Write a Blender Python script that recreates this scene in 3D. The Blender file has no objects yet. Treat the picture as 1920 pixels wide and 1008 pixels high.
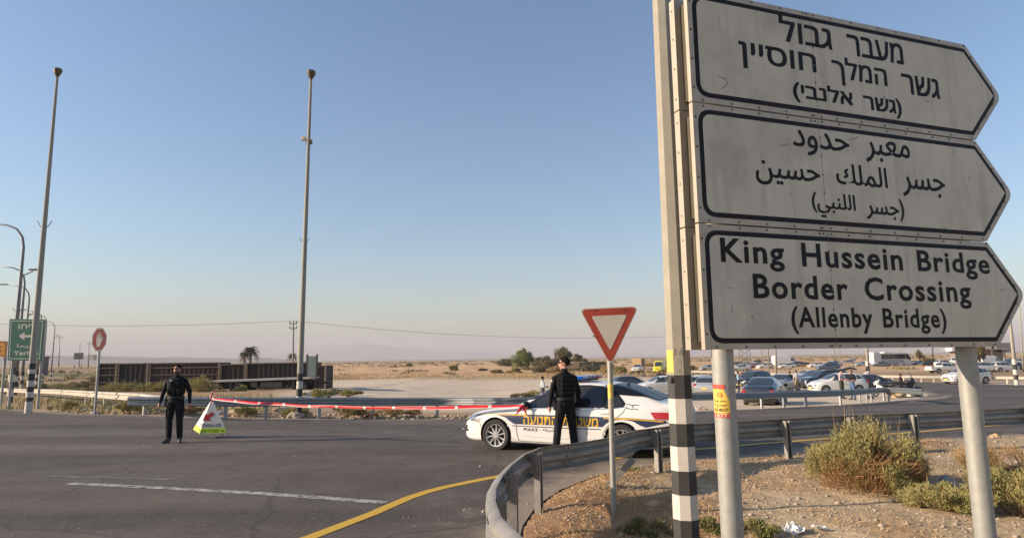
import bpy, bmesh, math, random
import numpy as np
from mathutils import Vector, Matrix, noise as mnoise
from mathutils.geometry import delaunay_2d_cdt
rad = math.radians
random.seed(7); rng = np.random.default_rng(7)
sc = bpy.context.scene
C = sc.collection

# ------------------------------------------------------------------ camera
F_PX, TILT, ROLL, CAMH = 1197.0, 0.1345, 0.0132, 1.95
def cam_axes():
    R0 = Vector((1, 0, 0)); F = Vector((0, math.cos(TILT), math.sin(TILT))); U0 = Vector((0, -math.sin(TILT), math.cos(TILT)))
    U = math.cos(ROLL)*U0 + math.sin(ROLL)*R0; R = math.cos(ROLL)*R0 - math.sin(ROLL)*U0
    return R, U, F
CR, CU, CF = cam_axes()
cam_d = bpy.data.cameras.new('camera'); cam = bpy.data.objects.new('camera', cam_d); C.objects.link(cam)
cam_d.sensor_width = 36; cam_d.lens = F_PX/1920*36; cam_d.clip_start = 0.05; cam_d.clip_end = 40000
M = Matrix.Identity(4)
for i, ax in enumerate((CR, CU, -CF)):
    for j in range(3): M[j][i] = ax[j]
M[0][3], M[1][3], M[2][3] = 0, 0, CAMH
cam.matrix_world = M
sc.camera = cam

# ------------------------------------------------------------------ light
SUN_EL, SUN_AZ = rad(20), rad(8)      # low sun from the left, a touch behind the camera
to_sun = Vector((-math.cos(SUN_EL)*math.cos(SUN_AZ), -math.cos(SUN_EL)*math.sin(SUN_AZ), math.sin(SUN_EL)))
w = bpy.data.worlds.new('World'); sc.world = w; w.use_nodes = True
nt = w.node_tree; bg = nt.nodes['Background']
sky = nt.nodes.new('ShaderNodeTexSky'); sky.sky_type = 'NISHITA'; sky.sun_disc = False
sky.sun_elevation = SUN_EL; sky.sun_rotation = math.atan2(to_sun.x, to_sun.y)
sky.altitude = 0; sky.air_density = 1.2; sky.dust_density = .9; sky.ozone_density = 3.7
nt.links.new(sky.outputs[0], bg.inputs[0]); bg.inputs[1].default_value = 0.093
sl = bpy.data.lights.new('sun', 'SUN'); sun = bpy.data.objects.new('sun', sl); C.objects.link(sun)
sl.energy = 4.6; sl.angle = rad(0.6); sl.color = (1.0, 0.80, 0.60)
sun.rotation_euler = to_sun.to_track_quat('Z', 'Y').to_euler()
vs = sc.view_settings; vs.view_transform = 'Standard'; vs.look = 'None'; vs.gamma = 1; vs.exposure = 0.92; vs.use_curve_mapping = False
sc.cycles.max_bounces = 6; sc.cycles.volume_bounces = 1; sc.cycles.transparent_max_bounces = 8
sc.cycles.volume_step_rate = 4

# ------------------------------------------------------------------ projection helpers: photograph pixel -> place in the world
def ray(px, py):
    return (CF + CR*((px-960)/F_PX) + CU*((504-py)/F_PX)).normalized()
def on_z(px, py, z):
    d = ray(px, py); t = (z-CAMH)/d.z; return Vector((0, 0, CAMH)) + d*t
def on_y(px, py, y):
    d = ray(px, py); t = y/d.y; return Vector((0, 0, CAMH)) + d*t
KR = np.array([(0,0),(14,0),(23.5,-.33),(30,-.62),(54,-1.44),(67,-1.6),(150,-2.1),(400,-2.7),(1500,-8),(3000,-14),(9000,-43),(30000,-43)])
KL = np.array([(0,0),(24,0),(50,-.8),(70,-1.2),(150,-2.1),(400,-2.7),(1500,-8),(3000,-14),(9000,-43),(30000,-43)])
def zg_np(x, y):
    yy = np.maximum(np.hypot(x*0.25, y), 0)*np.sign(y+1e-9); yy = np.where(y < 0, 0, yy)
    r_ = np.interp(yy, KR[:,0], KR[:,1]); l_ = np.interp(yy, KL[:,0], KL[:,1])
    u = np.clip((x+14)/12, 0, 1); u = u*u*(3-2*u)
    return l_*(1-u)+r_*u
def zg(x, y): return float(zg_np(np.array([x]), np.array([y]))[0])
def gp(px, py):
    d = ray(px, py); t = 0.5; p = Vector((0, 0, CAMH)); prev = t
    while t < 9000:
        q = p + d*t
        if q.z < zg(q.x, q.y): break
        prev = t; t *= 1.02
    a, b = prev, t
    for _ in range(25):
        m = (a+b)/2; q = p+d*m
        if q.z < zg(q.x, q.y): b = m
        else: a = m
    q = p+d*b; q.z = zg(q.x, q.y); return q

# ------------------------------------------------------------------ materials
MATS = {}
def mat(name, c, r=.6, m=0, nz=None, bump=None, c2=None, spec=.5, coat=0, emit=0, thr=None, detail=4, alpha=None):
    if name in MATS: return MATS[name]
    mt = bpy.data.materials.new(name); mt.use_nodes = True; n = mt.node_tree; b = n.nodes['Principled BSDF']
    b.inputs['Base Color'].default_value = (*c, 1); b.inputs['Roughness'].default_value = r; b.inputs['Metallic'].default_value = m
    b.inputs['Specular IOR Level'].default_value = spec
    if coat: b.inputs['Coat Weight'].default_value = coat; b.inputs['Coat Roughness'].default_value = .05
    if emit: b.inputs['Emission Color'].default_value = (*c, 1); b.inputs['Emission Strength'].default_value = emit
    tc = n.nodes.new('ShaderNodeTexCoord')
    if nz:
        t = n.nodes.new('ShaderNodeTexNoise'); t.inputs['Scale'].default_value = nz[0]; t.inputs['Detail'].default_value = detail; t.inputs['Roughness'].default_value = .65
        n.links.new(tc.outputs['Object'], t.inputs['Vector'])
        rp = n.nodes.new('ShaderNodeValToRGB'); lo, hi = thr or (.3, .7)
        rp.color_ramp.elements[0].position = lo; rp.color_ramp.elements[1].position = hi
        d = c2 or tuple(max(0, x*(1-nz[1])) for x in c)
        rp.color_ramp.elements[0].color = (*d, 1); rp.color_ramp.elements[1].color = (*c, 1)
        n.links.new(t.outputs['Fac'], rp.inputs[0]); n.links.new(rp.outputs[0], b.inputs['Base Color'])
    if bump:
        t2 = n.nodes.new('ShaderNodeTexNoise'); t2.inputs['Scale'].default_value = bump[0]; t2.inputs['Detail'].default_value = 5
        n.links.new(tc.outputs['Object'], t2.inputs['Vector'])
        bp = n.nodes.new('ShaderNodeBump'); bp.inputs['Strength'].default_value = bump[1]; bp.inputs['Distance'].default_value = bump[2] if len(bump) > 2 else .01
        n.links.new(t2.outputs['Fac'], bp.inputs['Height']); n.links.new(bp.outputs[0], b.inputs['Normal'])
    MATS[name] = mt; return mt

# ------------------------------------------------------------------ objects
def tag(o, label=None, cat=None, group=None, kind=None):
    if label: o['label'] = label
    if cat: o['category'] = cat
    if group: o['group'] = group
    if kind: o['kind'] = kind
    return o
def empty(name, loc=(0,0,0), rz=0):
    o = bpy.data.objects.new(name, None); C.objects.link(o); o.location = loc; o.rotation_euler = (0, 0, rz); o.empty_display_size = .2
    return o
def link(name, me, parent=None):
    o = bpy.data.objects.new(name, me); C.objects.link(o)
    if parent: o.parent = parent
    return o
def copy_tree(o, parent=None):
    c = o.copy(); C.objects.link(c)
    if parent is not None: c.parent = parent
    for ch in o.children: copy_tree(ch, c)
    return c
class MB:
    """collects geometry for ONE mesh object"""
    def __init__(s): s.v = []; s.f = []; s.m = []
    def add(s, vs_, fs, mi=0):
        o = len(s.v); s.v += [tuple(v) for v in vs_]; s.f += [tuple(i+o for i in f) for f in fs]
        s.m += [mi]*len(fs); return s
    def box(s, c, d, rz=0, mi=0, R=None, bev=0):
        x, y, z = d[0]/2, d[1]/2, d[2]/2
        if bev:
            bm = bmesh.new(); bmesh.ops.create_cube(bm, size=1)
            for v in bm.verts: v.co = Vector((v.co.x*d[0], v.co.y*d[1], v.co.z*d[2]))
            bmesh.ops.bevel(bm, geom=bm.edges[:], offset=bev, segments=2, affect='EDGES', profile=.6)
            bm.verts.index_update(); P = [v.co.copy() for v in bm.verts]; Fs = [[v.index for v in f.verts] for f in bm.faces]; bm.free()
        else:
            P = [Vector((sx*x, sy*y, sz*z)) for sz in (-1, 1) for sy in (-1, 1) for sx in (-1, 1)]
            Fs = [(0,2,3,1),(4,5,7,6),(0,1,5,4),(2,6,7,3),(0,4,6,2),(1,3,7,5)]
        m_ = R if R is not None else Matrix.Rotation(rz, 3, 'Z')
        return s.add([m_ @ p + Vector(c) for p in P], Fs, mi)
    def tube(s, pts, rs, n=10, mi=0, cap=True, sq=(1,1), up=None, rnd=False):
        pts = [Vector(p) for p in pts]
        if not hasattr(rs, '__len__'): rs = [rs]*len(pts)
        if rnd:
            a = (pts[0]-pts[1]).normalized(); b = (pts[-1]-pts[-2]).normalized(); r0 = rs[0]; r1 = rs[-1]
            pts = [pts[0]+a*r0*.95, pts[0]+a*r0*.7]+pts+[pts[-1]+b*r1*.7, pts[-1]+b*r1*.95]; rs = [r0*.3, r0*.72]+list(rs)+[r1*.72, r1*.3]
        V = []; X = None
        for i, p in enumerate(pts):
            t = (pts[min(i+1, len(pts)-1)]-pts[max(i-1, 0)]).normalized()
            if X is None:
                ref = Vector(up) if up else (Vector((1,0,0)) if abs(t.x) < .9 else Vector((0,1,0)))
                X = (ref - t*ref.dot(t)).normalized()
            else: X = (X - t*X.dot(t)).normalized()
            Y = t.cross(X)
            for k in range(n):
                a = 2*math.pi*k/n
                V.append(p + X*(math.cos(a)*rs[i]*sq[0]) + Y*(math.sin(a)*rs[i]*sq[1]))
        Fs = [(i*n+k, i*n+(k+1) % n, (i+1)*n+(k+1) % n, (i+1)*n+k) for i in range(len(pts)-1) for k in range(n)]
        if cap: Fs += [tuple(range(n-1, -1, -1)), tuple((len(pts)-1)*n+k for k in range(n))]
        return s.add(V, Fs, mi)
    def ell(s, c, r, n=12, mi=0, R=None):
        V = []; Fs = []; h = n//2+1; c = Vector(c)
        for i in range(h+1):
            th = math.pi*i/h
            for k in range(n):
                a = 2*math.pi*k/n
                p = Vector((r[0]*math.sin(th)*math.cos(a), r[1]*math.sin(th)*math.sin(a), r[2]*math.cos(th)))
                V.append((R @ p if R is not None else p)+c)
        for i in range(h):
            for k in range(n): Fs.append((i*n+k, (i+1)*n+k, (i+1)*n+(k+1) % n, i*n+(k+1) % n))
        return s.add(V, Fs, mi)
    def prism(s, poly, z0, z1, mi=0, T=None):
        """poly in local xy extruded z0..z1, T maps Vector->Vector"""
        n = len(poly); T = T or (lambda v: v)
        V = [T(Vector((p[0], p[1], z0))) for p in poly]+[T(Vector((p[0], p[1], z1))) for p in poly]
        Fs = [tuple(range(n-1, -1, -1)), tuple(range(n, 2*n))]+[(i, (i+1) % n, n+(i+1) % n, n+i) for i in range(n)]
        return s.add(V, Fs, mi)
    def build(s, name, mats, parent=None, smooth=False, auto=None):
        me = bpy.data.meshes.new(name); me.from_pydata(s.v, [], s.f)
        for m_ in (mats if isinstance(mats, (list, tuple)) else [mats]): me.materials.append(m_)
        me.polygons.foreach_set('material_index', s.m)
        if smooth: me.polygons.foreach_set('use_smooth', [True]*len(s.f))
        me.update()
        if auto: me.set_sharp_from_angle(angle=rad(auto))
        return link(name, me, parent)
def npmesh(name, V, Fc, mats, parent=None, smooth=False):
    me = bpy.data.meshes.new(name); V = np.asarray(V, dtype=np.float32); Fc = np.asarray(Fc, dtype=np.int32)
    k = Fc.shape[1]; me.vertices.add(len(V)); me.vertices.foreach_set('co', V.ravel())
    me.loops.add(Fc.size); me.loops.foreach_set('vertex_index', Fc.ravel())
    me.polygons.add(len(Fc)); me.polygons.foreach_set('loop_start', np.arange(0, Fc.size, k, dtype=np.int32))
    if smooth: me.polygons.foreach_set('use_smooth', np.ones(len(Fc), dtype=bool))
    for m_ in (mats if isinstance(mats, (list, tuple)) else [mats]): me.materials.append(m_)
    me.update(calc_edges=True); me.validate()
    return link(name, me, parent)
def tri_poly(poly, step):
    """triangulated polygon with inner grid points -> 2D verts, faces"""
    P = np.array(poly, float); x0, y0 = P.min(0); x1, y1 = P.max(0)
    B = []
    for i in range(len(P)):
        a, b = P[i], P[(i+1) % len(P)]; n = max(1, int(np.hypot(*(b-a))/step))
        for k in range(n): B.append(a+(b-a)*k/n)
    nb = len(B)
    gx, gy = np.meshgrid(np.arange(x0+step/2, x1, step), np.arange(y0+step/2, y1, step))
    G = np.c_[gx.ravel(), gy.ravel()]
    if len(G):
        ins, dist = in_poly(G, np.array(B)); G = G[ins & (dist > step*.35)]
    V = [Vector(b) for b in B]+[Vector(g) for g in G]
    r = delaunay_2d_cdt(V, [(i, (i+1) % nb) for i in range(nb)], [], 1, 1e-7)
    return [tuple(v) for v in r[0]], [tuple(f) for f in r[2]]
def in_poly(Q, P):
    x, y = Q[:,0], Q[:,1]; ins = np.zeros(len(Q), bool); dist = np.full(len(Q), 1e9)
    for i in range(len(P)):
        (ax, ay), (bx, by) = P[i], P[(i+1) % len(P)]
        with np.errstate(divide='ignore', invalid='ignore'):
            c = ((ay > y) != (by > y)) & (x < (bx-ax)*(y-ay)/(by-ay+1e-15)+ax)
        ins ^= c
        L2 = (bx-ax)**2+(by-ay)**2+1e-15; t = np.clip(((x-ax)*(bx-ax)+(y-ay)*(by-ay))/L2, 0, 1)
        dist = np.minimum(dist, np.hypot(x-(ax+t*(bx-ax)), y-(ay+t*(by-ay))))
    return ins, dist
def text_mesh(s, offset=0.0, space=1.0):
    cu = bpy.data.curves.new('t', 'FONT'); cu.body = s; cu.size = 1; cu.offset = offset; cu.resolution_u = 3; cu.space_character = space
    o = bpy.data.objects.new('t', cu); C.objects.link(o)
    me = o.to_mesh(); V = [v.co.copy() for v in me.vertices]; Fs = [tuple(p.vertices) for p in me.polygons]
    o.to_mesh_clear(); bpy.data.objects.remove(o); bpy.data.curves.remove(cu)
    return V, Fs
def text_fit(mb, s, box, T, offset=.0, mi=0, space=1.0):
    """writes s into box (u0,v0,u1,v1) of a surface given by T(u,v)->Vector"""
    V, Fs = text_mesh(s, offset, space)
    if not V: return
    xs = [v.x for v in V]; ys = [v.y for v in V]; x0, x1, y0, y1 = min(xs), max(xs), min(ys), max(ys)
    u0, v0, u1, v1 = box
    mb.add([T(u0+(v.x-x0)/(x1-x0)*(u1-u0), v0+(v.y-y0)/(y1-y0)*(v1-v0)) for v in V], Fs, mi)

# ------------------------------------------------------------------ common materials
galv = mat('galvanised_steel', (.36,.38,.39), .45, .75, nz=(9,.3), bump=(60,.12,.002))
galv_old = mat('weathered_galvanised', (.33,.315,.285), .62, .35, nz=(5,.32), bump=(30,.15,.002))
post_grey = mat('post_grey', (.36,.36,.33), .6, .35, nz=(14,.2), bump=(120,.1,.001))
concrete = mat('pole_concrete', (.34,.315,.255), .85, nz=(6,.18), bump=(80,.3,.003))
black_paint = mat('black_pole_paint', (.045,.043,.04), .7, nz=(12,.35))
white_paint = mat('white_pole_paint', (.58,.53,.46), .7, nz=(8,.12))
rubber = mat('rubber', (.018,.018,.019), .8)
dark_plastic = mat('dark_plastic', (.02,.02,.022), .5)
chrome = mat('alloy', (.62,.62,.63), .3, .8)
bolt_m = mat('bolt_steel', (.16,.14,.12), .5, .7)
sticker_y = mat('sticker_yellow', (.80,.55,.10), .6, nz=(20,.2))
sticker_r = mat('sticker_red', (.62,.10,.06), .6, nz=(30,.35))
ink = mat('ink_black', (.02,.02,.022), .6)
skin_m = mat('skin', (.42,.22,.145), .55)
glass_dark = mat('car_glass', (.030,.030,.030), .08, 0, spec=.6, coat=.4, nz=(2.5,.5))
tail_red = mat('tail_lamp', (.42,.01,.012), .18, coat=.8)
head_clear = mat('head_lamp', (.50,.54,.58), .12, .3, coat=.8)
plate_y = mat('number_plate_yellow', (.75,.52,.05), .5)

# ------------------------------------------------------------------ roads
def G2(px, py): p = gp(px, py); return (p.x, p.y)
verge_edge = [G2(*p) for p in ((1920,817),(1800,824),(1700,831),(1560,845),(1480,853),(1400,861),(1330,865),(1270,867),(1180,878),(1110,894),(1050,918),(1005,948),(980,985))]+[(-.05,6.1),(-.35,4.5),(-.9,2),(-1.6,-1),(-2.5,-5),(-4,-14)]
e0 = G2(1920,817)
right_ext = [(46, 16.5), (30, 13.8)]
far_edge = [G2(*p) for p in ((0,765),(160,776),(368,781),(660,786),(884,784))]+[G2(*p) for p in ((1000,782),(1120,778),(1250,773),(1300,771),(1400,767),(1480,763),(1560,759),(1650,753),(1700,749.5),(1728,746),(1742,742),(1738,737),(1720,732),(1690,729),(1650,728),(1600,727),(1560,725),(1450,717.5),(1350,711.5),(1250,707),(1160,702.5),(1120,701))]
back_edge = [G2(*p) for p in ((1120,699),(1160,698),(1240,696.5),(1350,699),(1450,704),(1560,709),(1650,713),(1710,715.5),(1770,717),(1840,719),(1920,721))]
road_poly = [(-60, 27), (-60, -14)]+verge_edge[::-1]+right_ext[::-1]+[(60, 20), (75, 30), (75, 60)]+back_edge[::-1]+far_edge[::-1]+[(-35, 25.6)]
# ---------------------------------------------------------------- terrain (ground) as one sheet to the horizon
def ring_angles():
    a = list(np.arange(-52, 52.01, .34)); b = list(np.arange(55, 305.1, 4)); return np.radians(a+b)
ang = ring_angles(); rr = [.4, .9, 1.6, 2.4, 3.0]; 
while rr[-1] < 14: rr.append(rr[-1]*1.012+.0)
while rr[-1] < 400: rr.append(rr[-1]*1.022)
while rr[-1] < 9300: rr.append(rr[-1]*1.12)
rr = np.array(rr); A, R_ = np.meshgrid(ang, rr)
X = (np.sin(A)*R_).ravel(); Y = (np.cos(A)*R_).ravel()
Z = zg_np(X, Y)
ins, dist = in_poly(np.c_[X, Y], np.array(road_poly))
N1 = np.array([mnoise.fractal(Vector((x*.55, y*.55, 0)), 1.0, 2.0, 4) if (abs(x)+abs(y) < 130) else 0 for x, y in zip(X, Y)])
N2 = np.array([mnoise.fractal(Vector((x*.02, y*.02, 3)), 1.0, 2.0, 4) for x, y in zip(X, Y)])
N3 = np.array([mnoise.fractal(Vector((x*3.1, y*3.1, 3)), 1.0, 2.0, 3) if (abs(x)+abs(y) < 30) else 0 for x, y in zip(X, Y)])
edge = np.clip((dist-.02)/.5, 0, 1)
verge = (Y < 22) & (X > -6)
Z = Z + np.where(ins, -.06-.12*np.clip(dist/3, 0, 1), 0)
Z = Z + np.where(~ins, edge*(.03*N1 + .012*N3) - .012, 0)
Z = Z + np.where(~ins & verge, edge*.05+.10*np.exp(-((dist-.55)/.35)**2)*(.35+.65*np.abs(N1)), 0)
# rising sand bank and mounds beyond the lot
def bank(x, y, cx, cy, sx, sy, h): return h*np.exp(-(((x-cx)/sx)**4)-(((y-cy)/sy)**2))
N4 = np.array([mnoise.fractal(Vector((x*.11, y*.11, 5)), 1.0, 2.0, 5) if (y > 60 and y < 700) else 0 for x, y in zip(X, Y)])
Z = Z + np.clip((Y-112)/20, 0, 1)*np.clip((650-Y)/200, 0, 1)*.35*np.abs(N4)
far_m = np.clip((Y-150)/60, 0, 1)*np.clip((700-Y)/300, 0, 1)
Z = Z + far_m*(.9+.3*N2)*(Y > 0)
Z = Z + bank(X, Y, -25, 190, 32, 10, 1.6)*(.7+.6*N2)
Z = Z + np.where((Y > 34) & (Y < 150) & (X < -14) , .5*np.abs(N2)*np.clip((Y-34)/15, 0, 1), 0)
far2 = np.clip((R_.ravel()-2500)/1500, 0, 1)
Z = Z + far2*N2*4
nA = len(ang); nR = len(rr)
i0 = np.arange(nR-1)[:,None]*nA; j = np.arange(nA)[None,:]; j1 = (j+1) % nA
Fq = np.stack([(i0+j).ravel(), (i0+nA+j).ravel(), (i0+nA+j1).ravel(), (i0+j1).ravel()], 1)
cverts = np.array([[0, 0, 0.0]])
V = np.c_[X, Y, Z]; 
ground_m = bpy.data.materials.new('desert_ground'); ground_m.use_nodes = True
g = npmesh('ground', V, Fq[:, ::-1], ground_m, smooth=True); tag(g, kind='structure')
# colour zones of the soil itself (a vertex attribute, albedo only)
def sstep(v, a, b): u = np.clip((v-a)/(b-a), 0, 1); return u*u*(3-2*u)
col = np.zeros((len(X), 3)) + np.array([.65,.54,.41])                     # pale trodden lot
n2 = N2[:,None]; n1 = N1[:,None]
def mix(mask, c, ): 
    global col
    m_ = np.clip(mask, 0, 1)[:,None]; col = col*(1-m_)+np.array(c)*m_
mix(sstep(Y, 92, 112)*sstep(-np.abs(X-0), -400, -100)*.8, [.42,.31,.17])    # dry grass strip
mix(sstep(Y, 118, 135), [.60,.40,.235])                                     # orange sand
mix(sstep(Y, 500, 900), [.42,.31,.19])
mix(sstep(Y, 1500, 3000), [.13,.13,.115])
LM = sstep(-X-.30*Y, 0, 5)
mix(LM*sstep(Y, 22, 30)*(1-sstep(Y, 380, 600)), [.36,.25,.15])  # left verge
mix(LM*sstep(Y, 30, 40)*sstep(N2, -.15, .25)*(1-sstep(Y, 350, 600)), [.20,.185,.085])
mix((sstep(Y, 14, 20)*(1-sstep(Y, 29, 33)))*(1-sstep(X, 2, 8)), [.42,.31,.20])
mix(sstep(X, 22, 40)*sstep(Y, 68, 76)*(1-sstep(Y,105,120)), [.34,.24,.15])
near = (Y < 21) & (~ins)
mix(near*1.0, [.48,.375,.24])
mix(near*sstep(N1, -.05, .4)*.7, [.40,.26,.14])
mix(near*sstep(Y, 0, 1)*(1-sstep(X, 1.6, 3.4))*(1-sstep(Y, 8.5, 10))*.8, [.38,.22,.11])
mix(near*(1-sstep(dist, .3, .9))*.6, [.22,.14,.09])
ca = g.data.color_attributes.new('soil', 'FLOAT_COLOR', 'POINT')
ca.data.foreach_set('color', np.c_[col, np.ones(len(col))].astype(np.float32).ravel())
n = ground_m.node_tree; b = n.nodes['Principled BSDF']; b.inputs['Roughness'].default_value = .95; b.inputs['Specular IOR Level'].default_value = .1
at = n.nodes.new('ShaderNodeAttribute'); at.attribute_name = 'soil'
tc = n.nodes.new('ShaderNodeTexCoord')
def noise_node(n, sc_, det=6, rough=.7):
    t = n.nodes.new('ShaderNodeTexNoise'); t.inputs['Scale'].default_value = sc_; t.inputs['Detail'].default_value = det; t.inputs['Roughness'].default_value = rough
    n.links.new(tc.outputs['Object'], t.inputs['Vector']); return t
def mixrgb(n, a, bb, fac, mode='MIX'):
    m_ = n.nodes.new('ShaderNodeMix'); m_.data_type = 'RGBA'; m_.blend_type = mode
    for s_, v in ((6, a), (7, bb)):
        if isinstance(v, tuple): m_.inputs[s_].default_value = (*v, 1)
        else: n.links.new(v, m_.inputs[s_])
    if isinstance(fac, float): m_.inputs[0].default_value = fac
    else: n.links.new(fac, m_.inputs[0])
    return m_.outputs[2]
def ramp(n, src, lo, hi, a=(0,0,0), b_=(1,1,1)):
    r_ = n.nodes.new('ShaderNodeValToRGB'); r_.color_ramp.elements[0].position = lo; r_.color_ramp.elements[1].position = hi
    r_.color_ramp.elements[0].color = (*a, 1); r_.color_ramp.elements[1].color = (*b_, 1); n.links.new(src, r_.inputs[0]); return r_.outputs[0]
fine = noise_node(n, 9); coarse = noise_node(n, .35); grit = noise_node(n, 60, 3)
c1 = mixrgb(n, at.outputs['Color'], ramp(n, fine.outputs[0], .3, .7, (.62,.6,.58), (1.22,1.22,1.24)), 1.0, 'MULTIPLY')
c2_ = mixrgb(n, c1, ramp(n, coarse.outputs[0], .3, .7, (.8,.78,.74), (1.12,1.12,1.12)), 1.0, 'MULTIPLY')
c3 = mixrgb(n, c2_, (.62,.55,.46), ramp(n, grit.outputs[0], .63, .70, (0,0,0), (.55,.55,.55)))
n.links.new(c3, b.inputs['Base Color'])
bp = n.nodes.new('ShaderNodeBump'); bp.inputs['Strength'].default_value = .7; bp.inputs['Distance'].default_value = .03
n.links.new(fine.outputs[0], bp.inputs['Height']); n.links.new(bp.outputs[0], b.inputs['Normal'])

# ---------------------------------------------------------------- asphalt
asph = bpy.data.materials.new('asphalt'); asph.use_nodes = True; n = asph.node_tree; b = n.nodes['Principled BSDF']
tc = n.nodes.new('ShaderNodeTexCoord')
b.inputs['Roughness'].default_value = .8; b.inputs['Specular IOR Level'].default_value = .3
big = noise_node(n, .22, 6, .7); mid = noise_node(n, 1.3, 6, .7); sp = noise_node(n, 15, 5, .9); sp2 = noise_node(n, 60, 3, .85)
mp = n.nodes.new('ShaderNodeMapping'); mp.inputs['Scale'].default_value = (.04, .55, 1); mp.inputs['Rotation'].default_value = (0, 0, .12); n.links.new(tc.outputs['Object'], mp.inputs[0])
tr = n.nodes.new('ShaderNodeTexNoise'); tr.inputs['Scale'].default_value = 1.0; tr.inputs['Detail'].default_value = 4; n.links.new(mp.outputs[0], tr.inputs['Vector'])
a0 = ramp(n, big.outputs[0], .3, .72, (.066,.055,.047), (.130,.110,.094))
a1 = mixrgb(n, a0, ramp(n, tr.outputs[0], .35, .68, (.62,.62,.64), (1.32,1.29,1.24)), 1.0, 'MULTIPLY')
a2 = mixrgb(n, a1, ramp(n, mid.outputs[0], .3, .7, (.76,.76,.77), (1.24,1.22,1.20)), 1.0, 'MULTIPLY')
a3 = mixrgb(n, a2, (.26,.23,.20), ramp(n, sp.outputs[0], .52, .74, (0,0,0), (.85,.85,.85)))
a4 = mixrgb(n, a3, (.022,.02,.02), ramp(n, sp2.outputs[0], .52, .70, (0,0,0), (.75,.75,.75)))
vo = n.nodes.new('ShaderNodeTexVoronoi'); vo.feature = 'DISTANCE_TO_EDGE'; vo.inputs['Scale'].default_value = .33
nw = noise_node(n, 1.1, 4); mx = n.nodes.new('ShaderNodeMix'); mx.data_type = 'RGBA'; mx.inputs[0].default_value = .35
n.links.new(tc.outputs['Object'], mx.inputs[6]); n.links.new(nw.outputs[1], mx.inputs[7]); n.links.new(mx.outputs[2], vo.inputs['Vector'])
a5 = mixrgb(n, (.03,.027,.026), a4, ramp(n, vo.outputs['Distance'], .001, .007, (.45,.45,.45), (1,1,1)))
ea = n.nodes.new('ShaderNodeAttribute'); ea.attribute_name = 'edge'; ed_n = noise_node(n, 2.2, 7, .75)
ad = n.nodes.new('ShaderNodeMath'); ad.operation = 'MULTIPLY_ADD'; ad.inputs[1].default_value = .62; n.links.new(ea.outputs['Fac'], ad.inputs[0]); n.links.new(ed_n.outputs[0], ad.inputs[2])
a6 = mixrgb(n, a5, (.30,.24,.175), ramp(n, ad.outputs[0], .66, 1.02, (0,0,0), (.85,.85,.85)))
st_n = noise_node(n, .55, 3, .5); a7 = mixrgb(n, a6, (.030,.026,.024), ramp(n, st_n.outputs[0], .66, .76, (0,0,0), (.5,.5,.5)))
n.links.new(a7, b.inputs['Base Color'])
bp = n.nodes.new('ShaderNodeBump'); bp.inputs['Strength'].default_value = .6; bp.inputs['Distance'].default_value = .006
n.links.new(sp.outputs[0], bp.inputs['Height']); n.links.new(bp.outputs[0], b.inputs['Normal'])

def drape(name, poly, mat_, dz, step, parent=None):
    v, f = tri_poly(poly, step)
    V_ = np.array(v); z = zg_np(V_[:,0], V_[:,1])+dz
    o = npmesh(name, np.c_[V_, z], np.array([t for t in f if len(t) == 3]), mat_, parent, smooth=True); return o
rd = drape('road', road_poly, asph, .004, .8); tag(rd, kind='structure')
rv = np.empty(len(rd.data.vertices)*3, dtype=np.float32); rd.data.vertices.foreach_get('co', rv); rv = rv.reshape(-1, 3)
_i, rdist = in_poly(rv[:,:2].astype(float), np.array(road_poly)); ra = rd.data.attributes.new('edge', 'FLOAT', 'POINT'); ra.data.foreach_set('value', np.exp(-rdist/.55).astype(np.float32))

# painted lines as sheets 4 mm above the asphalt
def worn(name, c, thr):
    m_ = bpy.data.materials.new(name); m_.use_nodes = True; nn = m_.node_tree; bb = nn.nodes['Principled BSDF']; bb.inputs['Roughness'].default_value = .7
    global tc
    tc = nn.nodes.new('ShaderNodeTexCoord'); a = noise_node(nn, 5, 6, .8); s_ = noise_node(nn, 42, 3, .8)
    base = ramp(nn, s_.outputs[0], .4, .7, (.065,.058,.054), (.12,.11,.10))
    o = mixrgb(nn, base, c, ramp(nn, a.outputs[0], thr-.08, thr+.08)); nn.links.new(o, bb.inputs['Base Color']); return m_
yel_l = worn('worn_yellow_line', (.56,.34,.03), .33); wh_l = worn('worn_white_line', (.42,.41,.39), .50); faint_l = worn('faint_white_line', (.26,.25,.24), .55)
def strip(name, pts, wd, m_, dz, closed=False):
    pts = [Vector((p[0], p[1])) for p in pts]; P = []
    for i in range(len(pts)-1):                          # Catmull-Rom
        p0 = pts[max(i-1, 0)]; p1 = pts[i]; p2 = pts[i+1]; p3 = pts[min(i+2, len(pts)-1)]
        k = max(2, int((p2-p1).length/.35))
        for q in range(k):
            t = q/k; P.append(.5*((2*p1)+(p2-p0)*t+(2*p0-5*p1+4*p2-p3)*t*t+(3*p1-p0-3*p2+p3)*t**3))
    P.append(pts[-1]); V_ = []
    for i, p in enumerate(P):
        d = (P[min(i+1, len(P)-1)]-P[max(i-1, 0)]).normalized(); nn = Vector((-d.y, d.x))
        jt = .004*math.sin(i*2.3)
        for s_ in (-1, 1):
            q = p+nn*(wd/2*s_+jt); V_.append((q.x, q.y, zg(q.x, q.y)+dz))
    o = npmesh(name, V_, [(2*i, 2*i+1, 2*i+3, 2*i+2) for i in range(len(P)-1)], m_); tag(o, kind='structure'); return o
strip('road_edge_line', [G2(*p) for p in ((480,1040),(585,1006),(700,962),(800,922),(940,892),(1060,872),(1170,857),(1300,843),(1400,834),(1552,822),(1700,811),(1847,799),(1925,793),(2100,783))], .17, yel_l, .009)
strip('road_lane_line', [G2(*p) for p in ((130,906),(250,912),(400,920),(560,930),(724,943))], .17, wh_l, .009)
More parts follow.
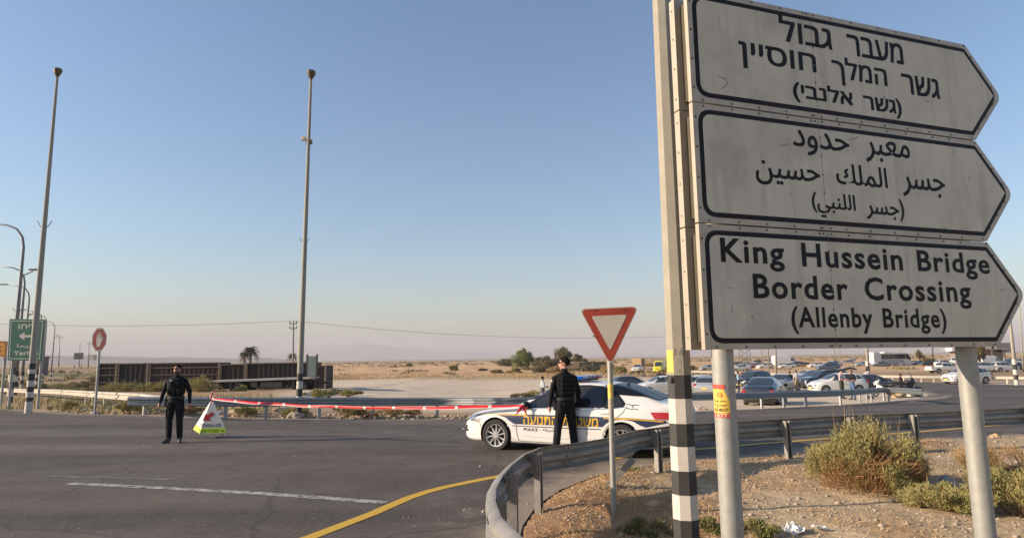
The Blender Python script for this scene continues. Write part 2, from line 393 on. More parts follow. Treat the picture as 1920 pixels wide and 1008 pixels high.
strip('road_lane_line', [G2(*p) for p in ((80,893),(200,896),(330,899))], .10, faint_l, .009)
strip('road_lane_line', [G2(*p) for p in ((300,822),(420,817),(600,816),(760,811),(884,808))], .10, faint_l, .009)
strip('road_lane_line', [G2(*p) for p in ((600,811),(760,807),(884,803))], .07, faint_l, .009)
strip('road_lane_line', [G2(*p) for p in ((1500,779),(1650,771),(1800,762),(1920,758))], .10, faint_l, .009)
strip('road_lane_line', [G2(*p) for p in ((1640,775),(1760,768),(1920,765))], .10, faint_l, .009)
# dust blown over the gore tip
dust = mat('road_dust', (.26,.21,.165), .95, nz=(3,.35))
d1 = drape('dust_patch', [G2(*p) for p in ((1660,753.5),(1722,747),(1760,743),(1772,739.5),(1790,741),(1775,746.5),(1740,750),(1690,754),(1640,757.5))], dust, .012, .9); tag(d1, kind='structure')

# ---------------------------------------------------------------- far mountains and haze
hill_m = mat('far_hills', (.30,.22,.17), .95, nz=(.002,.3))
def ridge(name, pts, dist, depth, foot, hm_=None):
    V_ = []; nseg = len(pts)
    for k in range(9):
        u = k/8; h = math.sin(u*math.pi*.5) if k < 8 else 1
        for (px, py) in pts:
            q = on_y(px, py, dist); zt = q.z; 
            nn = mnoise.fractal(Vector((q.x*.0016, k*.35, dist*.001)), 1, 2, 4)
            V_.append((q.x*(1+u*depth/dist), dist+u*depth*.5+nn*120, foot+(zt-foot)*(h*(1+.22*nn*(1-u)))))
    for (px, py) in pts:
        q = on_y(px, py, dist); V_.append((q.x*1.2, dist+depth*2, foot))
    Fs = [(k*nseg+i, k*nseg+i+1, (k+1)*nseg+i+1, (k+1)*nseg+i) for k in range(9) for i in range(nseg-1)]
    o = npmesh(name, V_, Fs, hm_ or hill_m, smooth=True); tag(o, kind='structure')
def jag(a, b, f, step, amp, seed):
    out = []; x = a
    while x <= b:
        out.append((x, f(x)+amp*mnoise.fractal(Vector((x*.022, seed, 0)), 1, 2, 4))); x += step
    return out
def bump_(x, c, w_, h): return h*math.exp(-((x-c)/w_)**2)
ridge('mountain_ridge', jag(420, 1290, lambda x: 672-.0132*(x-500)-bump_(x,690,110,27)-bump_(x,590,60,6)-bump_(x,860,120,7), 7, 4, 1), 8000, 1800, -60)
ridge('mountain_ridge', jag(1290, 2500, lambda x: 650-.012*(x-1290)-bump_(x,1900,400,20)-bump_(x,2300,200,12), 9, 4, 4), 7400, 1800, -60)
ridge('hill_ridge', jag(-500, 560, lambda x: 671-bump_(x,120,240,9)-bump_(x,-250,200,8), 8, 3, 2), 3600, 900, -40, mat('dark_hills', (.045,.055,.06), .95))

# ================================================================== big direction sign
SX, SY, SA, SZ, SW, SH, ST = 1.4345, 4.80, .3382, 1.9685, 3.16, .9698, .4278
ca_, sa_ = math.cos(SA), math.sin(SA)
SU = Vector((ca_, sa_, 0)); SN = Vector((sa_, -ca_, 0))            # along, out of the face
def sg(u, v, d=0): return Vector((SX, SY, SZ))+SU*u+Vector((0, 0, v))+SN*d   # world
def s_uv(px, py):
    d = ray(px, py); o = Vector((0, 0, CAMH)); t = (Vector((SX, SY, SZ))-o).dot(SN)/d.dot(SN); q = o+d*t-Vector((SX, SY, SZ))
    return q.dot(SU), q.z
sign_face = mat('sign_face', (.57,.53,.43), .55, nz=(2.2,.14), detail=8)
n = sign_face.node_tree
b = n.nodes['Principled BSDF']; tc = n.nodes.new('ShaderNodeTexCoord')
mp = n.nodes.new('ShaderNodeMapping'); mp.inputs['Scale'].default_value = (7, 7, .9); n.links.new(tc.outputs['Object'], mp.inputs[0])
dr = n.nodes.new('ShaderNodeTexNoise'); dr.inputs['Scale'].default_value = 1; dr.inputs['Detail'].default_value = 8; dr.inputs['Roughness'].default_value = .7; n.links.new(mp.outputs[0], dr.inputs['Vector'])
bl = noise_node(n, 1.6, 6, .6)
old = b.inputs['Base Color'].links[0].from_socket
o1 = mixrgb(n, old, (.27,.24,.18), ramp(n, dr.outputs[0], .5, .78, (0,0,0), (.7,.7,.7)))
o2 = mixrgb(n, o1, (.23,.21,.16), ramp(n, bl.outputs[0], .5, .75, (0,0,0), (.45,.45,.45)))
n.links.new(o2, b.inputs['Base Color'])
sign_margin = mat('sign_margin_metal', (.48,.42,.34), .5, .2, nz=(5,.25), bump=(25,.1,.002))
sign_side = mat('sign_side_metal', (.42,.37,.29), .5, .2, nz=(5,.15))
sign_web = mat('sign_web_metal', (.085,.07,.042), .65, .2, nz=(4,.25))
letter_m = mat('sign_lettering', (.014,.014,.015), .6, nz=(9,.3), spec=.2)
def rounded(poly, rs, seg=6):
    out = []; n_ = len(poly)
    for i in range(n_):
        p0 = Vector(poly[i-1]); p1 = Vector(poly[i]); p2 = Vector(poly[(i+1) % n_]); r = rs[i]
        if r <= 0: out.append(tuple(p1)); continue
        a = (p0-p1).normalized(); c = (p2-p1).normalized(); ang_ = a.angle(c); d = r/math.tan(ang_/2)
        d = min(d, (p0-p1).length*.45, (p2-p1).length*.45); A_ = p1+a*d; B_ = p1+c*d
        for k in range(seg+1):
            t = k/seg; out.append(tuple(A_*(1-t)**2+p1*2*t*(1-t)+B_*t*t))
    return out
def inset(poly, d):
    out = []; n_ = len(poly)
    for i in range(n_):
        p0 = Vector(poly[i-1]); p1 = Vector(poly[i]); p2 = Vector(poly[(i+1) % n_])
        e1 = (p1-p0).normalized(); e2 = (p2-p1).normalized(); n1_ = Vector((-e1.y, e1.x)); n2_ = Vector((-e2.y, e2.x))
        bis = (n1_+n2_).normalized(); out.append(tuple(p1+bis*(d/max(.3, bis.dot(n1_)))))
    return out
base = Vector((SX+1.5, SY+.6, 0)); base.z = 0
sign = empty('direction_sign', base)
tag(sign, 'large white trilingual border crossing sign with three arrow boards on two grey posts', 'road sign')
inv = -base
def P_(u, v, d): return sg(u, v, d)+inv
POS_D = -.125
def sign_post(px, py_ref, name='post'):
    d = ray(px, py_ref); o = Vector((0, 0, CAMH)); pl = Vector((SX, SY, SZ))+SN*POS_D
    t = (pl-o).dot(SN)/d.dot(SN); q = o+d*t
    m = MB(); z0 = zg(q.x, q.y)-.3; m.tube([(q.x, q.y, z0), (q.x, q.y, SZ+3*SH-.02)], .083, 28)
    m.v = [tuple(Vector(v)+inv) for v in m.v]; return m.build(name, post_grey, sign, smooth=True, auto=40), q
post1, q1 = sign_post(1354, 660); post2, q2 = sign_post(1811, 660)
words = [
 [('\u05dc\u05d5\u05d1\u05d2',(1459,40),(1560,92),(1461,27),(1558,95)), ('\u05e8\u05d1\u05e2\u05de',(1586,66),(1694,120),(1589,64),(1692,122)),
  ('\u05df\u05d9\u05d9\u05e1\u05d5\u05d7',(1384,85),(1531,140),(1387,77.5),(1397,128.6)), ('\u05da\u05dc\u05de\u05d4',(1558,115),(1664,165),(1586,109),(1576,160.5)),
  ('\u05e8\u05e9\u05d2',(1688,140),(1762,185),(1690,138),(1761,187)), ('(\u05d9\u05d1\u05e0\u05dc\u05d0',(1485.5,165),(1600,205),(1488.6,151),(1492.6,191.7)),
  ('\u05e8\u05e9\u05d2)',(1617,181),(1690,206),(1685,186),(1687,224))],
 [('\ufea9\ufeed\ufeaa\ufea3',(1485,257),(1590.7,262.5),(1494,243),(1519.8,292)), ('\ufeae\ufe92\ufecc\ufee3',(1623,297),(1705,286),(1663,265),(1634,305)),
  ('\ufee6\ufef4\ufeb4\ufea3',(1416,324),(1536,319),(1427,300),(1431,346)), ('\ufeda\ufee0\ufee4\ufedf\ufe8d',(1567,331),(1663,339),(1592,307.7),(1661,354)),
  ('\ufeae\ufeb4\ufe9f',(1693,368),(1771,346),(1748,335),(1758.5,374)), ('(\ufef2\ufe92\ufee8\ufee0\ufedf\ufe8d',(1520.5,371),(1603,380),(1524,359),(1547,408)),
  ('\ufeae\ufeb4\ufe9f)',(1624.5,405.7),(1694.6,395),(1687.6,374),(1628,411))],
 [('King',(1348.8,446),(1469,472),(1349.6,445.3),(1459,509.5)), ('Hussein',(1500.5,455),(1692.8,506),(1501,454.8),(1503,500)),
  ('Bridge',(1717,469),(1854,497),(1718.6,468.5),(1823,524.4)), ('Border',(1410,513),(1588,531),(1411.5,512.8),(1412.8,559.5)),
  ('Crossing',(1620,541),(1820.5,564),(1634.8,519.3),(1814,579)), ('(Allenby',(1482,585),(1635.6,600.5),(1486,574),(1625.8,625.5)),
  ('Bridge)',(1653,581),(1773.5,600.5),(1766,578.6),(1735,625.5))]]
lang = ['Hebrew', 'Arabic', 'English']
for k in range(3):                                          # k=0 top board
    v0 = SH*(2-k); g_ = .006
    out = [(0, v0+g_), (SW, v0+g_), (SW+ST, v0+SH/2), (SW, v0+SH-g_), (0, v0+SH-g_)]
    outr = rounded(out, [0, .02, .10, .02, 0])
    T = lambda q: P_(q.x, q.y, q.z)
    m = MB(); m.prism(outr, -.040, 0, 0, T)
    pan = m.build('arrow_board', sign_margin, sign); pan['label'] = lang[k]+' arrow board'
    # bare steel edge of the front sheet facing left
    m = MB(); m.prism([(-.004, v0+g_), (0, v0+g_), (0, v0+SH-g_), (-.004, v0+SH-g_)], -.04, .004, 0, T); m.build('edge_strip', sign_side, pan)
    # printed face and black outline
    inn = rounded(inset(out, .084), [.085, .01, .0, .01, .085])
    outl = rounded(inset(out, .045), [.125, .03, .12, .03, .125])
    m = MB(); m.prism(outl, .0, .002, 0, T); m.build('black_outline', letter_m, pan)
    m = MB(); m.prism(inn, .002, .004, 0, T); m.build('face', sign_face, pan)
    # joint between the two sheets of the face
    su = s_uv(1540, 300)[0]
    m = MB(); m.prism([(su-.0018, v0+.02), (su+.0018, v0+.02), (su+.0018, v0+SH-.02), (su-.0018, v0+SH-.02)], .004, .0046, 0, T); m.build('joint', bolt_m, pan)
    m = MB()
    for s_, L_, R__, T_, B_ in words[k]:
        u0 = s_uv(*L_)[0]; u1 = s_uv(*R__)[0]; t1 = s_uv(*T_)[1]; t0 = s_uv(*B_)[1]
        wd = MB(); off = (.028, .016, .024)[k]
        if k < 2:                                           # heavier stencil strokes: overlaid cuts of the same letters
            e_ = (.0062, .0040)[k]
            for ci, (du, dv) in enumerate(((-1,-.6),(1,-.6),(-1,.6),(1,.6),(0,0))):
                text_fit(wd, s_, (u0+e_, t0+e_*.6, u1-e_, t1-e_*.6), lambda u, v: P_(u+du*e_, v+dv*e_, .0045+.0003*ci), 0)
        else: text_fit(wd, s_, (u0, t0, u1, t1), lambda u, v: P_(u, v, .0055), off, space=1.12)
        wd.build('lettering', letter_m, pan)
    # scuffs and scratches on the face
    m = MB()
    for pl in {0: [((1346,144),(1358,148),(1364,157),(1358,163),(1350,168)),((1655,180),(1660,186)),((1733,190),(1741,191)),((1690,115),(1696,118))], 1: [((1590,262),(1602,260),(1609,257)),((1480,270),(1462,274)),((1815,332),(1818,336)),((1482,364),(1485,366)),((1770,425),(1773,430))],
               2: [((1371,573),(1372,586)),((1408,590),(1411,597)),((1367,540),(1373,541)),((1874,544),(1882,542)),((1700,608),(1706,612))]}[k]:
        P2 = [P_(*s_uv(*q), .0052) for q in pl]; m.tube(P2, .0022, 4)
    m.build('scuffs', bolt_m, pan)['kind'] = 'stuff'
    # rivets
    m = MB(); bq = []
    nb_ = 12
    for i in range(nb_):
        u = .1+(SW-.15)*i/(nb_-1); bq += [(u, v0+.024), (u+.03*math.sin(i*3), v0+SH-.024)]
    for i in range(4): bq.append((.022, v0+.12+(SH-.24)*i/3))
    for i in range(3):
        for sgn in (0, 1):
            q = Vector((SW, v0 if not sgn else v0+SH)).lerp(Vector((SW+ST, v0+SH/2)), .2+.28*i); bq.append((q.x-.03, q.y+(.03 if not sgn else -.03)))
    bq += [(su-.04, v0+.024), (su+.04, v0+.024), (su-.04, v0+SH-.024), (su+.04, v0+SH-.024)]
    for (u, v) in bq: m.tube([P_(u, v, 0), P_(u, v, .007)], [.010, .007], 7)
    for i in range(5): m.tube([P_(su, v0+.16+.16*i, .004), P_(su, v0+.16+.16*i, .008)], [.009, .006], 7)
    o = m.build('rivets', bolt_m, pan); o['kind'] = 'stuff'
    # box body and rear sheet
    m = MB(); ii = inset(out, .06); m.prism(ii, -.180, -.040, 0, T); m.build('board_core', sign_web, sign)
    m = MB(); m.prism(outr, -.25, -.180, 0, T); rb = m.build('rear_sheet', sign_side, sign)
    m = MB()
    for (u, v) in [(0, v0+.1), (0, v0+.36), (0, v0+.62), (0, v0+.87)]:
        c_ = P_(.0, v, -.215); m.ell(c_, (.010, .010, .010), 8)
    m.build('rivets', chrome, rb)['kind'] = 'stuff'
# mounting channels behind the boards hold them to the posts
for q in (q1, q2):
    uu = (q-Vector((SX, SY, SZ))).dot(SU)
    for k in range(3):
        m = MB(); m.prism([(uu-.14, k*SH+.3), (uu+.14, k*SH+.3), (uu+.14, k*SH+.36), (uu-.14, k*SH+.36)], -.275, -.2505, 0, lambda q_: P_(q_.x, q_.y, q_.z)); m.build('clamp', galv, sign)
# torn sticker wrapped on the left post
def cyl_patch(mb, c, r, a0, a1, z0, z1, mi=0, dr_=.0015, n_=8, top=None):
    V_ = []
    for i in range(n_+1):
        a = a0+(a1-a0)*i/n_; zt = z1 if top is None else z0+(z1-z0)*top(i/n_)
        V_ += [(c[0]+math.cos(a)*(r+dr_), c[1]+math.sin(a)*(r+dr_), z0), (c[0]+math.cos(a)*(r+dr_), c[1]+math.sin(a)*(r+dr_), zt)]
    mb.add(V_, [(2*i, 2*i+2, 2*i+3, 2*i+1) for i in range(n_)], mi)
def cyl_T(c, r, amid, zc, dr_=.003):     # u metres along the skin, left to right seen from outside
    return lambda u, v: Vector((c[0]+math.cos(amid+u/r)*(r+dr_), c[1]+math.sin(amid+u/r)*(r+dr_), zc+v))
lc = q1+inv; zt = lambda py, q=q1: (lambda d: CAMH+d.z/d.y*(q.y-.08))(ray(1355, py))
view_a = math.atan2(-q1.y, -q1.x)
stk = MB(); cyl_patch(stk, lc, .083, view_a-1.25, view_a+.42, zt(783), zt(722), 0, top=lambda t: 1 if t < .62 else 1-(t-.62)*1.3)
s_o = stk.build('torn_sticker', sticker_y, sign); s_o['label'] = 'torn yellow and red handbill'
m = MB(); cyl_patch(m, lc, .083, view_a-1.25, view_a+.40, zt(783), zt(774), 0, .003); m.build('red_band', sticker_r, s_o); m = MB(); cyl_patch(m, lc, .083, view_a-1.25, view_a+.05, zt(729), zt(720.5), 0, .003); m.build('red_band', sticker_r, s_o)
m = MB(); cT = cyl_T(lc, .083, view_a-.45, 0, .0045)
text_fit(m, '1577', (-.045, zt(782), .05, zt(775)), cT, .01); m.build('lettering', mat('sticker_cream', (.75,.6,.4)), s_o)
m = MB(); text_fit(m, '055-481577', (-.052, zt(771), .058, zt(765)), cT, .01); text_fit(m, '\ufe8d \ufeca\ufef4\ufee4\ufea0\ufedf', (-.045, zt(763), .05, zt(756)), cT, .01)
text_fit(m, '\ufe8e\ufeb3\ufeed \ufeae\ufed4\ufeb3', (-.05, zt(754), .045, zt(748)), cT, .01); m.build('lettering', ink, s_o)
m = MB()
for k in range(20):
    a = k/20*2*math.pi; a2 = (k+1)/20*2*math.pi; zc = zt(740); r1, r2 = .021, .017
    m.add([cT(.0+math.cos(a)*r1, zc+math.sin(a)*r1), cT(math.cos(a2)*r1, zc+math.sin(a2)*r1), cT(math.cos(a2)*r2, zc+math.sin(a2)*r2), cT(math.cos(a)*r2, zc+math.sin(a)*r2)], [(0, 1, 2, 3)])
text_fit(m, '24', (-.011, zt(740)-.008, .011, zt(740)+.008), cT, .0); m.build('circle_mark', sticker_r, s_o)

# ================================================================== lamp posts
def striped_post(name, x, y, h, r0, r1, bands, label, cat='lamp post', group=None, seg=8, lamp=None, z_off=0, arm=None, body=None, detail=True, z_first=None):
    z = zg(x, y)-.05+z_off
    t = empty(name, (x, y, z)); tag(t, label, cat, group)
    R_at = lambda zz: r0+(r1-r0)*zz/h
    zs = [0]+[v for v, _ in bands]+[h]; prev = 0
    for (zt_, mm) in bands+[(h, body or concrete)]:
        m = MB(); m.tube([(0, 0, prev), (0, 0, zt_)], [R_at(prev), R_at(zt_)], seg, cap=True)
        m.build('paint_band' if mm in (black_paint, white_paint) else 'pole', mm, t, smooth=seg > 8, auto=50 if seg > 8 else None); prev = zt_
    return t, R_at
# the near one between the yield sign and the big sign
yN = 5.75
pN = on_y(1264, 504, yN); xN = pN.x
def zpix(py, y=None, px=1270): d = ray(px, py); return CAMH+d.z/d.y*(y or yN)
def zl(py): return zpix(py)-(zg(xN, yN)-.05)
bands = [(zl(970), black_paint), (zl(924), white_paint), (zl(879.5), black_paint), (zl(834.5), white_paint), (zl(792), black_paint), (zl(746), white_paint), (zl(702), black_paint)]
hN = 10.5
bands = [(zz, mm) for zz, mm in bands]
tN, RN = striped_post('lamp_post', xN, yN, hN, .119, .062, bands, 'near octagonal concrete lamp post with black and white bands beside the big sign')
tN.rotation_euler.z = .12
rs = .108; va = math.atan2(-yN, -xN)
m = MB(); cyl_patch(m, (0, 0), RN(2)*.995, va-1.15-.12, va-.42-.12, zl(697), zl(656), 0, .002, 4); so = m.build('yellow_sticker', sticker_y, tN)
m = MB(); cT = cyl_T((0, 0), RN(2), va-.12, 0, .004)
text_fit(m, '169', (-.040, zl(665), .050, zl(652)), cT, -.012); text_fit(m, '3', (-.020, zl(681), .002, zl(669)), cT, -.012); text_fit(m, '6', (-.018, zl(698), .004, zl(685)), cT, -.012)
m.build('painted_numbers', mat('faded_ink', (.20,.19,.17)), tN)
m = MB(); m.ell((math.cos(va-.75)*RN(1.7), math.sin(va-.75)*RN(1.7), zl(711)), (.02, .02, .03), 8); m.build('cable_gland', ink, tN)
# lamp post in the middle with its lantern
def far_post(px, pbase, y_, h, label, name='lamp_post', lantern=True, sw=.15, st_=.05, bandz=()):
    q = on_y(px, pbase, y_); x = q.x
    t, R_at = striped_post(name, x, y_, h, sw, st_, list(bandz), label, seg=14)
    return t, x
def bz(x, y, px, rows, first):
    out = []; mm = first; zb = zg(x, y)-.05
    for r in rows: out.append((zpix(r, y, px)-zb, mm)); mm = white_paint if mm is black_paint else black_paint
    return out
yM = 23.6; xM = on_y(560, 770, yM).x
hM = on_y(574, 150, yM).z-zg(xM, yM)+.05
tM, RM = striped_post('lamp_post', xM, yM, hM, .115, .050, bz(xM, yM, 561, (756, 742, 728, 714, 700), black_paint), 'tall grey lamp post with dark lantern in the middle behind the tape', seg=16)
tM.rotation_euler.y = .006
m = MB(); m.tube([(0,0,-.1),(0,0,.22)], [.26,.2], 9); m.build('footing', mat('footing_concrete', (.34,.31,.27), .9), tM)
lm = mat('lantern_bronze', (.10,.07,.035), .6)
m = MB(); m.tube([(0,0,hM-.05),(0,0,hM+.04),(0,0,hM+.10),(0,0,hM+.24),(0,0,hM+.33),(0,0,hM+.36)], [.05,.05,.10,.165,.175,.15], 12); m.build('lantern', lm, tM, smooth=True, auto=40)
zF = on_y(571, 264, yM).z-zg(xM, yM)+.05
m = MB(); m.box((-.20,0,zF+.08), (.17,.12,.16), bev=.03); m.box((-.09,0,zF), (.06,.05,.14)); m.build('floodlight', mat('floodlight_cream', (.6,.5,.35)), tM)
m = MB(); m.box((.09,0,zF-.05), (.08,.10,.16)); m.tube([(-.09,0,zF-.1),(.09,0,zF-.1)], .02, 6); m.build('bracket', lm, tM)
zH = on_y(567, 452, yM).z-zg(xM, yM)+.05
for s_ in (-1, 1): m = MB(); m.tube([(s_*.05, 0, zH), (s_*.16, -.05, zH+.04), (s_*.19, -.05, zH+.14)], .015, 6); m.build('hook', post_grey, tM)

yL = 26.0; qL = on_y(57, 725, yL); xL = qL.x
tL, RL = striped_post('lamp_post', xL, yL, 14.2, .135, .05, bz(xL, yL, 58, (752, 744, 734, 724, 713, 700, 692, 681), white_paint), 'tall grey lamp post leaning beside the green direction sign', seg=16)
m = MB(); m.tube([(0,0,14.15),(0,0,14.25),(0,0,14.42),(0,0,14.52)], [.05,.10,.175,.15], 12); m.build('lantern', lm, tL, smooth=True)
for s_ in (-1, 1): m = MB(); m.tube([(s_*.05, 0, 7.55), (s_*.18, 0, 7.66), (s_*.30, 0, 7.86)], .018, 6); m.build('hook', post_grey, tL)
# curved-arm street lamps receding on the left
lamp_met = mat('lamp_metal', (.20,.20,.20), .5, .4)
def curved_lamp(pxb, pyb, pxt, pyt, y_, ln, label, extra):
    q = on_y(pxb, pyb, y_); zt_ = on_y(pxt, pyt, y_).z; xt = on_y(pxt, pyt, y_).x; x = xt; zb = zg(x, y_)
    t = empty('street_lamp', (x, y_, zb)); tag(t, label, 'street lamp', 'street lamps with curved arms along the road on the left')
    h = zt_-zb; pts = [(0,0,0), (0,0,h*.5), (0,0,h-1.4), (-.12,0,h-.8), (-.5,0,h-.3), (-1.1,0,h-.05), (-ln,0,h+.12)]
    m = MB(); m.tube(pts, [.14,.11,.08,.07,.06,.05,.04], 8); m.build('pole', lamp_met, t, smooth=True)
    m = MB(); m.box((-ln-.25, 0, h+.15), (.7,.22,.12), bev=.03); m.build('lantern', lm, t)
    if extra: m = MB(); m.tube([(0,0,h-3.2),(.7,0,h-2.9)], .03, 6); m.box((.8,0,h-2.8), (.6,.2,.1)); m.build('side_lantern', lm, t)
    m = MB(); m.tube([(-.3,0,h*.52),(0,0,h*.49),(.3,0,h*.52)], .02, 5); m.build('hook', lamp_met, t)
    prev = 0
    for k in range(5):
        m = MB(); m.tube([(0,0,k*.42), (0,0,k*.42+.42)], .155, 10); m.build('paint_band', white_paint if k % 2 else black_paint, t)
for (a, b_, c_, d_, y_, ln, lb, ex) in (
    (24,720,48,420,38,2.9,'nearest street lamp with long curved arm behind the green direction sign',1),
    (38,712,49,500,52,2.8,'second curved street lamp close behind the green direction sign',0),
    (52,706,57,535,66,2.6,'third curved street lamp above the green direction sign with side lantern',1),
    (68,700,80,582,84,2.4,'curved street lamp just right of the leaning lamp post',0),
    (84,692,89,590,108,2.6,'slim street lamp above the far trees beside the green sign',0),
    (99,690,104,602,128,2.4,'farthest street lamp standing above the white cars on the left road',1)):
    curved_lamp(a, b_, c_, d_, y_, ln, lb, ex)

# ================================================================== yield sign
def gpl(px, py): p = gp(px, py); return p
yp = gp(1151, 971); yt = empty('yield_sign', (yp.x, yp.y, yp.z-.02)); tag(yt, 'yield sign with red rimmed cream triangle on a stickered grey post', 'yield sign')
sY = F_PX/yp.y
def ysz(py): return CAMH+(lambda d: d.z/d.y*yp.y)(ray(1145, py))-yp.z+.02
xoff = on_y(1142, 620, yp.y).x-yp.x
h_tri0, h_tri1 = ysz(686), ysz(576.5)
lean = xoff/ysz(620)
LT = lambda z: lean*z*1.0
m = MB(); m.tube([(0, 0, -.3), (LT(h_tri1-.1), .0, h_tri1-.1)], .034, 18); m.build('post', post_grey, yt, smooth=True, auto=40)
Wt = .38*1.0; 
def tri(k, y0, y1, zo=0, r=.05):
    zc = h_tri0+(h_tri1-h_tri0)*.66; c = Vector((LT(zc), zc)); P3 = [Vector((LT(h_tri0), h_tri0)), Vector((LT(h_tri1)+.372, h_tri1+.012)), Vector((LT(h_tri1)-.372, h_tri1-.012))]
    P3 = [c+(p-c)*k for p in P3]
    return rounded([tuple(p) for p in P3], [r]*3, 5)
Tt = lambda v: Vector((v.x, v.z, v.y))
plate_back = mat('plate_back', (.32,.32,.31), .5, .6)
m = MB(); m.prism(tri(1.0, 0, 0), -.040, -.037, 0, Tt); m.build('plate', mat('sign_cream', (.70,.64,.54), .5, nz=(8,.1)), yt)
m = MB(); m.prism(tri(.955, 0, 0), -.0425, -.041, 0, Tt); m.build('red_rim', mat('sign_red', (.50,.075,.045), .5, nz=(6,.22)), yt)
m = MB(); m.prism(tri(.60, 0, 0, r=.02), -.0445, -.043, 0, Tt); m.build('cream_centre', mat('sign_cream'  , (.66,.58,.47)), yt)
m = MB()
for (px_, py_) in ((1113,580),(1170,580),(1113,630),(1169,629)):
    q = on_y(px_, py_, yp.y-.04); m.tube([(q.x-yp.x, -.043, q.z-yp.z+.02), (q.x-yp.x, -.050, q.z-yp.z+.02)], .010, 8)
m.build('bolts', bolt_m, yt)['kind'] = 'stuff'
vay = math.atan2(-yp.y, -yp.x); ca2 = lambda py: (LT(ysz(py)), 0)
m = MB(); cyl_patch(m, ca2(735), .034, vay-1.3, vay+.9, ysz(747), ysz(719)); so = m.build('yellow_sticker', sticker_y, yt)
m = MB(); cyl_patch(m, ca2(755), .034, vay-1.3, vay+.9, ysz(768), ysz(751)); m.build('pale_sticker', mat('pale_sticker', (.5,.42,.33), nz=(60,.4)), yt)

# ================================================================== guardrails
W_PROF = [(0,.755),(.035,.75),(.08,.715),(.08,.668),(.012,.628),(.012,.572),(.08,.532),(.08,.485),(.035,.45),(0,.445)]
def rail_path(pts, side=1, zoff=0, name='guardrail', label='', group=None, mt=None, postmat=None, post_at=(), post_side=-1, height=1.0, beam=4.0, posts_len=.9, zfun=None, kink=0.):
    """pts world xy of the rail line; profile bulges to 'side'; posts stand on the other side"""
    zfun = zfun or zg
    P = [Vector((p[0], p[1])) for p in pts]; Q = []
    for i in range(len(P)-1):
        p0 = P[max(i-1, 0)]; p1 = P[i]; p2 = P[i+1]; p3 = P[min(i+2, len(P)-1)]; k = max(2, int((p2-p1).length/.3))
        for q in range(k):
            t = q/k; cr = .5*((2*p1)+(p2-p0)*t+(2*p0-5*p1+4*p2-p3)*t*t+(3*p1-p0-3*p2+p3)*t**3); Q.append(cr.lerp(p1.lerp(p2, t), kink))
    Q.append(P[-1]); L_ = [0]
    for i in range(1, len(Q)): L_.append(L_[-1]+(Q[i]-Q[i-1]).length)
    t = empty(name, (Q[0].x, Q[0].y, zg(Q[0].x, Q[0].y))); tag(t, label, 'guardrail', group); o0 = t.location
    def frame(i):
        d = (Q[min(i+1, len(Q)-1)]-Q[max(i-1, 0)]).normalized(); return d, Vector((-d.y, d.x))*side
    i = 0
    while i < len(Q)-1:                                  # beams butt and overlap
        j_ = i
        while j_ < len(Q)-1 and L_[j_]-L_[i] < beam: j_ += 1
        if L_[-1]-L_[j_] < 1.0: j_ = len(Q)-1
        V_ = []; prof = [(a, b2) for a, b2 in W_PROF]+[(a-.006, b2) for a, b2 in reversed(W_PROF)]; npf = len(prof)
        rngi = range(i, min(j_+1, len(Q)))
        for q in rngi:
            d, nn = frame(q); lift = .004 if (int(L_[i]/beam) % 2) else 0
            zz = zfun(Q[q].x, Q[q].y)+zoff
            for (a, b2) in prof: 
                p = Q[q]+nn*(a+lift); V_.append((p.x-o0.x, p.y-o0.y, b2*height+zz-o0.z))
        nq = len(rngi); Fs = [(r*npf+c, (r+1)*npf+c, (r+1)*npf+(c+1) % npf, r*npf+(c+1) % npf) for r in range(nq-1) for c in range(npf)]
        Fs += [tuple(range(npf)), tuple((nq-1)*npf+c for c in range(npf-1, -1, -1))]
        m = MB(); m.add(V_, Fs); bm_ = m.build('rail_beam', mt or galv, t, smooth=True, auto=30)
        # splice bolts
        if nq > 2:
            d, nn = frame(i); mm = MB(); zz = zfun(Q[i].x, Q[i].y)+zoff
            for du in (.06, .16):
                for zz2 in (.69, .60, .51):
                    aa = .08 if zz2 != .60 else .012
                    p = Q[i]+d*du+nn*(aa+.002); mm.ell((p.x-o0.x, p.y-o0.y, zz2*height+zz-o0.z), (.014,.014,.014), 6)
            mm.build('splice_bolts', bolt_m, bm_)['kind'] = 'stuff'
        i = j_
    for pa in post_at:                                   # arc positions given as world xy near the line
        qq = min(range(len(Q)), key=lambda k: (Q[k]-Vector(pa)).length); d, nn = frame(qq); nn = nn*(-1)
        zt_ = zfun(Q[qq].x, Q[qq].y)+zoff+.73*height
        c = Q[qq]+nn*.045; zb = zg(c.x, c.y)-posts_len*.35
        T = lambda v: Vector((c.x, c.y, 0))+Vector((d.x, d.y, 0))*v.x+Vector((nn.x, nn.y, 0))*v.y+Vector((0, 0, v.z))-o0
        m = MB(); tk = .006
        m.prism([(-.055,-.03),(.055,-.03),(.055,.05),(.028,.05),(.028,.044),(.049,.044),(.049,-.024),(-.049,-.024),(-.049,.044),(-.028,.044),(-.028,.05),(-.055,.05)][::1], zb, zt_, 0, T)
        m.build('post', postmat or mt or galv, t)
        m = MB(); p = Q[qq]+nn*.0
        m.prism([(-.08,-.015),(.08,-.015),(.08,.012),(-.08,.012)], zt_-.20*height, zt_-.02, 0, lambda v: Vector((Q[qq].x, Q[qq].y, 0))+Vector((d.x, d.y, 0))*v.x+Vector((nn.x, nn.y, 0))*v.y+Vector((0, 0, v.z))-o0)
        m.build('bracket', postmat or mt or galv, t)
    return t
RT = .755
near_px = [(1960,762),(1925,764),(1841,768),(1758,772),(1658,776),(1556,780),(1440,787),(1316,794),(1255,798),(1198,805),(1141,820),(1080,830),(1016,838),(985,851),(962,869),(943,890),(930,915),(929,938),(938,968)]
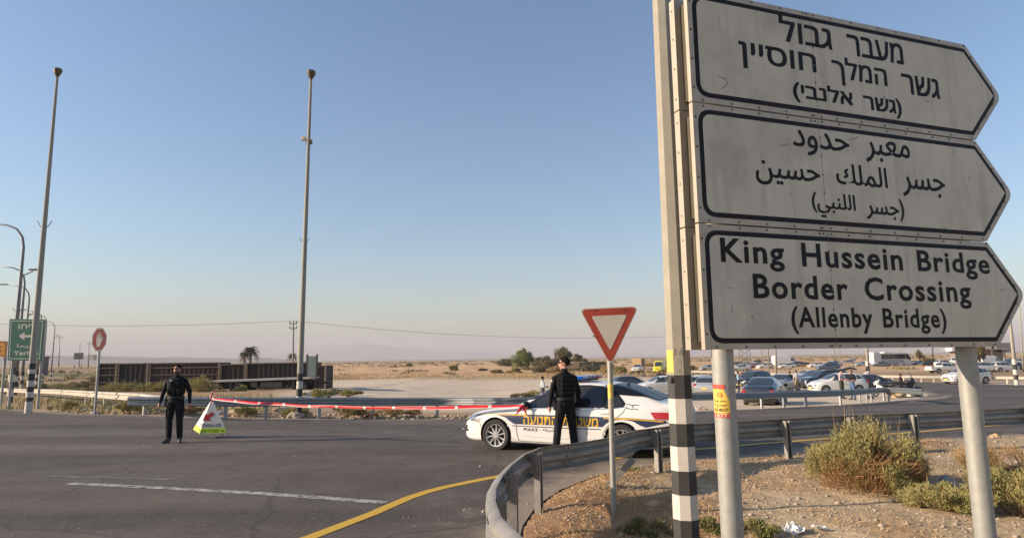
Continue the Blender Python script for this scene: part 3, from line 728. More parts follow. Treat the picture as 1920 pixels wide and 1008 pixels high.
def on_zrel(px, py, h):                                   # point h above the terrain seen at this pixel
    z = h
    for _ in range(12): q = on_z(px, py, z); z = h+zg(q.x, q.y)
    return q
npts = [(20, 16.8), (17.5,16.2)]+[tuple(on_zrel(a, b_, RT).xy) for a, b_ in near_px]+[(.12, 4.15), (.42, 3.5)]
def post_xy(px, py): p = gp(px, py); return (p.x, p.y)
posts_near = [post_xy(*p) for p in ((1916,819),(1841,825),(1758,832),(1658,838),(1556,848),(1440,860),(1316,873),(1206,886),(1027,959))]+[tuple(on_zrel(980, 888, .73).xy), tuple(on_zrel(957, 932, .73).xy), (.13, 4.15)]
rail_path(npts, side=-1, name='guardrail', label='near steel guardrail bending round the verge beside the yield sign', mt=galv_old, post_at=posts_near, kink=1.0)
rearA = [on_zrel(a, b_, RT).xy for a, b_ in ((-60,722),(0,726.5),(95,729),(200,734),(285,739.5),(345,742.5))]
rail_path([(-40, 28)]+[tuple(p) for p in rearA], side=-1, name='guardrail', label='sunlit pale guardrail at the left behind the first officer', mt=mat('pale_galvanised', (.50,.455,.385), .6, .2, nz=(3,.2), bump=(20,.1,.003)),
          post_at=[post_xy(*p) for p in ((15,766),(55,767),(98,770),(180,775),(280,776.5))], beam=5)
rearB = [(-12.9, 21.75)]
for (px, pt) in ((400,744),(500,744.5),(600,744.5),(700,745),(820,745),(900,745),(970,744.5),(1100,742),(1200,739.5),(1300,737),(1400,735),(1470,733),(1540,731.5),(1600,729),(1665,725.5)):
    rearB.append(tuple(on_zrel(px, pt, RT).xy))
rb_end = on_zrel(1732, 733, RT-.10).xy
rearB.append(tuple(rb_end))
rail_path(rearB, side=-1, name='guardrail', label='long grey guardrail across the middle running behind the police car', mt=galv,
          post_at=[post_xy(*p) for p in ((347,781),(425,783),(502,784.5),(609,785.5),(717,785),(821,783),(1000,781),(1150,776),(1330,766),(1384,764),(1433,762),(1476,760),(1516,757.5),(1554,755),(1588,754),(1600,752.5),(1625,750),(1646,749),(1673,747),(1700,746)) ], beam=4)
rearC = [on_zrel(a, b_, RT).xy for a, b_ in ((1297,694.5),(1340,695.5),(1400,697.5),(1480,699.5),(1560,701),(1640,702.5),(1720,703.5),(1800,704),(1920,705.5),(2050,708),(2250,713))]
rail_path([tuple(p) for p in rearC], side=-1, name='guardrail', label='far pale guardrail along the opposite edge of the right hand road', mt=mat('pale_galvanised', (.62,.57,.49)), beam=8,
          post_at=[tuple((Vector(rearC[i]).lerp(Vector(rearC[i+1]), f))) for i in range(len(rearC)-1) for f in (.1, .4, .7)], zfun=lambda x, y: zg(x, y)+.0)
# fallen rail post on the verge
fa = gp(1133, 922); fb = on_z(1186, 866, .42)
m = MB(); d = (Vector(fb)-Vector(fa)); L0 = d.length; zq = d.to_track_quat('X', 'Z').to_matrix()
m.prism([(-.055,-.02),(.055,-.02),(.055,.06),(.04,.06),(.04,-.005),(-.04,-.005),(-.04,.06),(-.055,.06)], 0, L0+.1, 0, lambda v: zq @ Vector((v.z, v.x, v.y)))
o = m.build('broken_rail_post', galv_old); o.location = fa-d.normalized()*.06; tag(o, 'broken galvanised rail post lying askew on the verge behind the yield sign', 'steel post')

# ================================================================== smaller signs on the left
green_m = mat('sign_green', (.008,.115,.075), .45, nz=(3,.15)); print_w = mat('sign_print_cream', (.55,.52,.42), .5)
ygs = 29.5
def plane_sign(name, label, cat, corners, y_, col_m, yaw=0, posts=(), thick=.04):
    pts = [on_y(px, py, y_) for px, py in corners]; cx = sum(p.x for p in pts)/len(pts)
    t = empty(name, (cx, y_, zg(cx, y_))); tag(t, label, cat)
    rel = [(p.x-cx, p.z-t.location.z) for p in pts]
    m = MB(); m.prism(rel, -.0, thick, 0, lambda v: Vector((v.x, v.z, v.y))); m.build('panel', col_m, t)
    m = MB(); m.prism(inset(rel, .0), thick, thick+.02, 0, lambda v: Vector((v.x, v.z, v.y))); m.build('backing', plate_back, t)
    for px in posts:
        q = on_y(px, corners[0][1], y_); m = MB(); m.tube([(q.x-cx, thick+.09, -.3), (q.x-cx, thick+.09, max(r[1] for r in rel)-.1)], .055, 10); m.build('post', post_grey, t, smooth=True, auto=40)
    loc = lambda px, py: ((lambda q: (q.x-cx, q.z-t.location.z))(on_y(px, py, y_)))
    T = lambda u, v: Vector((u, -.003, v))
    return t, loc, T, rel
gt, loc, T, rel = plane_sign('direction_sign', 'green road sign with left arrow behind the leaning lamp post', 'road sign', ((14,675),(77,676),(84,598.5),(18,597.5)), ygs, green_m, posts=(20, 74))
inn = inset(rel, .07); inn2 = inset(rel, .10)
m = MB(); nI = len(inn); m.add([T(*p) for p in inn]+[T(*p) for p in inn2], [(i, (i+1) % nI, nI+(i+1) % nI, nI+i) for i in range(nI)]); m.build('border', print_w, gt)
def wtext(par, loc, T, s_, l, t_, r, b_, mt_, off=.02):
    u0, v1 = loc(l, t_); u1, v0 = loc(r, b_); m = MB(); text_fit(m, s_, (u0, v0, u1, v1), T, off); return m.build('lettering', mt_, par)
wtext(gt, loc, T, '\u05d5\u05d7\u05d9\u05e8\u05d9', 35, 607.5, 72, 616, print_w)
wtext(gt, loc, T, '\ufe8e\ufea4\ufef3\ufeae\ufe83', 32.5, 642, 66, 652.5, print_w)
wtext(gt, loc, T, 'Yeriho', 25.5, 657, 71, 665.5, print_w)
m = MB(); A_ = [loc(*p) for p in ((35,629.5),(47,621.5),(45.5,627.5),(64,627.5),(64,632),(45.5,632),(46.5,638))]; m.add([T(*p) for p in A_], [tuple(range(7))]); m.build('arrow', print_w, gt)
ot, loc, T, rel = plane_sign('direction_sign', 'small orange sign cut off by the left edge of the photo', 'road sign', ((-26,668),(11,668.5),(12.5,639),(-26,638)), 31, mat('sign_orange', (.62,.26,.02), .5), posts=(6, -20))
m = MB(); i1 = inset(rel, .04); i2 = inset(rel, .065); m.add([T(*p) for p in i1]+[T(*p) for p in i2], [(i, (i+1) % 4, 4+(i+1) % 4, 4+i) for i in range(4)])
for q in ((-2,650),(-2,657)): u, v = loc(*q); m.add([T(u-.05, v-.04), T(u+.10, v-.04), T(u+.10, v+.04), T(u-.05, v+.04)], [(0,1,2,3)])
m.build('border', ink, ot)
# stop sign with a raised hand
ys = 23.6; q = on_y(176, 778, ys); qs = on_y(186, 636, ys); st = empty('stop_sign', (q.x, ys, zg(q.x, ys))); tag(st, 'octagonal red stop sign with raised hand on a slim post', 'stop sign')
hx = qs.x-q.x; hz = qs.z-st.location.z; Ro = .46
m = MB(); m.tube([(0,.05,-.2),(hx,.05,hz+.2)], .04, 12); m.build('post', post_grey, st, smooth=True, auto=40)
def octo(k, sx=.62): return [(hx+math.cos(math.pi/8+i*math.pi/4)*Ro*k*sx, hz+math.sin(math.pi/8+i*math.pi/4)*Ro*k) for i in range(8)]
Ts = lambda v: Vector((v.x, v.z, v.y))
m = MB(); m.prism(octo(1), 0, .008, 0, Ts); m.build('plate', mat('stop_grey', (.42,.39,.36)), st)
m = MB(); m.prism(octo(.88), -.003, -.001, 0, Ts); m.build('red_face', mat('stop_red', (.34,.06,.045), .5, nz=(5,.2)), st)
hand = [(-.07,-.26),(.05,-.26),(.09,-.16),(.16,-.02),(.185,.10),(.15,.10),(.10,.0),(.085,.02),(.10,.20),(.065,.205),(.055,.06),(.04,.06),(.035,.265),(0,.27),(-.005,.06),(-.02,.06),(-.03,.24),(-.065,.235),(-.06,.05),(-.075,.05),(-.095,.18),(-.125,.17),(-.12,0),(-.115,-.14)]
m = MB(); m.prism([(hx+a*.8, hz+b_*1.05) for a, b_ in hand], -.006, -.004, 0, Ts); m.build('hand_symbol', mat('stop_cream', (.56,.50,.44)), st)

# folding police tripod sign
tp = gp(428, 822); A1 = gp(364, 817); 
tt = empty('folding_road_sign', (tp.x-.15, tp.y, tp.z)); tag(tt, 'folding white triangular police road sign with red arrow on the asphalt', 'road sign')
yT = tp.y
def TL(px, py, y_=yT): q = on_y(px, py, y_); return Vector((q.x-tt.location.x, y_-tt.location.y, q.z-tt.location.z))
apex = TL(390, 752); apex.y = .22
fl = TL(374, 812); fr = TL(426, 811, yT+.10); bl_ = TL(362, 804, yT+.40)
canvas = mat('sign_canvas', (.62,.60,.57), .6, nz=(6,.1)); hivis = mat('hi_vis_band', (.52,.72,.02), .6, nz=(14,.15))
def lerp(a, b_, t): return a+(b_-a)*t
m = MB(); ud = (fr-fl).normalized()*.03; a_l = apex-ud; a_r = apex+ud
h1 = .16
fl1 = lerp(fl, a_l, h1); fr1 = lerp(fr, a_r, h1); bl1 = lerp(bl_, a_l, h1)
br = TL(414, 803, yT+.48); br1 = lerp(br, a_r, h1)
m.add([fl1, fr1, a_r, a_l], [(0,1,2,3)]); m.add([bl1, fl1, a_l], [(0,1,2)]); m.add([br1, bl1, a_l, a_r], [(0,1,2,3)]); m.add([fr1, br1, a_r], [(0,1,2)])
cv = m.build('canvas', canvas, tt)
m = MB(); m.add([fl, fr, fr1, fl1], [(0,1,2,3)]); m.add([bl_, fl, fl1, bl1], [(0,1,2,3)]); m.add([br, bl_, bl1, br1], [(0,1,2,3)]); m.add([fr, br, br1, fr1], [(0,1,2,3)]); m.build('hi_vis_band', hivis, tt)
for c_ in (fl, fr, bl_, br):
    d = (c_-apex).normalized(); e = c_+d*((-c_.z-.0)/d.z if d.z else 0); m = MB(); ins_v = (Vector(((fl.x+fr.x)/2,(fl.y+bl_.y)/2,c_.z))-c_).normalized()*.03; m.tube([lerp(apex, c_, .1)+Vector((0,.012,0)), lerp(apex, c_, .86)+ins_v, e], .012, 8); m.build('leg', mat('leg_steel', (.30,.30,.31), .4, .6), tt, smooth=True)
fn = (fr-fl).cross(a_l-fl).normalized(); fn = fn if fn.y < 0 else -fn
def FT(u, v): # u 0..1 along front base, v metres-fraction up the face
    return lerp(lerp(fl, fr, u), lerp(a_l, a_r, u), v)+fn*.006
def FP(px, py):
    d = ray(px, py); o_ = Vector((0,0,CAMH)); pl = fl+tt.location; t = (pl-o_).dot(fn)/d.dot(fn); q = o_+d*t-tt.location+fn*.003; return q
def ftext(s_, l, t_, r, b_, mt_, off=.02):
    p00 = FP(l, b_); p10 = FP(r, b_); p01 = FP(l, t_); p11 = FP(r, t_)
    m = MB(); text_fit(m, s_, (0,0,1,1), lambda u, v: lerp(lerp(p00, p10, u), lerp(p01, p11, u), v), off); m.build('lettering', mt_, cv)
ftext('\u05d4\u05dc\u05d0\u05de\u05e9', 374.5, 793, 400.5, 800, ink); ftext('\u05e2\u05e1', 402, 793.5, 414.5, 800, ink)
ftext('\u05dc\u05d0\u05e8\u05e9\u05d9', 372, 803.5, 388, 810.5, mat('hivis_print', (.10,.16,.02))); ftext('\u05ea\u05e8\u05d8\u05e9\u05de', 390.5, 804, 410, 810, mat('hivis_print', (.10,.16,.02)))
m = MB(); star = []
for k in range(10): r_ = (.045, .02)[k % 2]; star.append((math.cos(k*math.pi/5)*r_, math.sin(k*math.pi/5)*r_))
c_ = FP(417, 807); ux = (FP(427, 807)-FP(417, 807)).normalized(); vz = (FP(417, 800)-FP(417, 807)).normalized()
m.add([c_+ux*a+vz*b_ for a, b_ in star], [tuple(range(10))]); m.build('emblem', mat('hivis_print', (.10,.16,.02)), cv)
m = MB(); m.add([FP(*p) for p in ((380,788),(386,774),(388.5,777.5),(398,771),(402,777),(392.5,783),(395.5,788))], [tuple(range(7))]); m.build('arrow', mat('arrow_red', (.42,.015,.02), .6), cv)
knot = mat('tape_red', (.62,.012,.02), .45); tape_w = mat('tape_white', (.62,.60,.57), .5)
m = MB()
for k in range(7):
    a = k*1.1; p = apex+Vector((math.cos(a)*.02, -.03+math.sin(a)*.02, -.02+k*.03)); m.tube([p, p+Vector((math.sin(k*2.1)*.03, -.01, .06)), p+Vector((math.cos(k)*.05, -.01, .11))], [.022,.018,.006], 6, mi=k % 2, sq=(1,.3))
m.build('tape_knot', [knot, tape_w], tt)

# ================================================================== cars
def lin(pts, x):
    if x <= pts[0][0]: return pts[0][1]
    for (a, b_), (c_, d_) in zip(pts, pts[1:]):
        if x <= c_:
            t = (x-a)/(c_-a); return b_+(d_-b_)*t
    return pts[-1][1]
def smooth_pts(pts, step=.02):
    """Catmull-Rom densified list"""
    out = []
    for i in range(len(pts)-1):
        p0 = pts[max(i-1, 0)]; p1 = pts[i]; p2 = pts[i+1]; p3 = pts[min(i+2, len(pts)-1)]
        m1 = (p2[1]-p0[1])/(p2[0]-p0[0]); m2 = (p3[1]-p1[1])/(p3[0]-p1[0]); h = p2[0]-p1[0]; k = max(2, int(h/step))
        for q in range(k):
            t = q/k; t2 = t*t; t3 = t2*t
            out.append((p1[0]+h*t, (2*t3-3*t2+1)*p1[1]+(t3-2*t2+t)*h*m1+(-2*t3+3*t2)*p2[1]+(t3-t2)*h*m2))
    out.append(tuple(pts[-1])); return out
class Car:
    def __init__(s, L, top, belt, bot, hw, roof, wheels, wr, tag_=''):
        s.L = L; s.top = smooth_pts(top); s.belt = smooth_pts(belt); s.bot = smooth_pts(bot); s.hw = smooth_pts(hw); s.roof = smooth_pts(roof); s.wheels = wheels; s.wr = wr
        s.np_ = {k: (np.array([p[0] for p in getattr(s, k)]), np.array([p[1] for p in getattr(s, k)])) for k in ('top','belt','bot','hw','roof')}
    def at(s, k, x): a, b_ = s.np_[k]; return float(np.interp(x, a, b_))
    def sec(s, x):
        """half section from sill to roof centre: list (y, z)"""
        zb, zt, w_ = s.at('bot', x), s.at('top', x), s.at('hw', x); ze = min(s.at('belt', x), zt-.03); wr_ = min(s.at('roof', x), w_*.97)
        H = ze-zb; low = [(w_*.90, zb), (w_*.975, zb+.04), (w_*.985, zb+.12*H), (w_*.99, zb+.3*H), (w_, zb+.55*H), (w_*.998, zb+.74*H), (w_*.985, zb+.86*H), (w_*.96, ze)]
        G = zt-ze; c1 = min(.10, G*.30)
        up = [(wr_+(w_*.955-wr_)*.5, ze+(G-c1)*.52), (wr_+.006, zt-c1), (wr_*.955, zt-c1*.45), (wr_*.86, zt-c1*.18), (wr_*.6, zt-c1*.06), (wr_*.3, zt-.004), (0, zt)]
        return low, up
    def side_y(s, x, z):
        low, up = s.sec(x); P = low+up
        for (y0, z0), (y1, z1) in zip(P, P[1:]):
            if z <= z1+1e-9:
                if z1-z0 < 1e-6: return y1
                t = max(0, (z-z0)/(z1-z0)); return y0+(y1-y0)*t
        return up[-1][0]
    def cap(s, x, t):
        """upper surface point: t 0 = belt edge, 1 = centre line"""
        low, up = s.sec(x); P = [low[-1]]+up; d = [0]
        for a, b_ in zip(P, P[1:]): d.append(d[-1]+math.hypot(a[0]-b_[0], a[1]-b_[1]))
        q = t*d[-1]
        for i in range(len(P)-1):
            if q <= d[i+1]+1e-9:
                u = (q-d[i])/(d[i+1]-d[i]+1e-9); return (P[i][0]+(P[i+1][0]-P[i][0])*u, P[i][1]+(P[i+1][1]-P[i][1])*u)
        return P[-1]
    def body(s, step, parent, mt, arch_gap=.055):
        xs = list(np.arange(0, s.L+1e-6, step)); xs[-1] = s.L
        for c_ in (.015, .04): xs += [c_, s.L-c_]
        xs = sorted(set(round(float(v), 4) for v in xs)); rows = []
        for x in xs:
            low, up = s.sec(x); P = []
            zz = [p[1] for p in low]; k = max(8, int(.75/step)) if step < .09 else 9
            for i in range(k):
                z = low[0][1]+(low[-1][1]-low[0][1])*i/(k-1); P.append((s.side_y(x, z), z))
            P += up; rows.append(P)
        n_ = len(rows[0]); V_ = []; idx = {}
        Ra = s.wr+arch_gap
        for sgn in (-1, 1):
            for i, P in enumerate(rows):
                for j_, (y, z) in enumerate(P):
                    x = xs[i]
                    if j_ < n_-7:
                        for wx in s.wheels:
                            d = math.hypot(x-wx, z-s.wr)
                            if abs(d-Ra) < step*.62 and d > 1e-3: x = wx+(x-wx)*Ra/d; z = s.wr+(z-s.wr)*Ra/d; break
                    idx[(sgn, i, j_)] = len(V_); V_.append((x, sgn*y, z))
        Fs = []
        for sgn in (-1, 1):
            for i in range(len(rows)-1):
                for j_ in range(n_-1):
                    q = [idx[(sgn, i, j_)], idx[(sgn, i+1, j_)], idx[(sgn, i+1, j_+1)], idx[(sgn, i, j_+1)]]
                    cx = sum(V_[k][0] for k in q)/4; cz = sum(V_[k][2] for k in q)/4
                    if j_ < n_-8 and any(math.hypot(cx-wx, cz-s.wr) < Ra-.002 for wx in s.wheels): continue
                    Fs.append(tuple(q if sgn < 0 else q[::-1]))
        for i in (0, len(rows)-1):                         # close the ends
            q = [idx[(-1, i, j_)] for j_ in range(n_)]+[idx[(1, i, j_)] for j_ in range(n_-2, -1, -1)]
            Fs.append(tuple(q) if i == 0 else tuple(q[::-1]))
        for i in range(len(rows)-1):                       # floor
            if any(abs((xs[i]+xs[i+1])/2-wx) < Ra for wx in s.wheels): continue
            Fs.append((idx[(1, i, 0)], idx[(1, i+1, 0)], idx[(-1, i+1, 0)], idx[(-1, i, 0)]))
        m = MB(); m.add(V_, Fs); o = m.build('body', mt, parent, smooth=True)
        bm = bmesh.new(); bm.from_mesh(o.data); bmesh.ops.remove_doubles(bm, verts=bm.verts, dist=.0012); bm.to_mesh(o.data); bm.free()
        o.data.polygons.foreach_set('use_smooth', [True]*len(o.data.polygons)); o.data.set_sharp_from_angle(angle=rad(42))
        for wx in s.wheels:                                 # arch liners
            for sgn in (-1, 1):
                m = MB()
                V2 = []; K = 20
                for k in range(K+1):
                    a = math.pi*(-.12+1.24*k/K); x = wx+math.cos(a)*Ra*1.0; z = s.wr+math.sin(a)*Ra
                    yo = s.side_y(min(max(x, .02), s.L-.02), max(z, s.at('bot', x)+.001))
                    V2 += [(x, sgn*(yo-.004), z), (x, sgn*(yo-.42), z)]
                m.add(V2, [(2*k, 2*k+2, 2*k+3, 2*k+1) for k in range(K)])
                m.add([V2[2*k+1] for k in range(K+1)], [tuple(range(K+1))])
                m.build('wheel_arch', dark_plastic, parent)
        return o
    def patch(s, name, poly, mt, parent, sides=(-1,), off=.004, step=.06, z_flip=False):
        v, f = tri_poly(poly, step); m = MB()
        for sg_ in sides:
            m.add([(x, sg_*(s.side_y(x, z)+off), z) for x, z in v], [t if sg_ < 0 else t[::-1] for t in f])
        return m.build(name, mt, parent, smooth=True)
    def glass(s, name, x0, x1, t0, t1, mt, parent, off=.006, nx=10, nt_=10, sides=(-1, 1), taper=0):
        m = MB()
        for sg_ in sides:
            V_ = []
            for i in range(nx+1):
                for j_ in range(nt_+1):
                    fx = i/nx; x = x0+(x1-x0)*fx; tt0 = t0+taper*(1-fx); t = tt0+(t1-tt0)*j_/nt_; y, z = s.cap(x, t)
                    y2, z2 = s.cap(min(x+.02, s.L), t); sl_ = (z2-z)/.02; nz_ = 1/math.hypot(1, sl_); V_.append((x-sl_*nz_*off, sg_*(y+off*.4), z+nz_*off))
            Fs = [(i*(nt_+1)+j_, (i+1)*(nt_+1)+j_, (i+1)*(nt_+1)+j_+1, i*(nt_+1)+j_+1) for i in range(nx) for j_ in range(nt_)]
            m.add(V_, [f if sg_ < 0 else f[::-1] for f in Fs])
        return m.build(name, mt, parent, smooth=True)
def wheel(parent, x, y, r, wd, sgn, spokes=10, hi=True, rimm=None, name='wheel'):
    w_ = empty(name, (x, y, r)); w_.parent = parent
    n_ = 40 if hi else 16
    def ring(prof, mt, nm, smooth=True):
        V_ = []; k = len(prof)
        for i in range(n_):
            a = 2*math.pi*i/n_
            for (ry, rr_) in prof: V_.append((math.cos(a)*rr_, sgn*ry, math.sin(a)*rr_))
        Fs = [(i*k+j_, ((i+1) % n_)*k+j_, ((i+1) % n_)*k+j_+1, i*k+j_+1) for i in range(n_) for j_ in range(k-1)]
        m = MB(); m.add(V_, [f if sgn > 0 else f[::-1] for f in Fs]); return m.build(nm, mt, w_, smooth=smooth, auto=40)
    ring([(-wd/2, r*.6), (-wd/2, r*.92), (-wd/2+.03, r), (wd/2-.03, r), (wd/2, r*.93), (wd/2+.004, r*.82), (wd/2-.008, r*.715)], rubber, 'tyre')
    rm = rimm or chrome
    rim = ring([(wd/2-.012, r*.72), (wd/2-.002, r*.70), (wd/2-.004, r*.665), (wd/2-.05, r*.64), (-wd/2+.02, r*.6)], rm, 'rim')
    m = MB()
    V_ = [(0, sgn*(wd/2-.085), 0)]+[(math.cos(2*math.pi*i/24)*r*.66, sgn*(wd/2-.085), math.sin(2*math.pi*i/24)*r*.66) for i in range(24)]
    m.add(V_, [(0, 1+i, 1+(i+1) % 24) for i in range(24)]); m.build('brake_disc', mat('brake_dark', (.03,.03,.032), .6), w_)
    m = MB()
    for i in range(spokes):
        a = 2*math.pi*i/spokes+.15
        for (aa, wd_) in (((-.045, .020), (.045, .020)) if hi and spokes <= 7 else ((0, .026),)):
            tw = .14 if hi else 0
            P = []
            for (rr_, ww, dy) in ((r*.16, wd_*1.1, -.012), (r*.45, wd_*.95, -.018), (r*.70, wd_*1.0, -.010)):
                a2 = a+aa+tw*(rr_/r)
                c_ = Vector((math.cos(a2)*rr_, sgn*(wd/2+dy), math.sin(a2)*rr_)); tn = Vector((-math.sin(a2), 0, math.cos(a2)))
                P += [c_-tn*ww/2, c_+tn*ww/2, c_+tn*ww/2-Vector((0, sgn*.03, 0)), c_-tn*ww/2-Vector((0, sgn*.03, 0))]
            m.add(P, [(0,1,5,4),(4,5,9,8),(1,2,6,5),(5,6,10,9),(3,0,4,7),(7,4,8,11)])
    m.tube([(0, sgn*(wd/2-.04), 0), (0, sgn*(wd/2-.008), 0)], [r*.2, r*.17], 16)
    m.build('spokes', rm, w_, smooth=False)
    return w_
# ------------------------------------------------------------------ the police car (nose at x=0)
paint_w = mat('car_white', (.66,.65,.63), .28, coat=.7, nz=(3,.04))
pc_wheels = (.93, 3.77)
PC = Car(4.86,
  top=[(0,.60),(.04,.655),(.12,.715),(.35,.80),(.7,.875),(1.1,.935),(1.35,.965),(1.45,1.0),(1.75,1.17),(2.1,1.335),(2.4,1.42),(2.75,1.462),(3.1,1.458),(3.5,1.415),(3.85,1.33),(4.2,1.205),(4.42,1.125),(4.55,1.09),(4.72,1.075),(4.80,1.055),(4.84,.98),(4.86,.90)],
  belt=[(0,.50),(.1,.62),(.35,.73),(.8,.83),(1.3,.895),(1.7,.925),(2.5,.95),(3.4,.965),(3.8,.975),(4.3,.985),(4.7,.955),(4.86,.82)],
  bot=[(0,.33),(.05,.24),(.2,.19),(.6,.18),(1.3,.185),(3.4,.185),(4.1,.20),(4.55,.25),(4.78,.32),(4.86,.42)],
  hw=[(0,.60),(.04,.69),(.12,.765),(.3,.85),(.55,.905),(.93,.93),(1.3,.925),(2.4,.932),(3.5,.93),(3.9,.925),(4.3,.90),(4.6,.85),(4.78,.78),(4.86,.69)],
  roof=[(0,.52),(.3,.70),(.8,.78),(1.3,.80),(1.45,.79),(1.8,.69),(2.2,.61),(2.7,.575),(3.2,.575),(3.7,.60),(4.1,.655),(4.45,.72),(4.7,.74),(4.86,.62)],
  wheels=pc_wheels, wr=.334)
w_front = gp(930, 842.3); yaw = rad(28)
pc = empty('police_car'); tag(pc, 'white police traffic car with dark blue stripe and roof light bar stopped behind the guardrail', 'police car')
pcb = PC.body(.035, pc, paint_w, .05)
# local x runs from nose to tail; left flank is local -y and faces the camera
ang_c = -yaw; dx = Vector((math.cos(ang_c), math.sin(ang_c))); ny = Vector((math.sin(ang_c), -math.cos(ang_c)))
o_ = Vector((w_front.x, w_front.y))-dx*(.93*.975)-ny*(.90*.975)
pc.location = (o_.x, o_.y, zg(o_.x+2, o_.y)+.004); pc.rotation_euler = (0, 0, ang_c); pc.scale = (.975,)*3
trim_k = mat('window_trim', (.012,.012,.013), .3)
seal = mat('door_gap', (.05,.05,.05), .7)
win_f = [(1.62,.945),(1.98,1.175),(2.18,1.275),(2.45,1.352),(2.66,1.378),(2.66,.962)]
win_r = [(2.74,.965),(2.74,1.380),(2.95,1.387),(3.16,1.374),(3.37,1.342),(3.37,.975)]
win_q = [(3.42,.985),(3.42,1.325),(3.50,1.29),(3.62,1.20),(3.77,1.06),(3.75,1.03)]
allw = [(1.50,.925),(1.92,1.17),(2.15,1.285),(2.45,1.374),(2.70,1.402),(3.0,1.405),(3.22,1.388),(3.45,1.342),(3.58,1.275),(3.70,1.18),(3.83,1.06),(3.81,1.005),(3.4,.958),(2.7,.94)]
PC.patch('window_surround', allw, trim_k, pc, sides=(-1, 1), off=.003)
for nm, pl in (('side_window', win_f), ('side_window', win_r), ('quarter_window', win_q)):
    for sd in (-1, 1): PC.patch(nm, pl, glass_dark, pc, sides=(sd,), off=.007)
chr_l = mat('trim_chrome', (.5,.5,.5), .2, .9)
def line_on(car, name, pts, wd, mt, parent, side=-1, off=.006):
    pts = smooth2(pts); V_ = []
    for i, p in enumerate(pts):
        a = pts[max(i-1, 0)]; b_ = pts[min(i+1, len(pts)-1)]; dx_, dz_ = b_[0]-a[0], b_[1]-a[1]; l_ = math.hypot(dx_, dz_)+1e-9; nx_, nz_ = -dz_/l_, dx_/l_
        for s_ in (-1, 1):
            x = p[0]+nx_*wd/2*s_; z = p[1]+nz_*wd/2*s_; V_.append((x, side*(car.side_y(x, z)+off), z))
    m = MB(); m.add(V_, [(2*i, 2*i+2, 2*i+3, 2*i+1) for i in range(len(pts)-1)]); return m.build(name, mt, parent)
def smooth2(pts, step=.05):
    P = [Vector(p) for p in pts]; out = []
    for i in range(len(P)-1):
        p0 = P[max(i-1, 0)]; p1 = P[i]; p2 = P[i+1]; p3 = P[min(i+2, len(P)-1)]; k = max(1, int((p2-p1).length/step))
        for q in range(k):
            t = q/k; out.append(tuple(.5*((2*p1)+(p2-p0)*t+(2*p0-5*p1+4*p2-p3)*t*t+(3*p1-p0-3*p2+p3)*t**3)))
    out.append(tuple(P[-1])); return out
for sd in (-1, 1):
    line_on(PC, 'belt_trim', [(1.50,.922),(2.7,.937),(3.4,.955),(3.81,1.0)], .014, chr_l, pc, sd, .009)
    line_on(PC, 'door_gap', [(1.47,.90),(1.44,.62),(1.46,.35),(1.50,.25)], .010, seal, pc, sd)
    line_on(PC, 'door_gap', [(2.70,.94),(2.70,.6),(2.68,.24)], .010, seal, pc, sd)
    line_on(PC, 'door_gap', [(3.86,1.02),(3.80,.90),(3.68,.80),(3.48,.62),(3.38,.45),(3.36,.24)], .009, seal, pc, sd)
    line_on(PC, 'sill_line', [(1.50,.25),(2.7,.24),(3.36,.24)], .008, seal, pc, sd)
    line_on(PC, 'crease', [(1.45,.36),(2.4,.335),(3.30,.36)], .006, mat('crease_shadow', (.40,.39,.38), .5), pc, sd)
    line_on(PC, 'bumper_gap', [(.10,.60),(.30,.585),(.52,.60),(.545,.50)], .008, seal, pc, sd)
# livery
navy = mat('livery_navy', (.018,.030,.075), .32, coat=.5); amber = mat('livery_yellow', (.62,.36,.015), .35, coat=.4)
stripe = [(.13,.63),(.35,.745),(.55,.775),(1.0,.795),(2.0,.80),(3.2,.80),(4.0,.795),(4.62,.765),(4.66,.72),(4.25,.625),(4.14,.66),(4.0,.735),(3.8,.765),(3.6,.74),(3.46,.68),(3.38,.605),(2.0,.595),(1.40,.59),(1.32,.63),(1.18,.72),(.95,.77),(.74,.745),(.58,.67),(.50,.61),(.30,.61)]
for sd in (-1, 1):
    st_ = PC.patch('livery_stripe', stripe, navy, pc, sides=(sd,), off=.003, step=.05)
    line_on(PC, 'livery_line', [(.55,.757),(1.0,.775),(1.68,.781)], .022, amber, st_, sd, .006)
    line_on(PC, 'livery_line', [(3.40,.778),(4.0,.775),(4.58,.742)], .022, amber, st_, sd, .006)
    line_on(PC, 'livery_line', [(1.34,.555),(2.2,.553),(3.34,.558)], .016, navy, pc, sd, .005)
def flank_text(s_, x0, z0, x1, z1, mt, off, lift, par=None, skew=0):
    m = MB(); text_fit(m, s_, (x0, z0, x1, z1), lambda u, v: Vector((u+skew*(v-z0), -(PC.side_y(u, v)+lift), v)), off)
    return m.build('lettering', mt, par or pc)
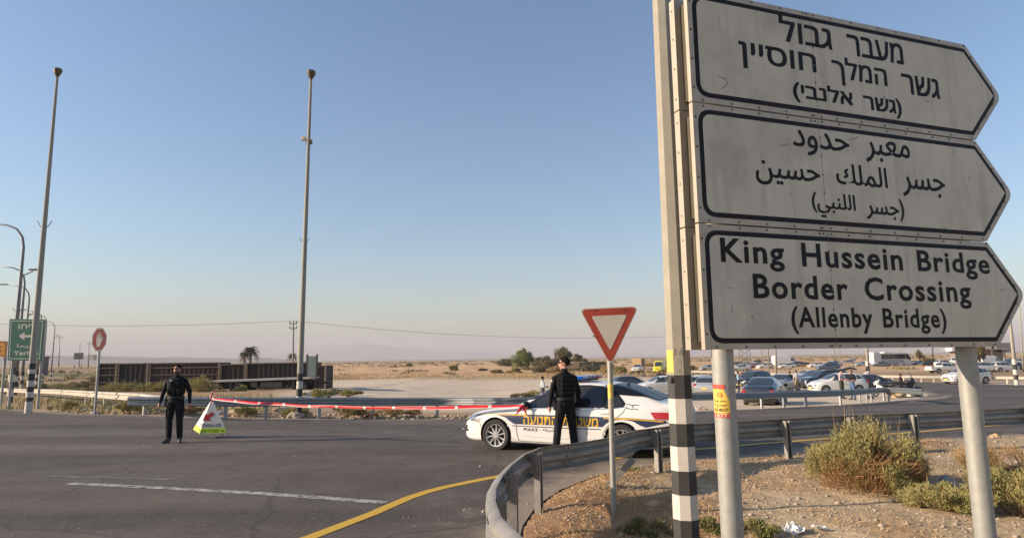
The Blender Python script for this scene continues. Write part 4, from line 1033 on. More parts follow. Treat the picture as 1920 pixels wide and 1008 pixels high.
# outlined Hebrew words: amber glyphs with a thinner navy glyph on top
for (s_, a, b_) in (('\u05d4\u05e2\u05d5\u05e0\u05ea\u05d4', 1.62, 2.40), ('\u05ea\u05e8\u05d8\u05e9\u05de', 2.50, 3.28)):
    flank_text(s_, a, .600, b_, .762, amber, .0, .006); flank_text(s_, a+.008, .608, b_+.008, .770, amber, .0, .007)
    pass
flank_text('POLICE', 1.62, .462, 1.95, .522, ink, .012, .006); flank_text('\u2022', 1.99, .485, 2.01, .500, ink, .02, .006)
flank_text('\ufe94\ufec3\ufeae\ufeb7', 2.06, .455, 2.34, .530, ink, .008, .006)
for zz in (1.045, .975):
    line_on(PC, 'flag_stripe', [(3.85+.01*i, zz+.006*math.sin(i*.4)-.0004*i) for i in range(0, 28, 2)], .013, ink, pc, -1, .006)
m = MB()
for fl_ in (0, 1):
    c_ = [(3.985+math.cos(math.pi/2+fl_*math.pi+k*2*math.pi/3)*.018, 1.007+math.sin(math.pi/2+fl_*math.pi+k*2*math.pi/3)*.018) for k in range(3)]
    for k in range(3):
        a = c_[k]; b_ = c_[(k+1) % 3]; dx_, dz_ = b_[0]-a[0], b_[1]-a[1]; l_ = math.hypot(dx_, dz_); nx_, nz_ = -dz_/l_*.0018, dx_/l_*.0018
        m.add([(x, -(PC.side_y(x, z)+.007+.001*fl_), z) for x, z in ((a[0]+nx_, a[1]+nz_), (a[0]-nx_, a[1]-nz_), (b_[0]-nx_, b_[1]-nz_), (b_[0]+nx_, b_[1]+nz_))], [(0,1,2,3)])
m.build('flag_star', ink, pc)
rear_gl = mat('rear_glass', (.010,.014,.022), .22, spec=.10)
PC.glass('windscreen', 1.47, 2.34, .30, 1, glass_dark, pc, taper=-.08); PC.glass('rear_window', 3.50, 4.42, .33, 1, rear_gl, pc, off=.016, nx=24, nt_=16, taper=-.03)
# lamps
for sd in (-1, 1):
    PC.patch('headlight', [(.05,.60),(.09,.67),(.30,.755),(.46,.775),(.40,.70),(.22,.625)], head_clear, pc, sides=(sd,), off=.007, step=.04)
    tl_ = PC.patch('tail_light', [(4.34,.915),(4.55,.915),(4.80,.905),(4.845,.88),(4.845,.80),(4.70,.78),(4.42,.785)], tail_red, pc, sides=(sd,), off=.008, step=.04)
    PC.patch('fog_lamp', [(.012,.36),(.02,.50),(.15,.51),(.12,.44),(.19,.39)], trim_k, pc, sides=(sd,), off=.004, step=.04)
m = MB()
for k in range(3): line = [(.012+.0, 0, 0)]
m.box((-.004, 0, .52), (.02, .90, .20), bev=.006); m.build('grille', trim_k, pc)
m = MB(); m.box((-.008, 0, .36), (.02, .95, .09), bev=.006); m.build('lower_intake', trim_k, pc)
m = MB(); m.box((-.018, 0, .40), (.012, .52, .11)); m.build('number_plate', plate_y, pc)
m = MB(); m.box((4.868, 0, .62), (.012, .52, .11)); m.build('number_plate', plate_y, pc)
m = MB(); m.box((2.45, 0, .275), (4.6, 1.5, .12)); m.build('underbody', dark_plastic, pc)
for i, wx in enumerate(pc_wheels):
    for sd in (-1, 1): wheel(pc, wx, sd*(.93-.115), .334, .22, sd, spokes=10)
for sd in (-1, 1):
    mr = MB(); y = PC.side_y(1.72, .97); mr.ell((1.70, sd*(y+.10), 1.0), (.07, .115, .075), 12); mr.box((1.72, sd*(y+.01), .965), (.05, .06, .03)); mr.build('mirror', trim_k, pc, smooth=True)
    for hx_ in (2.50, 3.42):
        mh = MB(); yy = PC.side_y(hx_, .85); mh.box((hx_, sd*(yy+.012), .868), (.19, .022, .030), bev=.009); mh.build('door_handle', paint_w, pc, smooth=True)
# light bar across the roof
bar = MB(); bar.box((2.66, 0, 1.485), (.24, 1.10, .035), bev=.01); bo = bar.build('light_bar', dark_plastic, pc)
blue_g = mat('lens_blue', (.01,.12,.50), .12, coat=.8); red_g = mat('lens_red', (.32,.02,.04), .15, coat=.8); clr_g = mat('lens_smoke', (.10,.12,.18), .12, coat=.8)
# seen from the camera the blue half is at the left, the red half at the right, so the bar lies along the roof rails
for i, (y0, y1, mm) in enumerate(((-.62,-.22,blue_g),(-.215,-.02,clr_g),(-.015,.2,clr_g),(.205,.62,red_g))):
    b2 = MB(); b2.box((2.66, (y0+y1)/2, 1.545), (.36, y1-y0-.01, .075), bev=.022); b2.build('lens', mm, bo, smooth=True)
m = MB(); m.tube([(3.62, 0, 1.39), (3.72, 0, 1.47)], [.03,.008], 8); m.build('antenna', trim_k, pc)

# ================================================================== other vehicles
def std_car(kind):
    if kind == 'sedan':
        return Car(4.6, top=[(0,.56),(.05,.66),(.35,.80),(1.1,.93),(1.35,.98),(1.8,1.24),(2.2,1.40),(2.7,1.45),(3.2,1.41),(3.6,1.27),(4.0,1.09),(4.3,1.05),(4.55,1.0),(4.6,.85)],
            belt=[(0,.5),(.35,.72),(1.2,.89),(2.4,.94),(3.6,.97),(4.6,.82)], bot=[(0,.3),(.15,.2),(4.3,.22),(4.6,.4)], hw=[(0,.60),(.1,.75),(.5,.87),(1,.90),(3.8,.90),(4.3,.84),(4.6,.70)],
            roof=[(0,.5),(.4,.75),(1.3,.78),(1.8,.67),(2.3,.58),(3.2,.58),(3.8,.66),(4.2,.72),(4.6,.6)], wheels=(.88,3.55), wr=.32), (1.4,2.15,.28,0,3.35,3.98,.32)
    if kind == 'hatch':
        return Car(4.15, top=[(0,.60),(.05,.70),(.3,.86),(.9,1.0),(1.1,1.05),(1.6,1.34),(2.0,1.50),(2.6,1.56),(3.3,1.52),(3.75,1.38),(3.98,1.10),(4.1,.95),(4.15,.8)],
            belt=[(0,.5),(.3,.76),(1.0,.95),(2.4,1.02),(3.7,1.06),(4.15,.78)], bot=[(0,.3),(.15,.2),(3.9,.24),(4.15,.4)], hw=[(0,.60),(.1,.74),(.5,.86),(1,.89),(3.4,.89),(3.9,.84),(4.15,.72)],
            roof=[(0,.5),(.4,.72),(1.1,.77),(1.6,.68),(2.1,.60),(3.3,.60),(3.8,.66),(4.15,.62)], wheels=(.80,3.35), wr=.32), (1.15,1.95,.28,0,3.72,4.0,.30)
    if kind == 'suv':
        return Car(4.55, top=[(0,.70),(.05,.82),(.3,.98),(1.1,1.10),(1.3,1.16),(1.75,1.48),(2.1,1.64),(2.7,1.70),(3.7,1.66),(4.15,1.55),(4.4,1.22),(4.5,1.05),(4.55,.9)],
            belt=[(0,.55),(.3,.86),(1.1,1.03),(2.6,1.10),(4.1,1.14),(4.55,.85)], bot=[(0,.36),(.15,.27),(4.3,.30),(4.55,.46)], hw=[(0,.68),(.1,.80),(.5,.90),(1,.93),(3.8,.93),(4.3,.88),(4.55,.78)],
            roof=[(0,.6),(.4,.78),(1.3,.80),(1.8,.72),(2.2,.64),(3.8,.64),(4.3,.72),(4.55,.7)], wheels=(.90,3.58), wr=.37), (1.36,2.05,.26,0,4.14,4.42,.28)
    if kind == 'van':
        return Car(5.6, top=[(0,.80),(.05,.95),(.5,1.15),(.8,1.28),(1.5,2.1),(1.8,2.38),(2.2,2.48),(4.8,2.50),(5.5,2.46),(5.58,2.3),(5.6,2.0)],
            belt=[(0,.6),(.5,1.02),(.9,1.18),(2.0,1.25),(5.6,1.25)], bot=[(0,.36),(.15,.28),(5.3,.32),(5.6,.4)], hw=[(0,.70),(.1,.84),(.5,.94),(1.5,.98),(5.3,.98),(5.6,.95)],
            roof=[(0,.6),(.5,.80),(.9,.84),(1.6,.84),(2.2,.86),(5.4,.86),(5.6,.84)], wheels=(.95,4.35), wr=.36), (.86,1.66,.22,0,0,0,0)
    if kind == 'pickup':
        return Car(5.2, top=[(0,.78),(.05,.92),(.35,1.05),(1.2,1.16),(1.35,1.2),(1.8,1.52),(2.1,1.70),(2.6,1.76),(3.1,1.73),(3.35,1.55),(3.45,1.16),(3.6,1.12),(5.1,1.12),(5.17,1.05),(5.2,.9)],
            belt=[(0,.6),(.3,.9),(1.2,1.07),(2.4,1.12),(3.4,1.12),(5.2,1.08)], bot=[(0,.45),(.15,.36),(4.9,.42),(5.2,.5)], hw=[(0,.68),(.1,.82),(.5,.91),(1,.93),(4.8,.93),(5.2,.90)],
            roof=[(0,.6),(.4,.78),(1.3,.80),(1.8,.72),(2.2,.66),(3.2,.66),(3.45,.80),(5.2,.84)], wheels=(.92,4.02), wr=.39), (1.40,2.05,.26,0,3.16,3.42,.30)
SIDEW = {'sedan': [[(1.62,.97),(2.1,1.27),(2.35,1.36),(2.52,1.37),(2.52,.975)],[(2.58,.98),(2.58,1.375),(3.1,1.35),(3.45,1.24),(3.5,1.0)],],
 'hatch': [[(1.35,1.03),(1.8,1.33),(2.1,1.45),(2.32,1.47),(2.32,1.05)],[(2.38,1.055),(2.38,1.475),(3.2,1.45),(3.25,1.08)],[(3.30,1.09),(3.28,1.44),(3.55,1.36),(3.72,1.12)]],
 'suv': [[(1.55,1.11),(1.95,1.45),(2.2,1.57),(2.45,1.59),(2.45,1.13)],[(2.51,1.135),(2.51,1.595),(3.4,1.57),(3.4,1.16)],[(3.46,1.165),(3.46,1.565),(3.95,1.50),(4.08,1.2)]],
 'van': [[(1.15,1.29),(1.62,1.85),(2.1,1.9),(2.1,1.29)]],
 'pickup': [[(1.58,1.14),(2.0,1.5),(2.25,1.62),(2.45,1.63),(2.45,1.15)],[(2.51,1.15),(2.51,1.635),(3.0,1.62),(3.22,1.45),(3.28,1.16)]]}
def paint(nm, c, r=.3): return mat(nm, c, r, coat=.6, nz=(3,.08))
PAINT = {'white': paint('paint_white', (.66,.65,.62)), 'silver': mat('paint_silver', (.40,.42,.44), .3, .5, coat=.5), 'grey': mat('paint_grey', (.13,.145,.16), .3, .4, coat=.5),
 'dark': mat('paint_dark', (.022,.027,.036), .22, .2, coat=.8), 'blue': mat('paint_slate_blue', (.075,.10,.14), .3, .3, coat=.6), 'bronze': mat('paint_bronze', (.30,.17,.09), .32, .4, coat=.5),
 'beige': mat('paint_champagne', (.48,.42,.34), .3, .3, coat=.5), 'yellow': mat('paint_yellow', (.70,.62,.02), .35, coat=.5), 'maroon': mat('paint_maroon', (.14,.07,.07), .3, .3, coat=.5)}
win_n = mat('window_glass', (.03,.04,.05), .08, spec=.8, coat=.4)
protos = {}
def proto(kind):
    spec, (wx0, wx1, wt, wtp, rx0, rx1, rt) = std_car(kind); t = empty('parked_car'); half = spec.L/2
    b_ = spec.body(.11, t, PAINT['white'], .05)
    b_.material_slots[0].link = 'OBJECT'; b_.material_slots[0].material = PAINT['white']
    for pl in SIDEW[kind]:
        for sd in (-1, 1): spec.patch('side_window', pl, win_n, t, sides=(sd,), off=.012, step=.25)
    spec.glass('windscreen', wx0, wx1, wt, 1, win_n, t, off=.012, nx=4, nt_=5)
    if rx1: spec.glass('rear_window', rx0, rx1, rt, 1, win_n, t, off=.014, nx=4, nt_=5)
    z1 = spec.at('top', .1); L = spec.L; zt_ = min(spec.at('belt', L-.3), 1.1)
    for sd in (-1, 1):
        m = MB(); m.box((.11, sd*(spec.at('hw', .1)-.12), z1-.10), (.22, .22, .13), bev=.03); m.build('headlight', head_clear, t)
        m = MB(); m.box((L-.07, sd*(spec.at('hw', L-.1)-.06), zt_-.12), (.16, .20, .20 if kind != 'van' else .3), bev=.03); m.build('tail_light', tail_red, t)
        m = MB(); m.ell((wx0+.28, sd*(spec.at('hw', 1.4)+.08), spec.at('belt', 1.4)+.08), (.06,.10,.08), 8); mo = m.build('mirror', dark_plastic, t)
    m = MB(); m.box((.0, 0, z1-.16), (.03, .7, .12)); m.box((.02, 0, .42), (.05, 1.1, .12)); m.build('grille', dark_plastic, t)
    m = MB(); m.box((-.015, 0, .42), (.02, .45, .11)); m.build('number_plate', plate_y, t)
    m = MB(); m.box((L+.005, 0, .62), (.02, .45, .12)); m.build('number_plate', plate_y, t)
    m = MB(); m.box((L/2, 0, spec.at('bot', L/2)+.06), (L-.5, 1.4, .14)); m.build('underbody', dark_plastic, t)
    for wx in spec.wheels:
        for sd in (-1, 1): wheel(t, wx, sd*(spec.at('hw', wx)-.12), spec.wr, .2, sd, spokes=6, hi=False)
    if kind in ('suv',):
        m = MB()
        for sd in (-1, 1): m.tube([(2.2, sd*.60, 1.70), (2.3, sd*.62, 1.745), (3.8, sd*.62, 1.72), (3.95, sd*.62, 1.66)], .02, 6)
        m.build('roof_rails', dark_plastic, t)
    for ch in t.children: ch.location.x -= half
    return t
used = set()
def car(kind, colour, px, py, head, label, cat='car', group='vehicles standing in the lot at the right', sc_=1.0, name='parked_car'):
    """head: direction the nose points, degrees, 0 = to the right of the picture, 90 = away"""
    if kind not in protos: protos[kind] = proto(kind)
    if kind in used: o = copy_tree(protos[kind])
    else: o = protos[kind]; used.add(kind)
    p = gp(px, py); o.location = (p.x, p.y, p.z-.01); o.rotation_euler = (0, 0, rad(head)+math.pi); o.scale = (sc_,)*3
    o.name = name; tag(o, label, cat, group)
    for ch in o.children:
        if ch.name.startswith('body'): ch.material_slots[0].link = 'OBJECT'; ch.material_slots[0].material = PAINT[colour]
    return o
# near row behind the long guardrail
car('sedan','dark',1436,756,60,'dark grey sedan with red tail lights nearest behind the long guardrail')
car('hatch','white',1238,738,187,'white crossover just behind the boot of the police car')
car('hatch','blue',1186,734,5,'small slate blue family car seen over the police car rear window', sc_=.95)
car('hatch','white',1303,737,182,'white hatchback half hidden between the two big posts', sc_=1.0)
car('hatch','silver',1331,740,62,'silver estate seen from behind with a red tail light left of the sticker post')
car('suv','dark',1412,727,215,'dark SUV with roof rails behind the man in light blue')
car('sedan','silver',1466,733,222,'silver sedan facing the camera between the green clad man and dark car', sc_=1.05)
car('suv','dark',1545,728,190,'black SUV with its tailgate raised behind the white hatchback', sc_=1.05)
car('hatch','white',1570,736,180,'clean white hatchback parked side on behind the two standing men', sc_=1.05)
car('sedan','dark',1618,733,176,'black sedan poking out behind the white hatchback')
car('suv','blue',1400,718,200,'bluish SUV bonnet behind the green shirted man', sc_=.8)
car('sedan','white',1512,712,185,'white sedan roof showing behind the dark SUV', sc_=.9)
car('sedan','blue',1525,716,188,'dark blue sedan behind the man in the white shirt')
# far lot rows
L2 = [('sedan','white',1387,695.5,184,'white sedan lowest at the left end of the far lot'),('sedan','beige',1391,691,150,'champagne sedan parked right above the lowest white sedan'),
 ('hatch','white',1408,690.5,155,'white hatchback beside the champagne sedan'),('hatch','maroon',1420,690.5,150,'maroon hatchback between two white cars in the far lot'),
 ('hatch','white',1434,691.5,185,'small white hatchback left of the thin lamp post'),('suv','grey',1417,684,180,'grey estate behind the maroon hatchback'),
 ('suv','silver',1436,682,170,'silver jeep with roof rack left of the tall thin lamp post'),('sedan','white',1475,691,184,'white sedan in front of the large white van'),
 ('hatch','bronze',1502,689.5,184,'bronze minivan right of the large white van'),('suv','blue',1492,689.5,180,'dark car squeezed between the white sedan and bronze minivan'),
 ('sedan','white',1531,689.5,178,'white sedan right of the bronze minivan'),('suv','blue',1552,695,175,'slate blue SUV in front of the far white SUV'),
 ('suv','white',1566,687.5,30,'far white SUV left of the silver sedan'),('sedan','silver',1618,687.5,182,'silver grey sedan in front of the rear of the coach'),
 ('hatch','white',1682,686.5,183,'white car parked in front of the coach flank'),('hatch','white',1706,685.5,180,'white car nose showing right of the coach'),
 ('sedan','dark',1726,685.5,182,'black sedan right of the coach'),('pickup','white',1770,699,2,'white pickup with covered bed nearest the right lot edge'),
 ('suv','white',1772,687.5,4,'white SUV behind the pickup with covered bed'),('pickup','white',1788,683,80,'far white pickup beside the low building'),
 ('suv','white',1846,697,3,'boxy white off road car just right of the big sign post'),('suv','white',1882,696.5,4,'white SUV parked left of the right hand lamp post'),
 ('van','white',1858,685,5,'white van roof behind the boxy white off road car'),('sedan','dark',1895,688,4,'dark sedan behind the white SUV at the right'),
 ('sedan','dark',1908,693,2,'dark car near the right edge of the photo'),('sedan','silver',1330,694.5,182,'silver car behind the far guardrail end'),
 ('suv','white',1914,684,5,'white car cut by the right edge of the photo'),('suv','white',1448,687,175,'white SUV between the thin poles and the large white van'),('sedan','silver',1400,686.5,178,'silver sedan at the back of the left far row'),('hatch','grey',1380,687,182,'grey hatchback at the far left back row end'),('sedan','grey',1650,688,178,'grey sedan in front of the coach rear wheel'),('hatch','silver',1588,684,176,'silver hatchback behind the silver grey sedan'),('suv','dark',1742,687,180,'dark SUV in front of the low building'),('sedan','white',1757,684,182,'white sedan beside the low building'),('hatch','dark',1870,684,6,'dark hatchback in the back row right of the post'),('suv','grey',1902,684,4,'grey SUV in the back row near the right edge'),('pickup','white',1600,681,178,'white pickup far behind the silver grey sedan'),('sedan','silver',1346,693,180,'pale sedan directly left of the row in the far lot')]
for k_, c_, px, py, hd, lb in L2: car(k_, c_, px, py, hd, lb)
car('hatch','white',1812,718.5,186,'white crossover driving on the road behind the right sign post', group='vehicles on the roads', sc_=1.12, name='moving_car')
car('van','white',1474,687,4,'large white delivery van standing taller than the cars', 'van', name='delivery_van', sc_=1.28)
amb = car('van','yellow',1237,698,-113,'yellow ambulance van coming along the far road', 'ambulance', 'vehicles on the roads', name='ambulance', sc_=1.0)
pk = car('pickup','white',1196,697.5,-113,'white pickup truck in front of the sand coloured crates', 'pickup', 'vehicles on the roads', name='pickup_truck')
car('hatch','white',97,681.5,-25,'white hatchback far down the left road','car','vehicles on the roads', name='moving_car')
car('van','white',124,680.5,-70,'small white van far down the left road','van','vehicles on the roads', name='delivery_van', sc_=.85)
# open tailgate of the black SUV is the lifted dark panel
p = on_y(1590, 692, 55); m = MB(); m.tube([(-.75,0,-.35),(-.35,0,.0),(.2,0,.12),(.75,0,-.02)], [.09,.1,.1,.06], 8, sq=(1,1)); m.box((.0,.5,.05), (1.2,.9,.07), R=Matrix.Rotation(-.1,3,'Y'), bev=.02)
o = m.build('raised_bonnet', PAINT['dark'], None, smooth=True); o.location = p; 
# sits on the SUV: make it part of that vehicle
suv = [q for q in C.objects if q.get('label', '').startswith('black SUV with its tailgate')][0]
bpy.context.view_layer.update(); o.name = 'tailgate'; o.parent = suv; o.matrix_parent_inverse = suv.matrix_world.inverted()
# crates behind the pickup
crate_m = mat('crate_sand', (.46,.30,.15), .8, nz=(3,.2))
p = gp(1197, 694); q = on_y(1197, 671.5, p.y+5); zb = zg(q.x, p.y+5); h = q.z-zb; t = empty('cargo_container', (q.x, p.y+5, zb), rad(-33)); tag(t, 'ribbed sand coloured cargo container standing behind the white pickup truck', 'container')
wL = 27.5/F_PX*(p.y+5)*.82
m = MB(); m.box((0,0,h/2), (wL*.78, 2.4, h)); m.build('shell', crate_m, t)
for k in range(6): m = MB(); m.box((-wL*.39+.15+(wL*.78-.3)*k/5, -1.22, h/2), (.08,.05,h-.1)); m.build('rib', crate_m, t)
m = MB(); m.box((wL*.39+.02,0,h/2), (.04,2.2,h-.15)); m.build('shaded_side', mat('crate_sand_shaded', (.28,.17,.09), .8), t)  # side panel in a darker sand tone, shade put into its colour
# coach
cp = gp(1640, 687.5); bus = empty('coach_bus', (cp.x, cp.y, cp.z)); tag(bus, 'white touring coach with dark window band parked beyond the lot', 'bus'); bus.rotation_euler.z = rad(14)
BL = 11.5; bh = 3.45; prof = [(0,.35),(BL-.3,.35),(BL,.7),(BL,1.6),(BL-.35,2.6),(BL-1.1,3.35),(BL-1.8,bh),(.35,bh),(.05,3.2),(0,2.8)]
m = MB(); m.prism(prof, 0, 2.5, 0, lambda v: Vector((v.x, v.z, v.y))); m.build('body', PAINT['white'], bus)
def onside(name, poly, mt, par=bus, off=-.015): mm = MB(); mm.prism(poly, off, -.002, 0, lambda v: Vector((v.x, v.z, v.y))); return mm.build(name, mt, par)
bk = mat('coach_glass', (.015,.018,.022), .1, coat=.5)
n_w = 6
for k in range(n_w):
    x0 = 2.3+k*1.25; onside('window', [(x0,1.95),(x0+1.2,1.95),(x0+1.2,3.15),(x0,3.15)], bk)
onside('window', [(9.85,1.95),(11.4,1.5),(11.3,2.5),(10.6,3.15),(9.85,3.15)], bk); onside('lower_panel', [(2.2,.45),(9.0,.45),(9.0,1.85),(2.2,1.85)], mat('coach_grey', (.34,.36,.40), .4))
onside('engine_grille', [(.5,.6),(1.9,.6),(1.9,1.3),(.5,1.3)], mat('coach_grey', (.34,.36,.40)))
m = MB(); m.box((-.01,1.25,2.5), (.03,1.9,.9)); m.build('rear_window', mat('coach_rear', (.45,.47,.46), .3), bus); m = MB(); m.box((1.2,1.25,bh+.12), (1.8,1.6,.25), bev=.05); m.build('roof_unit', PAINT['white'], bus); m = MB(); m.box((4.8,1.25,bh+.12), (2.0,1.5,.25), bev=.05); m.build('roof_unit', PAINT['white'], bus)
m = MB(); m.tube([(11.2,.1,3.1),(11.8,-.05,3.0),(11.9,-.05,2.4)], .05, 6); m.box((11.9,-.05,2.3), (.1,.25,.45)); m.build('mirror', dark_plastic, bus)
for wx in (2.9, 8.9):
    for yy, sd in ((.12, -1), (2.38, 1)): wheel(bus, wx, yy, .5, .28, sd, spokes=6, hi=False)
# flatbed trailer in front of the container row
tx = gp(459, 738.5); sT = F_PX/tx.y
tr_ = empty('flatbed_trailer', (tx.x, tx.y, tx.z)); tag(tr_, 'dark flatbed truck trailer with upright green grey end board on the lot', 'trailer')
def PX(px): return on_y(px, 700, tx.y).x-tx.x
def PZ(px, py): return on_y(px, py, tx.y).z-tx.z
steel_d = mat('chassis_dark', (.035,.032,.03), .7, nz=(5,.3)); deck_m = mat('deck_grey', (.42,.40,.36), .6, .3, nz=(3,.2))
xa, xb = PX(396), PX(590); za, zb_ = PZ(396, 713), PZ(590, 706)
m = MB(); m.add([(xa,-1.25,za-.12),(xb,-1.25,zb_-.12),(xb,1.25,zb_-.12),(xa,1.25,za-.12),(xa,-1.25,za),(xb,-1.25,zb_),(xb,1.25,zb_),(xa,1.25,za)], [(0,3,2,1),(4,5,6,7),(0,1,5,4),(1,2,6,5),(2,3,7,6),(3,0,4,7)]); m.build('deck', deck_m, tr_)
m = MB()
for yy in (-.45, .45): m.box(((xa+xb)/2+.2, yy, (za+zb_)/2-.30), (xb-xa-.6,.12,.34))
for k in range(7): m.box((xa+.7+k*1.0, 0, (za+zb_)/2-.25), (.1,2.3,.14))
m.build('chassis', steel_d, tr_)
m = MB(); m.box((PX(520), -1.0, .75), (1.7,.4,.45), bev=.04); m.box((PX(488), -1.0,.8), (.5,.4,.4)); m.build('storage_box', steel_d, tr_)
for px in (449, 459, 573): pass
for px in (459, 573):
    for yy, sd in ((-1.05,-1),(1.05,1)): wheel(tr_, PX(px), yy, .50, .32, sd, spokes=8, hi=False, rimm=mat('wheel_grey', (.10,.09,.08), .6))
for px in (446, 560): m = MB(); m.box((PX(px), -1.05, .72), (.12,.4,.7)); m.build('mudguard', steel_d, tr_)
m = MB(); m.box((PX(413), -1.0, .80), (.75,.05,.50)); m.box((PX(413), -1.03,.80), (.7,.02,.12), mi=1); m.build('rear_marker_board', [mat('marker_orange', (.60,.30,.14), .5, nz=(9,.3)), mat('marker_white', (.65,.6,.5))], tr_)
hb = MB(); x0 = PX(574); x1 = PX(590.5); z1 = PZ(582, 667); hb.box(((x0+x1)/2, .3, (z1+zb_)/2), (x1-x0,.10,z1-zb_)); ho = hb.build('end_board', mat('board_green_grey', (.28,.31,.28), .6, nz=(4,.15)), tr_)
for k in range(9): m = MB(); m.box(((x0+x1)/2, .23, zb_+.1+(z1-zb_-.2)*k/8), (x1-x0-.06,.03,.03)); m.build('rib', mat('board_rib', (.18,.20,.19), .6), ho)
for xx in (x0-.05, x1+.05): m = MB(); m.box((xx, .3, (z1+zb_)/2+.05), (.1,.14,z1-zb_+.2)); m.build('stanchion', steel_d, tr_)
m = MB(); m.tube([(PX(590),0,.9),(PX(606),0,.85),(PX(620),0,.85)], .09, 6); m.build('drawbar', steel_d, tr_)
# row of dark brown containers
def container(x0, x1, ytop, y_, dark, label, rows=False, ybot=None):
    a = on_y(x0, ytop, y_); b_ = on_y(x1, ytop, y_); zb = zg((a.x+b_.x)/2, y_)-.05; h = a.z-zb; L_ = b_.x-a.x
    t = empty('cargo_container', ((a.x+b_.x)/2, y_, zb)); tag(t, label, 'container', 'dark containers in a row behind the left shrubs')
    mt = mat('container_'+dark[0], dark[1], .8, nz=(2.5,.4), bump=(8,.2)); rimc = mat('container_rail', (.13,.095,.07), .8, nz=(5,.4))
    m = MB(); m.box((0, 1.2, h/2), (L_-.1, 2.3, h-.1)); m.build('shell', mt, t)
    nrib = max(4, int(L_/.42))
    for k in range(nrib): m = MB(); m.box((-L_/2+.25+(L_-.5)*k/(nrib-1), .03, h/2), (.16,.06,h-.3)); m.build('corrugation', mt, t)
    if rows:
        rm = mat('row_rust', (.13,.085,.065), .8, nz=(6,.5))
        for k in range(4): m = MB(); m.box((0, -.03, .35+k*(h-.5)/3.5), (L_-.3,.05,.11)); m.build('slat', rm, t)
    m = MB(); m.box((0,.0,h-.06), (L_-.25,.14,.12)); m.build('top_rail', rimc, t); m = MB(); m.box((0,.0,.08), (L_-.25,.14,.16)); m.build('bottom_rail', rimc, t)
    for s_ in (-1, 1): m = MB(); m.box((s_*(L_/2-.06), -.01, h/2), (.12,.16,h)); m.build('corner_post', mat('corner_sunlit', (.26,.20,.14), .8, nz=(3,.3)) if s_ > 0 else rimc, t)  # right hand posts get a paler colour that paints them as sunlit
    return t
container(184, 221, 680.5, 62, ('dark', (.030,.026,.024)), 'blackish slatted container directly right of the stop sign', rows=True)
container(223, 279, 680.5, 62, ('dark', (.030,.026,.024)), 'blackish container between the stop sign and the first officer')
container(282, 413, 680, 60, ('brown', (.060,.036,.030)), 'red brown container with pale rows behind the first officer', rows=True)
container(414, 462, 682, 59.5, ('rust', (.045,.030,.026)), 'short rust brown container left of the pale corner post')
container(463, 590, 680, 59, ('dark2', (.034,.025,.022)), 'long dark container behind the flatbed trailer')
container(591, 612, 684.5, 57, ('rust2', (.05,.028,.022)), 'dark rust container end at the right of the row')
# military vehicles, tan, in front of the bushes
tanm = mat('paint_tan', (.34,.25,.16), .8, nz=(4,.3)); olive = mat('paint_olive', (.06,.055,.04), .8, nz=(4,.3))
for i, (px, py, mm, lb) in enumerate(((1077,697,tanm,'tan army truck in the middle distance behind the second officer'),(1101,697,olive,'dark olive army truck right of the tan one'),(1122,697,olive,'smaller dark olive army trailer at the right of the trucks'))):
    p = gp(px, py-1); t = empty('army_truck', p); tag(t, lb, 'truck', 'army vehicles in the middle distance'); s_ = (1, 1, .7)[i]
    m = MB(); m.box((-1.3*s_,0,1.4), (1.6*s_,2.2,1.5), bev=.15); m.build('cab', mm, t); m = MB(); m.box((.9*s_,0,1.5), (3.0*s_,2.2,1.7), bev=.1); m.build('cargo_body', mm, t)
    m = MB(); m.box((-1.3*s_,-1.12,1.75), (1.1*s_,.03,.5)); m.build('window', win_n, t)
    for wx in (-1.4, .5, 1.6): wheel(t, wx*s_, -.95, .5, .3, -1, spokes=6, hi=False, rimm=olive); wheel(t, wx*s_, .95, .5, .3, 1, spokes=6, hi=False, rimm=olive)
